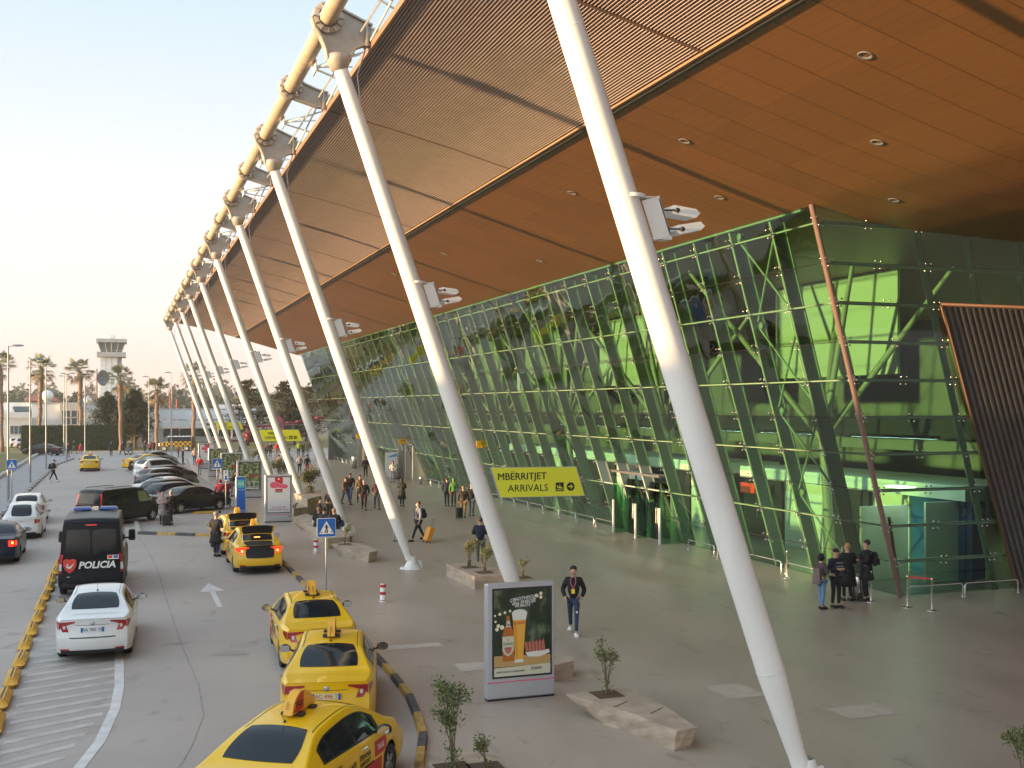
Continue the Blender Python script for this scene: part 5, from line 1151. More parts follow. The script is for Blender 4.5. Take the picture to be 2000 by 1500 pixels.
# ---- floodlight pairs on the columns
def flood(i, label):
    z = 9.0 if i else 8.95; p = ax_(z / dirv.z); y = CY0 + SP * i; o = empty('floodlight_pair', (p.x, y, z), 0, label, 'floodlights', 'floodlight pairs fixed to the columns')
    rt = Matrix.Rotation(-math.atan2(-dirv.x, dirv.z), 3, 'Y').to_euler(); tl = lambda x, zz: Vector((x + zz * dirv.x, 0, zz))
    b = MB(); b.box(tl(.40, 0) + Vector((0, -.10, 0)), (.30, .02, .62), 0, rt)
    for zz in (-.31, .31): b.box(tl(.33, zz) + Vector((0, 0, 0)), (.44, .24, .015), 0)
    b.box(tl(.545, 0), (.02, .22, .62), 0, rt); b.build('bracket', M['white_steel'], o)
    b = MB(); b.lathe([(.245, -.03), (.25, 0), (.245, .03)], 20, 0, (0, 0, .31)); b.build('clamp', M['white_steel'], o)
    for (zz, tilt, flip) in ((.12, -8, 1), (-.16, 14, -1)):
        b = MB(); x0 = .60 - zz * .3; P = [(0, .02), (.05, .09), (.42, .10), (.50, .05), (.44, -.03), (.06, -.05)]
        P = [(x, z_ * flip) for x, z_ in P]; P = P if flip < 0 else P
        Mx = TM((x0 + .06, .1, zz), R(90), R(tilt), 0); b.prism([(x, y_) for x, y_ in P], .34, TM((x0 + .04, .16, zz), R(90), 0, 0) @ Matrix.Rotation(R(-tilt) * -1, 4, 'Z')); fl = b.build('lamp_housing', M['white'], o)
        b = MB(); b.tube([(x0 - .06, -.14, zz), (x0 + .12, -.2, zz)], .015, 6); b.lathe([(0, -.02), (.035, -.015), (.035, .01)], 12, 0, (x0 + .14, -.2, zz), 'Y'); b.build('yoke', M['black'], fl)
for i, lb in enumerate(('nearest floodlight pair, on the column in the foreground', 'floodlight pair on the second column', 'floodlight pair on the third column, against the wood soffit', 'floodlight pair on the fourth column, where soffit meets sky', 'first floodlight pair seen against the sky, on the fifth column', 'floodlight pair on the sixth column', 'floodlight pair on the seventh column', 'farthest floodlight pair, on the eighth column')): flood(i, lb)
# ---- lime direction signs
def lime(pxs, Y, t1, t2, s1, s2, label, flipx=False, full=True):
    P = [W(px, py, Y) for px, py in pxs]; c = P[0]; o = empty('direction_sign', c, 0, label, 'direction sign', 'lime direction signs on the columns')
    q = [(p.x - c.x, p.z - c.z) for p in P]; b = MB(); b.prism([(x, z) for x, z in q][::-1], .10, TM((0, 0, 0), R(90), 0, 0) @ Matrix.Translation((0, 0, -.05))); b.build('casing', M['alu'], o)
    cx, cz = sum(x for x, z in q) / 4, sum(z for x, z in q) / 4; b = MB(); b.add([(cx + (x - cx) * .985, -.056, cz + (z - cz) * .97) for x, z in q], [tuple(range(4))[::-1]] if q[3][1] > q[0][1] else [tuple(range(4))[::-1]]); fc = b.build('panel', M['lime'], o)
    w_ = q[1][0] - q[0][0]; h_ = abs(q[0][1] - q[3][1]); T_ = lambda x, z: UP((x, -.062, z))
    b = MB(); b.text(t1, h_ * s1, T_(w_ * .36, cz + h_ * .19), 0, .002); b.text(t1, h_ * s1, T_(w_ * .36 + h_ * .008, cz + h_ * .19) @ Matrix.Translation((0, 0, .0015)), 0, .002); b.text(t2, h_ * s2, T_(w_ * .43, cz - h_ * .20), 0, .002); b.build('lettering', M['ink'], fc)
    b = MB(); x0, z0 = w_ * .80, cz - h_ * .18; e = h_ * .145
    b.add([(x0 - e, -.064, z0 - e), (x0 + e, -.064, z0 - e), (x0 + e, -.064, z0 + e), (x0 - e, -.064, z0 + e)], [(0, 1, 2, 3)]); disc(b, T_(x0 + h_ * .40, z0), 0, 0, e); ic = b.build('pictogram', M['ink'], fc)
    b = MB(); k = e
    for P2 in ([(-.8, .3), (-.6, .35), (-.3, .0), (.5, -.1), (.75, -.25), (.6, -.4), (-.4, -.3)], [(-.1, .5), (.1, .5), (.25, -.1), (0, -.1)], [(-.8, -.62), (.8, -.62), (.8, -.75), (-.8, -.75)]): b.add([(x0 + x * k, -.066, z0 + z * k) for x, z in P2], [tuple(range(len(P2)))])
    xx = x0 + h_ * .40
    for P2 in ([(-.6, .13), (.1, .13), (.1, -.13), (-.6, -.13)], [(.05, .5), (.6, 0), (.05, -.5), (-.1, -.35), (.25, 0), (-.1, .35)]): b.add([(xx + x * k, -.066, z0 + z * k) for x, z in P2], [tuple(range(len(P2)))])
    b.build('pictogram_mark', M['lime'], ic)
    b = MB(); b.tube([(-.25, .05, q[0][1] - .15), (.15, .05, q[0][1] - .15)], .02, 6); b.tube([(-.1, .05, q[3][1] + .15), (.35, .05, q[3][1] + .15)], .02, 6); b.build('mount', M['galv'], o)
lime([(957, 913), (1124, 911), (1141, 968), (975, 972)], 27.5, 'MBËRRITJET', 'ARRIVALS', .33, .33, 'lime sign reading MBËRRITJET ARRIVALS on the second column')
lime([(505, 839.5), (583, 839), (591, 861.5), (513, 862)], 78.1, 'NISJET', 'DEPARTURES', .33, .33, 'lime DEPARTURES sign in front of the old biplane')
lime([(420, 824.5), (470, 824.5), (476, 838.5), (426, 839)], 116, 'NISJET', 'DEPARTURES', .33, .33, 'small distant lime sign behind the farthest columns')
# ---- hoop rails at the foot of the glass
rb0 = None
def hoop(x, y, rz, label='low steel hoop rail at the foot of the glass front'):
    global rb0
    if rb0 is None:
        b = MB(); L_ = 1.08; h_ = .42; b.tube([(0, -L_, 0), (0, -L_, h_ - .1), (0, -L_ + .03, h_ - .03), (0, -L_ + .1, h_), (0, L_ - .1, h_), (0, L_ - .03, h_ - .03), (0, L_, h_ - .1), (0, L_, 0)], .025, 8)
        for s_ in (-1, 1): b.lathe([(.06, 0), (.06, .015), (.02, .02)], 10, 0, (0, s_ * L_, 0))
        rb0 = b.build('hoop_rail', M['stainless'], None, (x, y, .006), rz); tag(rb0, label, 'guard rail', 'low hoop rails along the glass')
    else: copy_tree(rb0, None, (x, y, .006), rz, label)
y = 30.9
while y < 124:
    if not any(a - 1.6 < y < c_ + 1.3 for a, c_ in DOORS): hoop(22.8, y, 0)
    y += 2.42
LB2 = 'low steel hoop rail at the foot of the short return glass wall'
for x in (24.4, 26.65): hoop(x, 28.45, R(90), LB2)
# ---- queue posts, bins, roll-up
def qpost(px, py, label, belt=None):
    c = G(px, py); o = empty('queue_post', (c.x, c.y, .006), 0, label, 'queue post', 'steel queue posts'); b = MB(); b.lathe([(.17, 0), (.17, .015), (.03, .03), (.025, .05), (.025, .9), (.035, .91), (.035, .98), (0, .985)], 16); b.build('post', M['stainless'], o)
    if belt is not None:
        e = G(*belt) - c; b = MB(); a = math.atan2(e.y, e.x); b.box((e.x / 2, e.y / 2, .93), (e.length, .006, .055), 0, a); b.build('belt', M['red'], o)
qpost(1772, 1187, 'left one of two queue posts joined by a red belt', (1820, 1192)); qpost(1820, 1193, 'right one of two queue posts joined by a red belt'); qpost(1537, 1129, 'lone steel queue post in front of the glass'); qpost(1701, 1176, 'queue post behind the man with the rucksack')
def bin_(p, label, r=.2, h=.8):
    o = empty('litter_bin', p, 0, label, 'litter bin', 'steel litter bins'); b = MB(); b.lathe([(0, 0), (r, 0), (r, h - .06), (r * .9, h), (r * .5, h), (r * .45, h - .05)], 20); b.build('bin_body', M['stainless'], o); b = MB(); b.lathe([(r * 1.02, 0), (r * 1.02, .05)], 20); b.build('base_ring', M['trim'], o)
bin_(G(1673, 1172), 'steel litter bin between the two dark-coated people by the glass'); bin_(G(692, 915), 'steel litter bin far along the glass front', .28, 1.2); bin_(G(774, 936), 'steel litter bin beside the white roll-up banner', .28, 1.2); bin_(G(822, 946), 'short steel bin beside the beige door portal', .12, .6)
c = G(764, 934); o = empty('rollup_banner', c, R(-12), 'tall white roll-up banner with a blue sweep near the far doors', 'banner'); b = MB(); b.box((0, 0, 1.15), (1.05, .03, 2.1)); b.build('sheet', M['white'], o); b = MB(); b.box((0, 0, .05), (1.1, .25, .1)); b.build('foot', M['alu'], o)
b = MB(); b.add([(-.4, -.02, 1.75), (.5, -.02, 1.85), (.5, -.02, 2.1), (.1, -.02, 2.0)], [(0, 1, 2, 3)]); b.build('print', mat('banner_blue', (.05, .35, .6), .5), o)
for (px, py, lb) in ((703, 852, 'small yellow door sign farthest along the glass'), (787, 862, 'small yellow door sign above the beige portal'), (941, 868, 'small yellow sign half hidden behind the second column')):
    d_ = F * 22.2 / (CA * (px - 235)); yy = (d_ - SA * 22.2) / CA; zz = HC - (py - 794) / F * d_; o = empty('door_sign', (22.2, yy, zz), 0, lb, 'sign', 'yellow signs over the doors')
    b = MB(); b.box((0, 0, 0), (.75, .06, .46)); b.build('panel', mat('amber_sign', (.85, .5, .02), .4), o); b = MB(); b.text('HYRJE', .16, UP((0, -.035, .04)), 0, .001); b.build('lettering', M['ink'], o); b = MB(); b.tube([(.3, 0, -.2), (.35, 0, .5 - zz + 3.0)], .02, 6) if False else b.tube([(.37, 0, 0), (.6, 0, 0)], .02, 6); b.build('mount', M['galv'], o)
# ---- stone planters and their shrubs
def planter(pix, z, label, inset=.12, tip=None, joints=2):
    P = [G(px, py, z) for px, py in pix]; c = sum(P, Vector()) / len(P); c.z = 0; o = empty('stone_planter', c, 0, label, 'stone planter', 'rough pink stone planters'); n = len(P)
    area = sum(P[i].x * P[(i + 1) % n].y - P[(i + 1) % n].x * P[i].y for i in range(n))
    if area < 0: P = P[::-1]
    T_ = [p - c for p in P]; B_ = []
    for i, p in enumerate(T_):
        k = inset; q = Vector((p.x * (1 - k), p.y * (1 - k), .0))
        if tip is not None and (p + c - G(*pix[tip], z)).length < .01: q = Vector((p.x * .55, p.y * .55, 0))
        B_.append(q)
    b = MB(); rr = random.Random(len(label)); vs = []; sub = 3
    ring_ = []
    for lev in range(4):
        t = lev / 3
        for i in range(n):
            for s_ in range(sub):
                f = s_ / sub; a = B_[i].lerp(T_[i], t); e = B_[(i + 1) % n].lerp(T_[(i + 1) % n], t); q = a.lerp(e, f); j = .018 if lev not in (0, 3) else .006
                vs.append(q + Vector((rr.uniform(-j, j), rr.uniform(-j, j), 0)))
    N = n * sub; fs = [(l * N + i, l * N + (i + 1) % N, (l + 1) * N + (i + 1) % N, (l + 1) * N + i) for l in range(3) for i in range(N)]; fs.append(tuple(3 * N + i for i in range(N)))
    b.add(vs, fs); b.build('stone_block', M['stone'], o)
    dx = max(T_, key=lambda v: v.xy.length); dx = dx.normalized(); b = MB()
    for k in range(joints):
        t = (k + 1) / (joints + 1) * 2 - 1; L_ = max(abs(v.dot(dx)) for v in T_); m_ = Vector((dx.x, dx.y, 0)) * t * L_ * .7; nrm = Vector((-dx.y, dx.x, 0))
        wdt = .42
        b.box((m_.x, m_.y, z + .002), (.025, wdt * 1.2, .006), 0, math.atan2(dx.y, dx.x))
    b.build('stone_joint', M['soil'], o)
    return o
M['shrubstem'] = mat('shrub_stem', (.16, .12, .07), .8)
def shrub(p, h, w_, n, label, z0=0.0, dry=.2, seed=1, stems=4, hole=True, cat='shrub', leafs=.05, low=.35):
    rr = random.Random(seed); o = empty('shrub', (p.x, p.y, z0), 0, label, cat); b = MB(); tips = []
    for k in range(stems):
        a = rr.uniform(0, 6.28); r_ = w_ * rr.uniform(.25, .9); e = Vector((math.cos(a) * r_, math.sin(a) * r_, h * rr.uniform(.65, 1))); m_ = Vector((e.x * .25, e.y * .25, e.z * .45))
        b.tube([(rr.uniform(-.03, .03), rr.uniform(-.03, .03), 0), m_, e], [.014, .010, .005], 5); tips.append((m_, e))
        for j in range(3):
            t = rr.uniform(.4, .9); s_ = m_.lerp(e, t); q = s_ + Vector((rr.uniform(-1, 1), rr.uniform(-1, 1), rr.uniform(.2, 1))) * w_ * .5; b.tube([s_, q], [.006, .003], 4); tips.append((s_, q))
    b.build('stem', M['shrubstem'], o); b = MB()
    for i in range(n):
        a, e = rr.choice(tips); t = rr.random() ** .6; c = a.lerp(e, t) + Vector((rr.gauss(0, 1), rr.gauss(0, 1), rr.gauss(0, 1))) * w_ * .13
        if rr.random() < low * .3: c = Vector((rr.gauss(0, w_ * .15), rr.gauss(0, w_ * .15), rr.uniform(.02, h * .25)))
        u = Vector((rr.gauss(0, 1), rr.gauss(0, 1), rr.uniform(.1, 1.4))).normalized(); v = u.cross(Vector((rr.gauss(0, 1), rr.gauss(0, 1), rr.gauss(0, 1)))).normalized(); L_ = leafs * rr.uniform(.7, 1.5)
        b.add([c, c + u * L_ * .5 + v * L_ * .22, c + u * L_, c + u * L_ * .5 - v * L_ * .22], [(0, 1, 2, 3)], 1 if rr.random() < dry else 0)
    b.build('foliage', [M['leaf'], M['leafy']], o)
    if hole: b = MB(); b.box((0, 0, .004), (.55, .55, .008)); b.build('soil_patch', M['soil'], o)
    return o
planter([(1104, 1356), (1222, 1341), (1262, 1362), (1310, 1385), (1361, 1421), (1324, 1428), (1247, 1397), (1170, 1373)], .40, 'long wedge-shaped stone planter behind the nearest taxi and right of the beer poster', .10, 0)
shrub(G(1185, 1356, .40), 1.15, .34, 620, 'thin leafy shrub in the wedge-shaped planter right of the beer poster', .40, .25, 4, 5)
planter([(1040, 1292), (1078, 1278), (1120, 1281), (1120, 1290), (1080, 1300)], .38, 'short stone planter block half hidden behind the beer poster', .04, None, 0)
planter([(835, 1484), (905, 1462), (985, 1480), (1010, 1560), (860, 1580)], .30, 'stone planter cut off by the bottom edge of the picture', .05, None, 1)
shrub(G(885, 1500, .30), 1.35, .42, 1250, 'tall bushy shrub at the bottom edge beside the nearest taxi', .30, .12, 9, 6, leafs=.06); shrub(G(950, 1500, .30), .5, .25, 400, 'low brownish shrub beside the tall bushy one at the bottom edge', .30, .4, 10, 4)
shrub(G(2000, 1535, 0), 1.0, .35, 900, 'green shrub clipped by the right picture edge', 0, .1, 12, 5)
planter([(871, 1101), (927, 1126), (992, 1123), (1002, 1112), (925, 1097)], .45, 'square-cut stone planter left of the second column', .02, None, 2)
shrub(G(917, 1108, .45), .95, .28, 900, 'yellow-green shrub at the left of the square-cut planter', .45, .5, 21, 5); shrub(G(946, 1118, .45), .95, .28, 700, 'green shrub beside the yellow-green one in the square-cut planter', .45, .15, 22, 5); shrub(G(1021, 1128, .40), .7, .2, 300, 'small shrub just right of the second column foot', .4, .3, 23, 3)
planter([(645, 1063), (672, 1058), (712, 1062), (737, 1076), (722, 1079), (691, 1074), (668, 1069)], .42, 'wedge-shaped stone planter behind the blue crossing sign', .08, 0)
shrub(G(673, 1063, .42), .85, .22, 500, 'thin shrub right of the blue crossing sign', .42, .3, 31, 4)
planter([(566, 1010), (600, 1003), (660, 1030), (690, 1046), (640, 1046), (612, 1030)], .42, 'long stone planter people sit on, behind the blue crossing sign', .06, 0, 3)
planter([(628, 1046), (676, 1043), (684, 1048), (640, 1052)], .45, 'low stone block below the seated people', .03, None, 0)
shrub(G(575, 1009, .40), .8, .2, 300, 'sparse shrub right of the shoe sole poster', .4, .4, 41, 3)
planter([(573, 962), (600, 953), (627, 958), (628, 968), (600, 975)], .95, 'tall square stone planter below the yellowing bush', .03, None, 1)
shrub(G(606, 962, .95), 1.4, .75, 2200, 'round yellowing bush in the tall square planter', .95, .6, 42, 10, leafs=.10); shrub(G(549, 935, .4), 1.6, 1.0, 1400, 'brown dry bush between two far columns', .2, .9, 43, 9, leafs=.12)
planter([(530, 940), (545, 936), (560, 940), (548, 948)], .5, 'far stone planter under the brown dry bush', .03, None, 0)
planter([(572, 985), (598, 983), (600, 990), (574, 993)], .5, 'reddish stone block beside the fifth column foot', .03, None, 0)
# ================================================================ PEOPLE
SKIN = [mat('skin_light', (.52, .30, .21), .55), mat('skin_tan', (.40, .22, .14), .55)]
HAIR = {'dark': mat('hair_dark', (.02, .015, .012), .7), 'grey': mat('hair_grey', (.30, .28, .26), .7), 'fair': mat('hair_fair', (.40, .25, .12), .7), 'brown': mat('hair_brown', (.07, .04, .025), .7)}
_cl = {}
def cloth(c):
    k = tuple(round(x, 3) for x in c)
    if k not in _cl: _cl[k] = mat('cloth_%d' % len(_cl), c, .85, var=.14, scale=9, bump=.25, bscale=25)
    return _cl[k]
def skin_mesh(V, E, rad, name, m, parent, lv=1):
    me = bpy.data.meshes.new(name); me.from_pydata(V, E, []); o = bpy.data.objects.new(name, me); col.objects.link(o)
    sk = o.modifiers.new('s', 'SKIN'); sk.use_smooth_shade = True; sub = o.modifiers.new('u', 'SUBSURF'); sub.levels = lv; sub.render_levels = lv
    for i, d in enumerate(me.skin_vertices[0].data if me.skin_vertices else []):
        r = rad[i]; d.radius = (r, r) if not isinstance(r, tuple) else r; d.use_root = (i == 0)
    dg = bpy.context.evaluated_depsgraph_get(); ev = o.evaluated_get(dg); nm = bpy.data.meshes.new_from_object(ev)
    bpy.data.objects.remove(o); bpy.data.meshes.remove(me); nm.name = name; nm.materials.clear(); nm.materials.append(m)
    ob = bpy.data.objects.new(name, nm); col.objects.link(ob); ob.parent = parent; return ob
def limb(a, b_, c, bend): return [Vector(a), Vector(b_), Vector(c)]
BLK, NAVY, GRY = (.015, .015, .017), (.018, .022, .045), (.16, .16, .17)
def person(pos, face, label, h=1.74, pose='stand', top=BLK, legs=BLK, shoes=(.02, .02, .02), hair='dark', skin=0, coat=0, hood=None, group=None, female=False, girth=1.0, phone=False, mask=False, cap=None, arms='down', sitz=.45, long_hair=False, detail=True, lean=0, beard=False, longer=0):
    """face: compass direction looked at, 0 = away from the camera along +Y, 180 = towards it"""
    o = empty('person', pos, R(180 - face) if False else R(-face + 180), label, 'person', group); s = h / 1.74; g = girth * 1.07
    # local frame: the person looks along -Y; x to the person's left is +x
    sit = pose == 'sit'; pz = (sitz + .08) / s if sit else (.93 if pose != 'walk' else .915)
    sw = .30 if pose == 'walk' else (.04 if pose == 'stand' else 0)
    hips = [Vector((sx * .085 * g, 0, pz - .03)) for sx in (-1, 1)]; legsP = []
    for k, sx in enumerate((-1, 1)):
        if sit: kn = Vector((sx * .12, -.42, pz + .0)); an = Vector((sx * .13, -.46, .09)); toe = an + Vector((0, -.17, -.05))
        else:
            ph = sw * (1 if sx > 0 else -1); kn = Vector((sx * .09, -ph * .55 - .03, .50)); an = Vector((sx * .085, -ph * 1.05, .085 + (.05 if (pose == 'walk' and ph < 0) else 0))); toe = an + Vector((sx * .02, -.16, -.055))
        legsP.append((hips[k], kn, an, toe))
    tl = lean; sp = Vector((0, -tl * .2, pz + .20)); ch = Vector((0, -tl * .55 + .01, pz + .40)); nb = Vector((0, -tl * .8 + .015, pz + .535)); nk = Vector((0, -tl * .9, pz + .60)); h1 = Vector((0, -tl - .012, pz + .665)); h2 = Vector((0, -tl - .012, pz + .735)); h3 = Vector((0, -tl - .0, pz + .785))
    armP = []
    for sx in (-1, 1):
        sh = Vector((sx * .165 * g, ch.y + .01, pz + .485)); ph = -sw * (1 if sx > 0 else -1) * .7
        if arms == 'down': el = Vector((sx * .235 * g, sh.y - ph * .45 + .02, pz + .22)); wr = Vector((sx * .235 * g, sh.y - ph - .06, pz - .02))
        elif arms == 'pockets': el = Vector((sx * .27 * g, sh.y + .06, pz + .21)); wr = Vector((sx * .19 * g, sh.y - .10, pz + .03))
        elif arms == 'front': el = Vector((sx * .24 * g, sh.y - .03, pz + .24)); wr = Vector((sx * .10, sh.y - .25, pz + .26))
        elif arms == 'pull': el = Vector((sx * .25 * g, sh.y + (.12 if sx < 0 else -.02), pz + .22)); wr = Vector((sx * .25 * g, sh.y + (.22 if sx < 0 else -.1), pz - .02))
        elif arms == 'phone': el = Vector((sx * .23 * g, sh.y - .06, pz + .24)); wr = Vector((sx * .08, sh.y - .20, pz + (.40 if sx > 0 else .2)))
        elif arms == 'knees': el = Vector((sx * .22 * g, sh.y - .16, pz + .22)); wr = Vector((sx * .10, sh.y - .36, pz + .12))
        armP.append((sh, el, wr))
    S = lambda v: Vector((v.x * s, v.y * s, v.z * s)); V, E, Rd = [], [], []
    def vert(p, r, link=None): V.append(tuple(S(p))); Rd.append(r * s); i = len(V) - 1; (E.append((link, i)) if link is not None else None); return i
    a0 = vert(Vector((0, 0, pz + .02)), .115 * g); a1 = vert(sp, .11 * g, a0); a2 = vert(ch, .125 * g, a1); a3 = vert(nb, .06, a2); a4 = vert(nk, .052, a3); a5 = vert(h1, .078, a4); a6 = vert(h2, .09, a5); a7 = vert(h3, .062, a6); vert(h1 + Vector((0, -.085, .02)), .018, a5)
    for (sh, el, wr) in armP:
        i = vert(sh, .055, a2); i = vert(el, .04, i); i = vert(wr, .027, i); d = (wr - el).normalized(); hd = vert(wr + d * .07, .034, i)
        if detail:
            sd = Vector((0, 1, 0)) if abs(d.y) < .8 else Vector((0, 0, 1))
            for q in range(4):
                off = sd * (-.027 + .018 * q); f1 = vert(wr + d * (.11 + .006 * (q in (1, 2))) + off, .0095, hd); vert(wr + d * (.145 + .012 * (q in (1, 2))) + off * .9 + Vector((0, -.012, 0)), .008, f1)
            t1 = vert(wr + d * .055 - sd * .045, .011, i); vert(wr + d * .095 - sd * .052, .009, t1)
    for (hp, kn, an, toe) in legsP:
        i = vert(hp, .075, a0); i = vert(kn, .052, i); i = vert(an, .036, i); vert(toe, .03, i)
    skin_mesh(V, E, Rd, 'body', SKIN[skin], o)
    # jacket or coat
    V, E, Rd = [], [], []; e = .026 if coat or not female else .02
    a0 = vert(Vector((0, .005, pz - .04 - (.10 if longer else 0))), (.125 * g + e)); a1 = vert(sp, .122 * g + e, a0); a2 = vert(ch, .132 * g + e, a1); a3 = vert(nb + Vector((0, 0, .015)), .062 + e * .5, a2)
    for (sh, el, wr) in armP:
        i = vert(sh, .062 + e, a2); i = vert(el, .046 + e * .8, i); vert(el.lerp(wr, .93), .038 + e * .5, i)
    jm = skin_mesh(V, E, Rd, 'coat' if coat else 'jacket', cloth(top), o)
    if coat:                                                       # skirt of a long coat
        b = MB(); z1 = pz + .12; n = 18; prof = [(z1, .165), (pz - .05, .185), (pz - .05 - coat * .5, .205), (pz - .05 - coat, .235)]
        if sit: prof = [(z1, .17), (pz - .02, .20), (pz - .12, .23)]
        vs = []
        for (z, r_) in prof:
            for k in range(n): q = 2 * math.pi * k / n; rr_ = r_ * g * (1 + .05 * math.sin(5 * q)); vs.append(S(Vector((rr_ * math.cos(q), rr_ * .78 * math.sin(q) + .005, z))))
        fs = [(i * n + k, i * n + (k + 1) % n, (i + 1) * n + (k + 1) % n, (i + 1) * n + k) for i in range(len(prof) - 1) for k in range(n)] + [tuple(3 * n + k for k in range(n)) if len(prof) == 4 else tuple(2 * n + k for k in range(n))]
        b.add(vs, fs, 0, True); b.build('coat_skirt', cloth(top), o)
    V, E, Rd = [], [], []; a0 = vert(Vector((0, 0, pz + .02)), .122 * g)
    for (hp, kn, an, toe) in legsP:
        i = vert(hp + Vector((0, 0, -.03)), .092 * g, a0); i = vert(hp.lerp(kn, .5), .084, i); i = vert(kn, .066, i); vert(an + Vector((0, 0, .03)), .052, i)
    skin_mesh(V, E, Rd, 'trousers', cloth(legs), o)
    for (hp, kn, an, toe) in legsP:
        b = MB(); a = math.atan2(toe.y - an.y, toe.x - an.x); m_ = an.lerp(toe, .42); b.box(S(Vector((m_.x, m_.y, m_.z - .018 + (0 if an.z < .1 else .0)))), (.28 * s, .10 * s, .095 * s), 0, a, .78, .02 * s); b.build('shoe', cloth(shoes), o)
    # head
    hc = S(h2 + Vector((0, .006, 0))); hm = HAIR[hair]
    if hood: b = MB(); b.ball(hc + Vector((0, .012 * s, -.01 * s)), (.108 * s, .118 * s, .135 * s), 14, 9); 
    else: b = MB(); b.ball(hc + Vector((0, .03 * s, .034 * s)), (.093 * s, .096 * s, .088 * s), 14, 8)
    if hood: b.build('hood', cloth(hood), o)
    elif cap: b.build('hair', hm, o); b = MB(); b.ball(hc + Vector((0, .0, .045 * s)), (.102 * s, .108 * s, .075 * s), 14, 8); b.box(hc + Vector((0, -.12 * s, .03 * s)), (.13 * s, .09 * s, .012 * s)); b.build('cap', cloth(cap), o)
    else: b.build('hair', hm, o)
    if long_hair: b = MB(); b.ball(hc + Vector((0, .045 * s, -.09 * s)), (.10 * s, .065 * s, .16 * s), 12, 8); b.build('long_hair', hm, o)
    if detail:
        for sx in (-1, 1): b = MB(); b.ball(hc + Vector((sx * .032 * s, -.088 * s, .002)), (.007 * s, .006 * s, .005 * s), 8, 5); b.build('eye', HAIR['dark'], o)
        b = MB(); b.ball(hc + Vector((0, -.090 * s, -.052 * s)), (.024 * s, .007 * s, .006 * s), 8, 4); b.build('mouth', M['meat'], o)
        for sx in (-1, 1): b = MB(); b.ball(hc + Vector((sx * .092 * s, 0, -.01 * s)), (.012 * s, .022 * s, .03 * s), 8, 5); b.build('ear', SKIN[skin], o)
    if beard: b = MB(); b.ball(hc + Vector((0, -.045 * s, -.075 * s)), (.06 * s, .04 * s, .034 * s), 10, 6); b.build('beard', hm, o)
    if mask: b = MB(); b.ball(hc + Vector((0, -.06 * s, -.045 * s)), (.06 * s, .045 * s, .05 * s), 10, 6); b.build('mask', M['white'], o)
    if phone: b = MB(); b.box(S(armP[1][2] + Vector((0, -.07, .07))), (.07, .01, .14)); b.build('phone', M['black'], o)
    return o, s, pz, armP
def P(px, py): v = G(px, py); v.z = .006; return v
def suitcase(p, rz, m, label, h=.62, lean=0, w_=.4):
    o = empty('suitcase', p, rz, label, 'suitcase'); b = MB(); c = Vector((0, -math.sin(lean) * h / 2, h / 2 + .05)); b.box(c, (w_, .24, h), 0, Matrix.Rotation(-lean if False else lean, 3, 'X').to_euler(), 1, .04); b.build('shell', m, o)
    t = Vector((0, -math.sin(lean) * h, .05 + h * math.cos(lean))); b = MB()
    for sx in (-1, 1): b.tube([t + Vector((sx * .09, 0, -.1)), t + Vector((sx * .09, -math.sin(lean) * .4, .38 * math.cos(lean)))], .009, 5)
    e = t + Vector((0, -math.sin(lean) * .4, .38 * math.cos(lean))); b.tube([e + Vector((-.09, 0, 0)), e + Vector((.09, 0, 0))], .013, 6); b.build('handle', M['black'], o)
    for sx in (-1, 1):
        for sy in (-1, 1): b = MB(); b.lathe([(0, -.015), (.03, -.015), (.03, .015), (0, .015)], 10, 0, (sx * w_ * .4, sy * .08, .03), 'X'); b.build('caster', M['dark'], o)
    return o
def rucksack(base, s, pz, c, label, pos, face):
    o = empty('rucksack', pos, R(-face + 180), label, 'rucksack'); b = MB(); b.box(Vector((0, .235, pz + .30)) * s, (.30, .20, .44), 0, None, .85, .06); b.build('bag', cloth(c), o)
    b = MB(); b.box(Vector((0, .345, pz + .22)) * s, (.22, .06, .2), 0, None, .9, .02); b.build('pocket', cloth(c), o); b = MB()
    for sx in (-1, 1): b.tube([Vector((sx * .11, .2, pz + .46)) * s, Vector((sx * .12, .0, pz + .58)) * s, Vector((sx * .13, -.16, pz + .42)) * s, Vector((sx * .17, -.1, pz + .15)) * s], .018, 6)
    b.build('strap', cloth(c), o)

r_ = person(P(1120, 1238), 205, 'bearded man in black jacket and ripped jeans, hands in pockets, wearing a red lanyard', 1.80, 'walk', BLK, (.03, .05, .10), (.75, .75, .75), arms='pockets', beard=True)
oo, s_, pz_, _a = r_; b = MB(); z_ = (pz_ + .50) * s_
for sx in (-1, 1): b.tube([Vector((sx * .06, -.10, pz_ + .55)) * s_, Vector((sx * .07, -.165, pz_ + .44)) * s_, Vector((0, -.172, pz_ + .27)) * s_], .010, 5)
b.build('lanyard', M['rose'], oo); b = MB(); b.box(Vector((0, -.178, pz_ + .21)) * s_, (.09, .012, .12)); b.build('badge_card', mat('badge_yellow', (.85, .65, .02), .5), oo)
b = MB(); b.ball(Vector((.10, -.24, .60)) * s_, (.03, .012, .03), 8, 5); b.build('torn_knee', M['white'], oo)
r_ = person(P(1604, 1190), 85, 'woman in patterned jacket, black headscarf and light blue jeans by the glass', 1.64, 'stand', (.07, .05, .055), (.14, .24, .42), hood=BLK, arms='front', girth=1.1, female=True, longer=1)
b = MB(); b.box((.02, .16, 1.0), (.34, .06, .5), 0, None, .8, .03); b.build('scarf', cloth((.16, .12, .11)), r_[0])
r_ = person(P(1632, 1187), 175, 'uniformed man in a dark cap with two pale stripes on his jacket', 1.76, 'stand', NAVY, BLK, cap=(.03, .015, .02), arms='front', hair='grey')
b = MB()
for zz in (1.38, 1.27): b.box((0, -.185, zz), (.26, .012, .03))
b.build('reflective_stripe', M['galv'], r_[0])
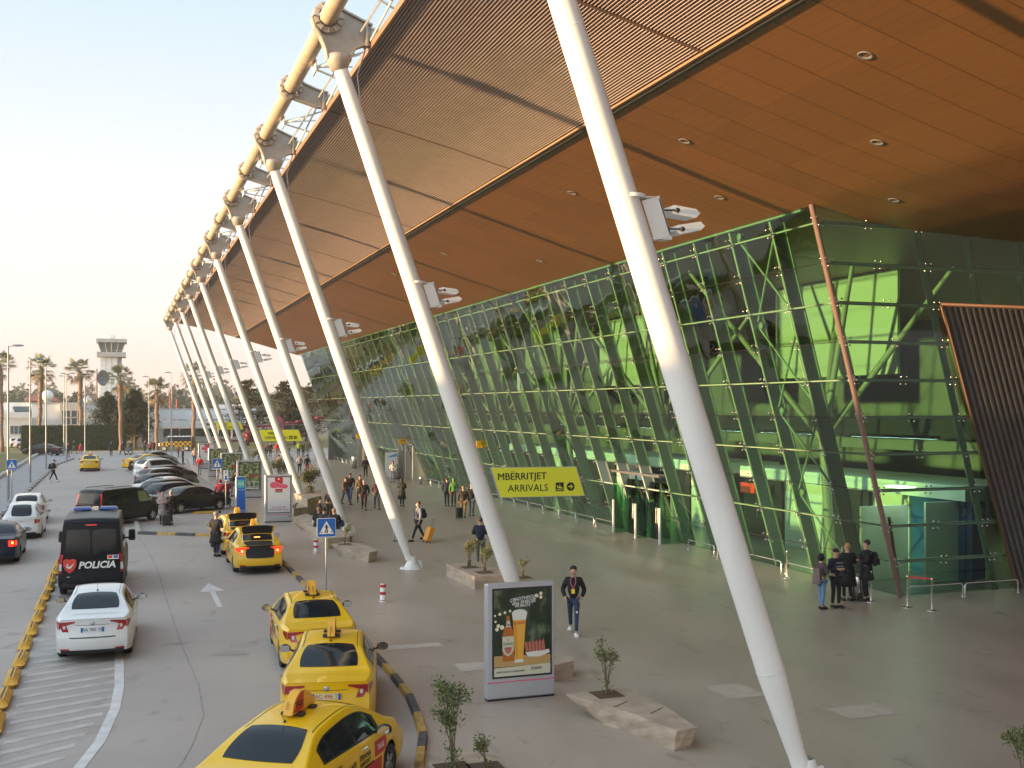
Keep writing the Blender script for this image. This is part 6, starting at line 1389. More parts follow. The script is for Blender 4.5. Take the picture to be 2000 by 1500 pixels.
person(P(1655, 1174), 10, 'balding person in a long black coat, back to the camera, by the glass', 1.78, 'stand', BLK, BLK, coat=.42, hair='fair', arms='front', girth=1.12)
p_ = P(1692, 1174); r_ = person(p_, 300, 'tall man in black coat and beanie carrying a rucksack by the glass', 1.88, 'stand', BLK, BLK, coat=.25, hood=None, cap=None, arms='front', girth=1.1); rucksack(r_[0], r_[1], r_[2], BLK, 'black rucksack on the tall man by the glass', p_, 300)
person(P(938, 1104), 15, 'man in navy quilted jacket and olive trousers behind the square-cut planter', 1.80, 'stand', NAVY, (.13, .13, .09), hair='brown', arms='front', girth=1.1)
p_ = P(817, 1057); r_ = person(p_, 262, 'masked man in grey jacket wheeling an orange suitcase', 1.78, 'walk', (.24, .25, .29), BLK, hair='brown', arms='pull', mask=True, girth=1.08); rucksack(r_[0], r_[1], r_[2], NAVY, 'dark rucksack on the masked man', p_, 262)
q_ = P(829, 1060); suitcase(q_ + Vector((0.1, 0, 0)), R(100), M['orange'], 'orange and black suitcase wheeled by the masked man', .66, R(20), .42)
person(P(773, 1058), 20, 'child in pale trousers half hidden behind the third column', 1.35, 'stand', (.05, .05, .06), (.34, .34, .36))
person(P(785, 989), 25, 'woman in a long black padded coat seen from behind', 1.68, 'stand', (.02, .022, .02), BLK, coat=.42, arms='phone', long_hair=True, girth=1.1, female=True)
person(P(736, 994), 185, 'young man in plum jacket and grey jeans walking towards the camera', 1.74, 'walk', (.06, .025, .045), (.10, .11, .14), arms='pockets')
person(P(711, 996), 190, 'older grey-haired man in black jacket and maroon trousers', 1.75, 'walk', BLK, (.09, .02, .03), hair='grey', girth=1.15)
person(P(703, 983), 180, 'bearded man in tan jacket just behind the older grey-haired man', 1.76, 'walk', (.20, .13, .07), BLK, beard=True)
person(P(675, 986), 150, 'person in patterned brown jacket and blue jeans in the centre pair', 1.70, 'walk', (.12, .06, .04), (.07, .09, .16), hair='fair', cap=BLK)
person(P(684, 981), 200, 'tall man in dark jacket and jeans beside the patterned jacket', 1.82, 'walk', BLK, (.08, .11, .19), hair='brown', girth=1.1)
person(P(714, 933), 5, 'man in brown jacket walking off towards the far doors', 1.78, 'walk', (.07, .03, .025), (.03, .02, .02), hair='brown')
person(P(767, 942), 200, 'woman in white top and jeans holding a phone beside the banner', 1.68, 'stand', (.60, .56, .55), (.09, .14, .22), arms='phone', phone=True, long_hair=True, female=True)
person(P(873, 989), 20, 'slim man in navy jacket at the left of the group by the glass rails', 1.72, 'stand', NAVY, BLK, hair='brown')
person(P(886, 990), 10, 'person in a green hooded jacket near the glass', 1.72, 'stand', (.10, .26, .06), (.02, .02, .02), hood=(.10, .26, .06))
person(P(905, 1011), 15, 'person in dark brown jacket and tan trousers wheeling a black case', 1.70, 'stand', (.05, .03, .025), (.22, .14, .07), hair='fair', arms='down', girth=1.15)
suitcase(P(897, 1013), R(10), M['black'], 'small black wheeled case beside the tan trousers', .55, 0, .36)
person(P(921, 1008), 20, 'person in black padded jacket and jeans, rightmost of the group by the glass', 1.76, 'stand', BLK, (.06, .08, .12), hair='grey', girth=1.2)
person(P(545, 926), 8, 'person in beige jacket walking away past the far columns', 1.72, 'walk', (.34, .22, .13), (.05, .04, .045))
person(P(585, 926), 185, 'person in grey jumper walking towards the camera, far off', 1.72, 'walk', (.36, .34, .35), (.02, .025, .05))
person(P(600, 926), 190, 'person in black top and bright red trousers', 1.68, 'walk', (.03, .02, .025), (.50, .02, .06))
person(P(566, 924), 15, 'person partly hidden by the sixth column', 1.7, 'stand', BLK, BLK)
# people resting on the planters
person(P(640, 1018) + Vector((.1, 0, 0)), 200, 'woman in black standing over the people on the planter', 1.70, 'stand', (.025, .015, .02), BLK, arms='knees', lean=.14, hair='brown', female=True)
person(P(620, 1022), 90, 'person in dark coat sitting at the back of the long planter', 1.70, 'sit', (.02, .018, .025), BLK, arms='knees', lean=.15, coat=.1, sitz=.42)
person(P(622, 1045), 20, 'fair-haired person in black sitting on the long planter', 1.68, 'sit', BLK, BLK, hair='fair', arms='knees', coat=.1, sitz=.42, girth=1.15)
person(P(633, 1047), 25, 'dark-haired person in a charcoal coat sitting in the middle of the planter', 1.72, 'sit', (.03, .025, .027), BLK, arms='knees', coat=.1, sitz=.42, girth=1.2)
person(P(652, 1050), 12, 'hunched person in a big black coat at the right of the planter', 1.74, 'sit', BLK, BLK, hair='fair', arms='knees', coat=.1, sitz=.42, girth=1.3, lean=.12)
for (px, py, c_, lb) in ((616, 1043, (.55, .52, .48), 'cream handbag on the planter'), (666, 1046, (.04, .06, .14), 'navy bag beside the hunched person')):
    p_ = P(px, py); o = empty('handbag', (p_.x, p_.y, .42), 0, lb, 'bag'); b = MB(); b.box((0, 0, .16), (.34, .18, .32), 0, None, .8, .06); b.build('bag', cloth(c_), o); b = MB(); b.tube([(-.1, 0, .3), (-.06, 0, .44), (.06, 0, .44), (.1, 0, .3)], .01, 5); b.build('strap', cloth(c_), o)
# by the parked cars
person(P(317, 1024), 170, 'fair-haired woman in a long beige coat by the black saloon', 1.64, 'stand', (.42, .35, .33), (.02, .02, .025), coat=.38, hair='fair', arms='front', female=True)
person(P(334, 1025), 280, 'grey-haired man in dark brown coat facing the woman in beige', 1.76, 'stand', (.035, .018, .015), (.02, .02, .03), coat=.15, hair='grey', arms='front', girth=1.15)
suitcase(P(325, 1027), R(5), M['black'], 'black suitcase between the couple by the black saloon', .5, 0, .4)
person(P(422, 1087), 40, 'man in a long black coat leaning towards the open taxi', 1.78, 'stand', BLK, (.025, .025, .05), coat=.34, hair='grey', arms='front', girth=1.12)
person(P(430, 992), 15, 'left one of two people in crimson jackets behind the parked saloon', 1.68, 'stand', (.30, .015, .04), BLK, hood=(.20, .01, .03), girth=1.15)
person(P(443, 990), 340, 'right one of two people in crimson jackets, one leg bent', 1.66, 'walk', (.28, .015, .04), BLK, hair='brown', girth=1.1, arms='front')
person(P(452, 970), 80, 'person in black bending over beside the forest poster box', 1.72, 'stand', BLK, GRY, lean=.3, arms='knees')
person(P(390, 928), 5, 'person in bright red jacket and grey trousers walking away', 1.68, 'walk', (.62, .02, .03), (.30, .28, .29), hair='brown', girth=1.1)
person(P(380, 907), 185, 'person in white and orange patterned top facing the camera', 1.70, 'stand', (.58, .36, .26), (.08, .11, .17), hair='fair')
person(P(357, 907), 100, 'person in dark brown jacket standing by the end of the row', 1.70, 'stand', (.04, .025, .03), BLK)
person(P(348, 893), 60, 'person in maroon near the white cup-shaped post by the truck', 1.6, 'stand', (.10, .03, .03), BLK)
p_ = P(104, 941); r_ = person(p_, 75, 'man with a rucksack striding across the road on the left', 1.78, 'walk', (.035, .02, .015), (.02, .02, .03), (.7, .7, .7), arms='phone', lean=.1); rucksack(r_[0], r_[1], r_[2], BLK, 'black rucksack on the man crossing the road', p_, 75)
for (px, py, fc, tp, lg, hh, lb, ps) in ((133, 893, 150, BLK, BLK, 1.75, 'person in black beside the twin lamp posts', 'stand'), (144, 886, 100, (.03, .04, .03), (.15, .15, .13), 1.75, 'person in dark jacket and grey trousers before the hedge', 'walk'), (157, 885, 180, (.35, .02, .06), (.30, .02, .05), 1.55, 'person in red crouching before the hedge', 'sit'),
        (217, 891, 175, (.03, .035, .045), BLK, 1.78, 'lone man in dark jacket standing on the cross street', 'stand'), (239, 888, 90, BLK, BLK, 1.75, 'person in black pushing a pram on the cross street', 'walk'), (255, 887, 260, BLK, BLK, 1.75, 'person in black walking behind the pram', 'walk'),
        (283, 884, 180, (.04, .06, .09), BLK, 1.6, 'person in blue-black jacket beyond the farthest parked car', 'stand'), (301, 884, 140, (.06, .03, .05), (.05, .02, .03), 1.6, 'person in maroon beside a palm trunk', 'stand'),
        (293, 889, 20, (.30, .05, .05), BLK, 1.7, 'person just behind the taxi at the end of the row', 'stand'),
        (520, 896, 190, (.25, .04, .05), (.05, .05, .06), 1.72, 'person in a red scarf under the DEPARTURES sign, left', 'stand'), (528, 893, 170, BLK, BLK, 1.74, 'dark figure under the DEPARTURES sign', 'stand'), (541, 893, 180, (.55, .02, .03), (.22, .12, .07), 1.8, 'person in a red top and brown skirt under the DEPARTURES sign', 'stand'),
        (583, 892, 195, (.50, .62, .06), BLK, 1.82, 'person in a yellow high-visibility vest under the DEPARTURES sign', 'stand'), (592, 892, 150, BLK, (.04, .03, .03), 1.72, 'dark-clothed person beside the high-visibility vest', 'stand'), (505, 897, 120, (.04, .04, .05), BLK, 1.7, 'person between two far columns near the shrubs', 'stand'), (617, 896, 185, (.35, .2, .18), (.05, .05, .05), 1.7, 'person in pink-brown top between the fourth and fifth columns', 'stand')):
    person(P(px, py), fc, lb, hh, ps, tp, lg, detail=False)
c = P(250, 889); o = empty('pram', c, R(90), 'small dark pram on the cross street', 'pram'); b = MB(); b.box((0, 0, .65), (.4, .7, .35), 0, None, 1.15, .08); b.build('seat', cloth(GRY), o); b = MB(); b.tube([(-.2, -.3, .1), (-.2, .5, 1.05), (.2, .5, 1.05), (.2, -.3, .1)], .015, 6); b.build('frame', M['galv'], o)
for sx in (-1, 1):
    for sy in (-.3, .25): b = MB(); b.lathe([(.03, -.02), (.12, -.02), (.12, .02), (.03, .02)], 12, 0, (sx * .22, sy, .12), 'X'); b.build('wheel', M['tyre'], o)
# ================================================================ BACKGROUND
M['palmleaf'] = mat('palm_leaf', (.17, .17, .065), .6, var=.35, scale=3); M['palmtrunk'] = mat('palm_trunk', (.26, .17, .12), .9, var=.35, scale=7, bump=.8, bscale=12); M['drypalm'] = mat('dry_palm_leaf', (.22, .16, .08), .8, var=.3, scale=4)
M['needle'] = mat('conifer_needle', (.035, .055, .025), .8, var=.45, scale=2.5); M['cedar'] = mat('cedar_needle', (.075, .075, .03), .8, var=.45, scale=1.5); M['dkleaf'] = mat('dense_leaf', (.04, .06, .025), .8, var=.4, scale=2)
def palm(seed, h, R_=2.6):
    rr = random.Random(seed); b = MB(); lean = rr.uniform(-.3, .3); pts = [(lean * (k / 10) ** 2 + .06 * math.sin(k * 1.7), .05 * math.cos(k * 2.1), h * k / 10) for k in range(11)]
    b.tube(pts, [.34, .27, .25, .26, .25, .27, .26, .28, .30, .34, .30], 12)
    for k in range(90):
        t = rr.uniform(.25, 1); a = rr.uniform(0, 6.28); i = min(9, int(t * 10)); f = t * 10 - i; x = lerp(pts[i][0], pts[i + 1][0], f); y = lerp(pts[i][1], pts[i + 1][1], f); r_ = .25 + .06 * t
        b.box((x + math.cos(a) * r_, y + math.sin(a) * r_, t * h), (.13, .10, .16), 0, a, .5)
    L_ = MB(); top_ = Vector(pts[-1])
    for k in range(38):
        a = k * 2.4 + rr.uniform(-.3, .3); el = R(rr.choice([72, 58, 45, 32, 18, 4, -12, -30, -48])); d = Vector((math.cos(a) * math.cos(el), math.sin(a) * math.cos(el), math.sin(el))); L0 = R_ * rr.uniform(.46, .62); dry = el < R(-25)
        q = top_ + d * L0 + Vector((0, 0, -.08)); L_.tube([top_, top_ + d * L0 * .5 + Vector((0, 0, .03)), q], [.03, .02, .012], 4, 1 if dry else 0)
        side = d.cross(Vector((0, 0, 1))).normalized(); upv = side.cross(d)
        for j in range(18):                                        # fan of pleated fingers, drooping at the tips
            f = -1 + 2 * j / 17; ang = f * R(78); u = (d * math.cos(ang) + side * math.sin(ang)).normalized(); ll = R_ * .44 * (1 - .25 * abs(f)) * rr.uniform(.85, 1.1); dr = -abs(f) * .25 - .10 - .12 * rr.random()
            m_ = q + u * ll * .55 + upv * .03; e = q + u * ll + Vector((0, 0, dr * ll * 1.6)); w_ = u.cross(upv).normalized() * .038
            L_.add([q, m_ - w_, m_ + w_, e], [(0, 1, 2), (1, 3, 2)], 1 if dry or rr.random() < .12 else 0)
    return b, L_
for i, (px, top, lb, sd) in enumerate(((3, 690, 'palm cut by the left picture edge', 1), (77, 696, 'palm behind the maroon saloon, in front of the hedge', 2), (158, 702, 'palm in the middle of the hedge, left of the control tower', 3), (236, 718, 'palm right in front of the control tower', 4), (306, 740, 'shorter palm in front of the dark window box', 5), (378, 712, 'palm seen between the farthest columns', 6))):
    p = G(px, 880 if i else 884); h = HC + (794 - top) / F * (p.x * SA + p.y * CA) - 1.6; o = empty('palm_tree', (p.x, p.y, 0), 0, lb, 'palm tree', 'palms along the cross street'); b, L_ = palm(sd, h); b.build('trunk', M['palmtrunk'], o); L_.build('crown', [M['palmleaf'], M['drypalm']], o)
def conifer(h, r0, n, seed, layers, m, shape='cedar', leaf=.32):
    rr = random.Random(seed); b = MB(); b.tube([(0, 0, 0), (0, 0, h * .5), (0, 0, h * .98)], [.035 * h * .7, .02 * h, .02], 8); L_ = MB()
    for k in range(layers):
        z0 = h * (.16 + .82 * k / layers)
        for q in range(5 if shape == 'cedar' else 7):
            a = rr.uniform(0, 6.28); t = (z0 / h)
            rad = r0 * ((1 - t) ** .75 if shape == 'cedar' else math.sin(math.pi * min(1, .12 + t * .88)) ** .6 * (1.25 - t)) * rr.uniform(.7, 1.12) + .15
            d = Vector((math.cos(a), math.sin(a), rr.uniform(-.05, .18) if shape == 'cedar' else rr.uniform(.2, .7))); e = Vector((0, 0, z0)) + d * rad; b.tube([(0, 0, z0), e], [.05, .015], 4)
            for j in range(n):
                f = rr.random() ** .55; c = Vector((0, 0, z0)).lerp(e, f) + Vector((rr.gauss(0, .20), rr.gauss(0, .20), rr.gauss(0, .10 if shape == 'cedar' else .3))) * (.4 + rad * .3)
                u = (Vector((rr.gauss(0, 1), rr.gauss(0, 1), rr.gauss(0, .45))) + d * .8).normalized(); v = u.cross(Vector((rr.gauss(0, .4), rr.gauss(0, .4), 1))).normalized(); l_ = leaf * rr.uniform(.6, 1.4)
                L_.add([c, c + u * l_ * .5 + v * l_ * .22, c + u * l_, c + u * l_ * .5 - v * l_ * .22], [(0, 1, 2, 3)])
    return b, L_
def tree(px, top, Y, r0, n, seed, layers, m, lb, shape='cedar', nm='cedar_tree', leaf=.32):
    w_ = W(px, top, Y); o = empty(nm, (w_.x, Y, 0), 0, lb, 'tree'); b, L_ = conifer(w_.z, r0, n, seed, layers, m, shape, leaf); b.build('trunk', M['bark'], o); L_.build('crown', m, o)
tree(484, 738, 176, 5.2, 44, 11, 26, M['cedar'], 'broad cedar left of the biplane, seen between columns', leaf=.42); tree(556, 742, 182, 4.8, 44, 12, 26, M['cedar'], 'tall cedar behind the biplane with a thin tip', leaf=.42); tree(598, 752, 190, 6.0, 44, 13, 24, M['cedar'], 'dark cedar hugging the end of the glass front', leaf=.42); tree(575, 775, 176, 5.0, 40, 14, 20, M['cedar'], 'lower cedar in front of the tall one', leaf=.42)
tree(213, 768, 172, 3.3, 46, 15, 24, M['dkleaf'], 'dark conifer left of the pair behind the white building', 'round', 'conifer', .36); tree(264, 762, 168, 3.4, 56, 16, 26, M['needle'], 'big dark green conifer right of the palm at the tower', 'round', 'conifer', .36); tree(243, 796, 175, 2.6, 40, 17, 18, M['dkleaf'], 'low dark conifer filling the gap between two taller ones', 'round', 'conifer', .36)
# hedge
o = empty('clipped_hedge', (-6.0, 164.2, 0), 0, 'long dark green clipped hedge below the white building', 'hedge'); rr = random.Random(8); b = MB(); b.box((0, 0, 1.7), (13.3, 1.8, 3.4)); b.build('hedge_core', M['hedge'], o); b = MB()
for i in range(9000):
    f = rr.choice((0, 0, 0, 1, 2)); c = Vector((rr.uniform(-6.7, 6.7), -.92 + rr.gauss(0, .04), rr.uniform(0, 3.45))) if f == 0 else (Vector((rr.uniform(-6.7, 6.7), rr.uniform(-.9, .9), 3.42 + rr.gauss(0, .04))) if f == 1 else Vector((rr.choice((-6.68, 6.68)), rr.uniform(-.9, .9), rr.uniform(0, 3.4))))
    u = Vector((rr.gauss(0, 1), rr.gauss(0, 1), rr.gauss(0, 1))).normalized(); v = u.cross(Vector((rr.gauss(0, 1), rr.gauss(0, 1), rr.gauss(0, 1)))).normalized(); l_ = .16
    b.add([c, c + u * l_ * .5 + v * l_ * .3, c + u * l_, c + u * l_ * .5 - v * l_ * .3], [(0, 1, 2, 3)])
b.build('foliage', M['dkleaf'], o)
# buildings
M['wallw'] = mat('white_render', (.72, .71, .70), .8, var=.07, scale=.4); M['wallc'] = mat('cream_render', (.62, .55, .46), .8, var=.07, scale=.6); M['winglass'] = mat('far_window', (.10, .14, .17), .15); M['roofred'] = mat('red_tiles', (.32, .10, .06), .8, var=.2, scale=3); M['concrete'] = mat('grey_concrete', (.42, .42, .42), .8, var=.1, scale=1)
def wbox(b, x0, x1, y0, y1, Y, dpt, m=0, zmin=None):
    a, c = W(x0, y0, Y), W(x1, y1, Y); zb_ = c.z if zmin is None else zmin; b.box(((a.x + c.x) / 2, Y + dpt / 2, (a.z + zb_) / 2), (c.x - a.x, dpt, a.z - zb_), m)
def bpart(parent, name, m, *bx):
    b = MB()
    for q in bx: wbox(b, *q)
    return b.build(name, m, parent)
Yb = 184; bA = empty('office_building', (0, 0, 0), 0, 'flat-roofed white building with a sunlit bay window above the hedge', 'building')
bpart(bA, 'wall', M['wallw'], (62, 223, 788, 860, Yb, 14, 0, 0)); bpart(bA, 'roof_edge', M['concrete'], (61, 224, 786, 788.5, Yb - .15, 14.3)); bpart(bA, 'side_wing', M['wallw'], (-30, 62, 786, 800, Yb + 5, 8), (-30, 62, 816, 860, Yb - 1, 10, 0, 0), (-30, 24, 800, 816, Yb + 1, 10))
bpart(bA, 'balcony_recess', M['winglass'], (25, 60, 794, 806, Yb + 4.8, .3)); bpart(bA, 'balcony_front', M['wallw'], (5, 60, 805, 816, Yb - 1.6, .3))
for x0, x1 in ((20, 26), (28.5, 34.5), (37, 43)): f_ = bpart(bA, 'window', M['wallc'], (x0 - .6, x1 + .6, 831, 848, Yb - 1.1, .1)); bpart(f_, 'pane', M['winglass'], (x0, x1, 832, 847, Yb - 1.16, .05))
bay = bpart(bA, 'bay_window', M['wallc'], (117, 157, 787.5, 802, Yb - 2.0, 2), (119, 121.5, 802, 831, Yb - 2.0, .4), (137, 140, 802, 831, Yb - 2.0, .4), (150, 152.5, 802, 831, Yb - 2.0, .4), (119, 157, 814.5, 816.5, Yb - 2.0, .4), (119, 157, 829, 831, Yb - 2.0, .4))
for (x0, x1) in ((121.5, 137), (140, 150), (152.5, 157)):
    for (y0, y1) in ((802, 814.5), (816.5, 829)): bpart(bay, 'pane', M['winglass'], (x0, x1, y0, y1, Yb - 1.8, .1))
b = MB()
for px in (202.5, 210.5): wbox(b, px, px + .6, 789, 830, Yb - .2, .05)
for k in range(11): wbox(b, 202.5, 211, 791 + k * 3.6, 791.6 + k * 3.6, Yb - .2, .05)
b.build('wall_ladder', M['grey_steel'], bA); bpart(bA, 'air_conditioner', M['white'], (220, 229, 824, 832, Yb - .8, .6))
bR = empty('house', (0, 0, 0), 0, 'distant house with a red roof and one sunlit wall behind the white building', 'house'); bpart(bR, 'wall', M['wallc'], (48, 60, 778, 800, 240, 8, 0, 0), (60, 108, 779, 800, 241, 8, 0, 0))
a_, c_ = W(45, 780, 238), W(113, 780, 238); t0_, t1_ = W(62, 771, 244), W(100, 771, 244); b = MB(); zR = a_.z - .3; b.add([(a_.x, 238, zR), (c_.x, 238, zR), (c_.x, 252, zR), (a_.x, 252, zR), (t0_.x, 244, t0_.z), (t1_.x, 244, t0_.z)], [(0, 1, 5, 4), (1, 2, 5), (2, 3, 4, 5), (3, 0, 4)]); b.build('roof', M['roofred'], bR)
for (px, py, r_, Y, lb) in ((93, 773, 1.0, 215, 'white radome ball above the flat white roof'), (171, 781, .75, 215, 'smaller white radome ball left of the lattice mast')): w_ = W(px, py, Y); o = empty('radome', (w_.x, Y, 0), 0, lb, 'radome'); b = MB(); b.ball((0, 0, w_.z), (r_, r_, r_), 18, 12); b.build('dome', M['white'], o); b = MB(); b.lathe([(r_ * .8, 0), (r_ * .6, w_.z - r_ * .6)], 12); b.build('pedestal', M['concrete'], o)
bB = empty('long_building', (0, 0, 0), 0, 'long low white building with a flat parapet behind the chequered truck', 'building'); Yc = 196
bpart(bB, 'wall', M['wallw'], (288, 318, 820, 880, Yc, 10, 0, 0), (318, 520, 840, 880, Yc + 1, 10, 0, 0)); bpart(bB, 'parapet', M['wallw'], (290, 500, 799, 819, Yc + 3, 10)); bpart(bB, 'parapet_band', M['concrete'], (312, 500, 798, 800, Yc + 2.9, 10)); bpart(bB, 'canopy_fascia', M['wallw'], (318, 512, 822, 834, Yc - 2, 3)); bpart(bB, 'lower_band', M['wallw'], (318, 520, 856, 872, Yc + .8, .3)); bpart(bB, 'upper_room', M['wallw'], (425, 478, 790, 800, Yc + 5, 6), (478, 500, 799, 812, Yc + 2, 5))
for (x0, x1) in ((320, 334), (335, 349), (352, 374), (376, 400), (402, 430), (432, 470)): bpart(bB, 'window', M['winglass'], (x0, x1, 837, 852, Yc + .85, .12))
bpart(bB, 'door', mat('brown_door', (.09, .03, .025), .6), (277, 289, 842, 866, Yc - .1, .1)); bpart(bB, 'door_surround', M['wallc'], (276, 290, 836, 842, Yc - .15, .15)); bpart(bB, 'door_wall', M['wallc'], (270, 290, 835, 870, Yc, 1, 0, 0)); bpart(bB, 'window_box', M['white'], (289, 313, 784.5, 807, Yc - .6, 3)); bpart(bB, 'dark_window', M['hall_dark'], (291, 311, 787, 799, Yc - .75, .1))
bpart(bB, 'vertical_pier', M['wallw'], (294, 298, 828, 880, Yc - .6, .5, 0, 0), (306, 311, 834, 880, Yc - .6, .5, 0, 0))
o = empty('service_kiosk', (0, 0, 0), 0, 'small cream hut half hidden behind the dark conifers', 'hut'); bpart(o, 'wall', M['wallc'], (256, 272, 840, 868, 172, 3, 0, 0)); b = MB(); wbox(b, 254, 276, 836, 840, 171.5, 4); b.build('roof', M['concrete'], o)
for (px, y0, lb) in ((332, 760, 'thin red mast behind the long white building, left one'), (345, 780, 'thin red mast behind the long white building, right one')):
    w_ = W(px, y0, 230); o = empty('guyed_mast', (w_.x, 230, 0), 0, lb, 'mast'); b = MB(); b.tube([(0, 0, 0), (0, 0, w_.z)], .12, 6); b.build('mast', M['red'], o); b = MB(); z_ = w_.z * .75
    for sx in (-6, 6): b.tube([(0, 0, z_), (sx, 0, z_ - 6)], .04, 4)
    b.build('guy_wire', M['grey_steel'], o)
# control tower
Yt = 262; tw = empty('control_tower', (0, 0, 0), 0, 'tall white airport control tower with a flared glass cab', 'control tower'); M['twr'] = mat('tower_panel', (.80, .80, .80), .6, var=.05)
bpart(tw, 'shaft', M['twr'], (196, 229, 697, 800, Yt, 5, 0, 0)); bpart(tw, 'stair_shaft', M['concrete'], (229, 238, 697, 800, Yt + .6, 4, 0, 0)); b = MB()
for k in range(12): wbox(b, 196, 229, 704 + k * 9, 704.5 + k * 9, Yt - .02, .02)
for px in (206, 217): wbox(b, px, px + .5, 697, 800, Yt - .02, .02)
b.build('panel_joint', M['concrete'], tw); bpart(tw, 'gallery_slab', M['concrete'], (189, 246, 687, 697, Yt - 1.2, 7.6)); bpart(tw, 'gallery_rail', M['white'], (190, 245, 683.5, 684.2, Yt - 1.2, .06), (190, 190.6, 683.5, 687, Yt - 1.2, .06), (208, 208.5, 683.5, 687, Yt - 1.2, .06), (227, 227.5, 683.5, 687, Yt - 1.2, .06), (244.5, 245, 683.5, 687, Yt - 1.2, .06))
a0, a1, t0, t1 = W(197, 687, Yt), W(238, 687, Yt), W(191, 669, Yt), W(245, 669, Yt); dp = 5.2
def frust(e, m, nm, x0=0., x1=1.): 
    b = MB(); L0 = a0.x + (a1.x - a0.x) * x0 + e; L1 = a0.x + (a1.x - a0.x) * x1 - e; T0_ = t0.x + (t1.x - t0.x) * x0 + e; T1_ = t0.x + (t1.x - t0.x) * x1 - e
    b.add([(L0, Yt + e, a0.z), (L1, Yt + e, a0.z), (L1, Yt + dp - e, a0.z), (L0, Yt + dp - e, a0.z), (T0_, Yt - .8 + e, t0.z), (T1_, Yt - .8 + e, t0.z), (T1_, Yt + dp + .8 - e, t0.z), (T0_, Yt + dp + .8 - e, t0.z)], [(0, 1, 5, 4), (1, 2, 6, 5), (2, 3, 7, 6), (3, 0, 4, 7), (4, 5, 6, 7)]); return b.build(nm, m, tw)
frust(.0, mat('cab_glass', (.16, .19, .18), .12), 'cab_glass'); b = MB()
for f in (0, .27, .5, .75, 1): b.tube([(a0.x + (a1.x - a0.x) * f, Yt - .03, a0.z), (t0.x + (t1.x - t0.x) * f, Yt - .84, t0.z)], .09, 6)
b.build('cab_mullion', M['concrete'], tw); bpart(tw, 'roof_slab', M['concrete'], (188, 248, 661, 669, Yt - 1.4, 8)); bpart(tw, 'roof_box', M['white'], (216, 222, 654.5, 661, Yt + 1, 2)); b = MB()
for px, y0 in ((218, 648), (206, 650), (224, 651), (240, 655)): w_ = W(px, y0, Yt + 2); b.tube([(w_.x, Yt + 2, t0.z), (w_.x, Yt + 2, w_.z)], .06, 5)
b.build('antenna', M['grey_steel'], tw)
# radar dish and lattice
Yd = 205; w0, w1 = W(166, 756, Yd), W(189, 720, Yd); o = empty('lattice_tower', (0, 0, 0), 0, 'rusty steel lattice mast left of the control tower', 'mast'); b = MB()
for x in (w0.x, w1.x):
    for y in (Yd, Yd + 2.2): b.tube([(x, y, 0), (x, y, w1.z if x == w1.x else w0.z + .3)], .09, 5)
zz = 6.0
while zz < w0.z:
    b.tube([(w0.x, Yd, zz), (w1.x, Yd, zz + 1.6)], .05, 4); b.tube([(w1.x, Yd, zz), (w0.x, Yd, zz + 1.6)], .05, 4); b.tube([(w0.x, Yd, zz), (w1.x, Yd, zz)], .06, 4); zz += 1.7
b.build('lattice', mat('rusty_steel', (.25, .13, .09), .7), o); w_ = W(201, 738, Yd); o = empty('radar_dish', (w_.x, Yd, w_.z), 0, 'round grey dish on the lattice mast in front of the tower', 'dish'); b = MB(); b.lathe([(0, .5), (.5, .42), (.95, .2), (1.2, 0), (1.22, -.05), (.9, .12), (.4, .35), (0, .42)], 22, 0, (0, 0, 0), 'Y'); ob = b.build('reflector', mat('dish_grey', (.13, .14, .17), .6), o); ob.scale = (.78, 1, 1.15)
b = MB(); b.tube([(0, .3, 0), (-1.2, .3, 0)], .08, 6); b.build('mount', M['grey_steel'], o)
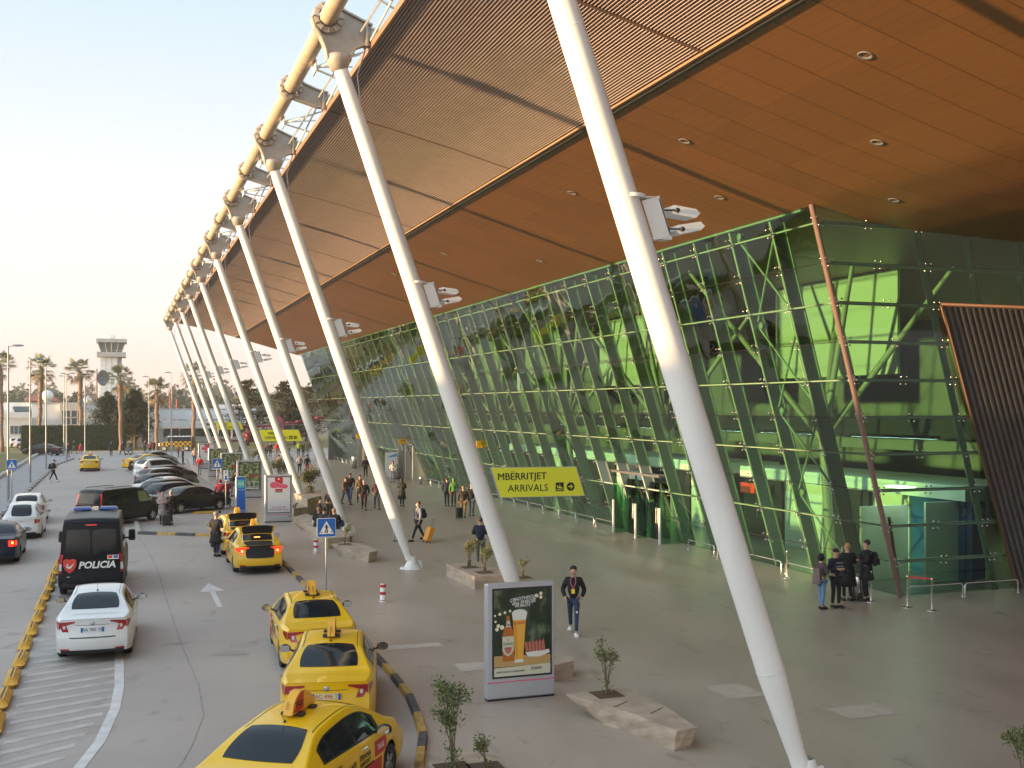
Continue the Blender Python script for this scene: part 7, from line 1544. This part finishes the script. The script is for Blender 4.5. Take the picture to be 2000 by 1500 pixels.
# veteran biplane on the lawn
def biplane():
    Y = 150; c = W(489, 848, Y); o = empty('biplane', (c.x, Y, 0), 0, 'old maroon biplane on display, nose towards the camera', 'aeroplane'); mm = mat('maroon_fabric', (.13, .012, .02), .45); X = lambda px: W(px, 830, Y).x - c.x; Z = lambda py: W(489, py, Y).z
    def wing(px0, px1, y0, yd, th, ch, nm):
        b = MB(); x0, x1 = X(px0), X(px1); n = 12; 
        for k in range(n):
            a, d = lerp(x0, x1, k / n), lerp(x0, x1, (k + 1) / n); b.box(((a + d) / 2, 1.6, y0 + yd * ((a + d) / 2) ** 2), (d - a + .01, ch, th), 0, None, .97)
        return b.build(nm, mm, o)
    up = wing(404, 640, Z(833), .012, .34, 2.3, 'upper_wing'); b = MB(); b.box(((X(404) + X(640)) / 2, .42, Z(833) + .17), (X(640) - X(404), .05, .05)); b.build('leading_edge', M['galv'], up)
    wing(420, 604, Z(862), .016, .26, 1.9, 'lower_wing'); b = MB(); b.lathe([(.3, -.5), (.62, -.45), (.72, -.2), (.72, .9)], 18, 0, (0, 0, Z(850)), 'Y'); b.lathe([(.0, 9), (.35, 7), (.62, 3), (.72, .9)], 14, 0, (0, 0, Z(850)), 'Y'); b.build('fuselage', mm, o)
    b = MB(); b.lathe([(0, -.52), (.3, -.5)], 14, 0, (0, 0, Z(850)), 'Y'); b.build('engine', M['dark'], o); b = MB(); b.box((0, -.7, Z(850)), (.12, .08, 2.6), 0, Matrix.Rotation(R(25), 3, 'Y').to_euler()); b.box((0, -.7, Z(850)), (.12, .08, 2.6), 0, Matrix.Rotation(R(115), 3, 'Y').to_euler()); b.lathe([(0, -.9), (.14, -.7), (.16, -.5)], 10, 0, (0, 0, Z(850)), 'Y'); b.build('propeller', M['black'], o)
    b = MB(); b.box((0, .8, Z(842)), (.9, 1.4, .7), 0, None, .8, .1); b.build('cockpit', M['carglass'], o); b = MB()
    for px in (428, 455, 530, 575):
        x = X(px); b.tube([(x, .9, Z(862) + .016 * x * x), (x, .9, Z(833))], .05, 5); b.tube([(x, 2.2, Z(862) + .016 * x * x), (x, 2.2, Z(833))], .05, 5)
    b.build('wing_strut', M['galv'], o); b = MB()
    for sx in (-1, 1): b.tube([(sx * .5, .2, Z(855)), (sx * 1.3, .1, .45)], .07, 6)
    b.build('undercarriage', M['galv'], o)
    for sx in (-1, 1): b = MB(); b.lathe([(0, -.12), (.4, -.12), (.45, 0), (.4, .12), (0, .12)], 16, 0, (sx * 1.35, .1, .45), 'X'); b.build('wheel', M['tyre'], o)
    b = MB(); b.prism([(-1.0, 0), (.9, 0), (.7, 1.5), (.2, 1.95), (-.4, 1.9)], .14, TM((X(556), 7.4, Z(841)), R(90), 0, R(8))); b.build('tail_fin', mat('pink_fin', (.45, .08, .12), .5), o); b = MB(); b.box((X(540) , 7.6, Z(848)), (4.2, 1.2, .12)); b.build('tailplane', mm, o)
biplane()
# café end of the plaza: small plants and furniture between the far columns
for (px, py, h, w_, lb, sd) in ((492, 905, 1.3, .9, 'leafy bush between far columns near the shoe poster', 51), (515, 900, 1.5, .9, 'green bush left of the people under the DEPARTURES sign', 52), (560, 898, 1.5, .9, 'brown-green bush right of the red top', 53), (601, 897, 1.9, 1.0, 'rusty bush right of the high-visibility vest', 54), (470, 902, 1.4, .9, 'pale bush behind the fourth light box', 55)):
    p = P(px, py); shrub(p, h, w_, 700, lb, 0, .5, sd, 7, False, leafs=.13)
t0 = None
for (px, py) in ((508, 903), (524, 901), (537, 899), (553, 901), (571, 899)):
    c = P(px, py)
    if t0 is None:
        t0 = empty('cafe_table', c, 0, 'small pale café table at the far end of the plaza', 'table', 'café tables at the far end'); b = MB(); b.lathe([(0, .74), (.38, .74), (.38, .77), (0, .77)], 16); b.build('tabletop', M['white'], t0); b = MB(); b.tube([(0, 0, .02), (0, 0, .74)], .03, 6); b.lathe([(.24, 0), (.24, .02), (.03, .04)], 12); b.build('leg', M['grey_steel'], t0)
    else: copy_tree(t0, None, c)
# distant tree belts and hills
def belt(name, Y, x0, x1, hmin, hmax, n, m, seed, leaf):
    rr = random.Random(seed); b = MB(); k = 0; x = x0
    while x < x1:
        h = rr.uniform(hmin, hmax); r_ = h * rr.uniform(.35, .6)
        for j in range(n):
            a, e = rr.uniform(0, 6.28), rr.uniform(0, 1.57); q = rr.uniform(.7, 1.05); c = Vector((x + r_ * math.cos(a) * math.cos(e) * q, Y + r_ * math.sin(a) * math.cos(e) * q, h * .3 + h * .7 * math.sin(e) * q))
            u = Vector((rr.gauss(0, 1), rr.gauss(0, 1), rr.gauss(0, 1))).normalized(); v = u.cross(Vector((rr.gauss(0, 1), rr.gauss(0, 1), 1))).normalized(); l_ = leaf * rr.uniform(.7, 1.5)
            b.add([c, c + u * l_ * .5 + v * l_ * .4, c + u * l_, c + u * l_ * .5 - v * l_ * .4], [(0, 1, 2, 3)])
        b.ball((x, Y + 1, h * .4), (r_ * .8, r_ * .6, h * .45), 8, 5); x += r_ * rr.uniform(.9, 1.8)
    return b.build(name, m)
tag(belt('tree_belt', 420, -110, 60, 7, 13, 130, M['dkleaf'], 4, 1.3), kind='stuff'); tag(belt('tree_belt', 700, -240, 130, 12, 24, 90, M['dkleaf'], 5, 2.2), kind='stuff')
b = MB(); rr = random.Random(6); vs = []; n = 60
for i in range(n + 1):
    x = -1400 + 2800 * i / n; h = 22 + 6 * math.sin(i * .37) + 3.5 * math.sin(i * .93 + 1) + rr.uniform(-1, 1); vs += [(x, 1380, -1), (x, 1420 + h, h * .9), (x, 1560, h)]
b.add(vs, [(3 * i + k, 3 * i + 3 + k, 3 * i + 4 + k, 3 * i + 1 + k) for i in range(n) for k in range(2)], 0, True); tag(b.build('hills', mat('far_hills', (.08, .09, .05), .9, var=.3, scale=.01)), kind='structure')
# left of the road, beyond the picture edge: an unseen block added to shade the near columns, and trees mirrored in the glass
o = empty('shade_block', (-31, 2, 0), 0, 'unseen pale block added beside the lawn to shade the near columns, beyond the left edge of the picture', 'building'); b = MB(); b.box((0, 0, 4.3), (9, 52, 8.6)); b.build('wall', M['wallc'], o); b = MB(); b.box((0, 0, 8.7), (9.6, 52.6, .25)); b.build('roof', M['concrete'], o)
for k in range(10):
    for z in (2.2, 6.2): b = MB(); b.box((4.53, -23 + k * 5.1, z), (.1, 2.4, 1.8)); b.build('window', M['winglass'], o)
tb = None
for i, y in enumerate((52, 70, 88, 107, 124, 141)):
    if tb is None or i in (2, 4): tb = empty('lawn_tree', (-19 - i, y, 0), 0, 'dark tree on the lawn beyond the left edge of the picture', 'tree', 'trees on the lawn'); b, L_ = conifer(8.0 + i * .4, 3.4, 50, 60 + i, 20, M['dkleaf'], 'round', .5); b.build('trunk', M['bark'], tb); L_.build('crown', M['dkleaf'], tb)
    else: copy_tree(tb, None, (-20 - (i * 3) % 7, y, 0), i * 1.3)

o = empty('shade_hedge', (-27, 90, 0), 0, 'unseen long low hedge added across the lawn to block the low sun, beyond the left edge of the picture', 'hedge'); b = MB(); rr = random.Random(9)  # hedge added out of view to keep low sun off things near the ground
n = 60; vs = []
for i in range(n + 1):
    y = -62 + 124 * i / n; h = 2.9 + rr.uniform(-.35, .35)
    vs += [(-.8, y, 0), (-.7, y, h * .8), (0, y, h), (.7, y, h * .8), (.8, y, 0)]
b.add(vs, [(5 * i + k, 5 * i + 5 + k, 5 * i + 6 + k, 5 * i + 1 + k) for i in range(n) for k in range(4)], 0, True); b.build('hedge_core', M['hedge'], o)
# ================================================================ AIR
me = bpy.data.meshes.new('haze'); x0, x1, y0, y1, z0, z1 = -1520, 1520, -220, 1620, -1.2, 36
me.from_pydata([(x0, y0, z0), (x1, y0, z0), (x1, y1, z0), (x0, y1, z0), (x0, y0, z1), (x1, y0, z1), (x1, y1, z1), (x0, y1, z1)], [], [(3, 2, 1, 0), (4, 5, 6, 7), (0, 1, 5, 4), (1, 2, 6, 5), (2, 3, 7, 6), (3, 0, 4, 7)])
hzo = bpy.data.objects.new('haze', me); col.objects.link(hzo); hzo['kind'] = 'stuff'
hm_ = bpy.data.materials.new('haze_air'); hm_.use_nodes = True; t = hm_.node_tree; t.nodes.remove(t.nodes['Principled BSDF']); pv = t.nodes.new('ShaderNodeVolumePrincipled')
pv.inputs['Color'].default_value = (.95, .90, .88, 1); pv.inputs['Density'].default_value = .00034; pv.inputs['Anisotropy'].default_value = .2
t.links.new(pv.outputs[0], t.nodes['Material Output'].inputs['Volume']); me.materials.append(hm_)
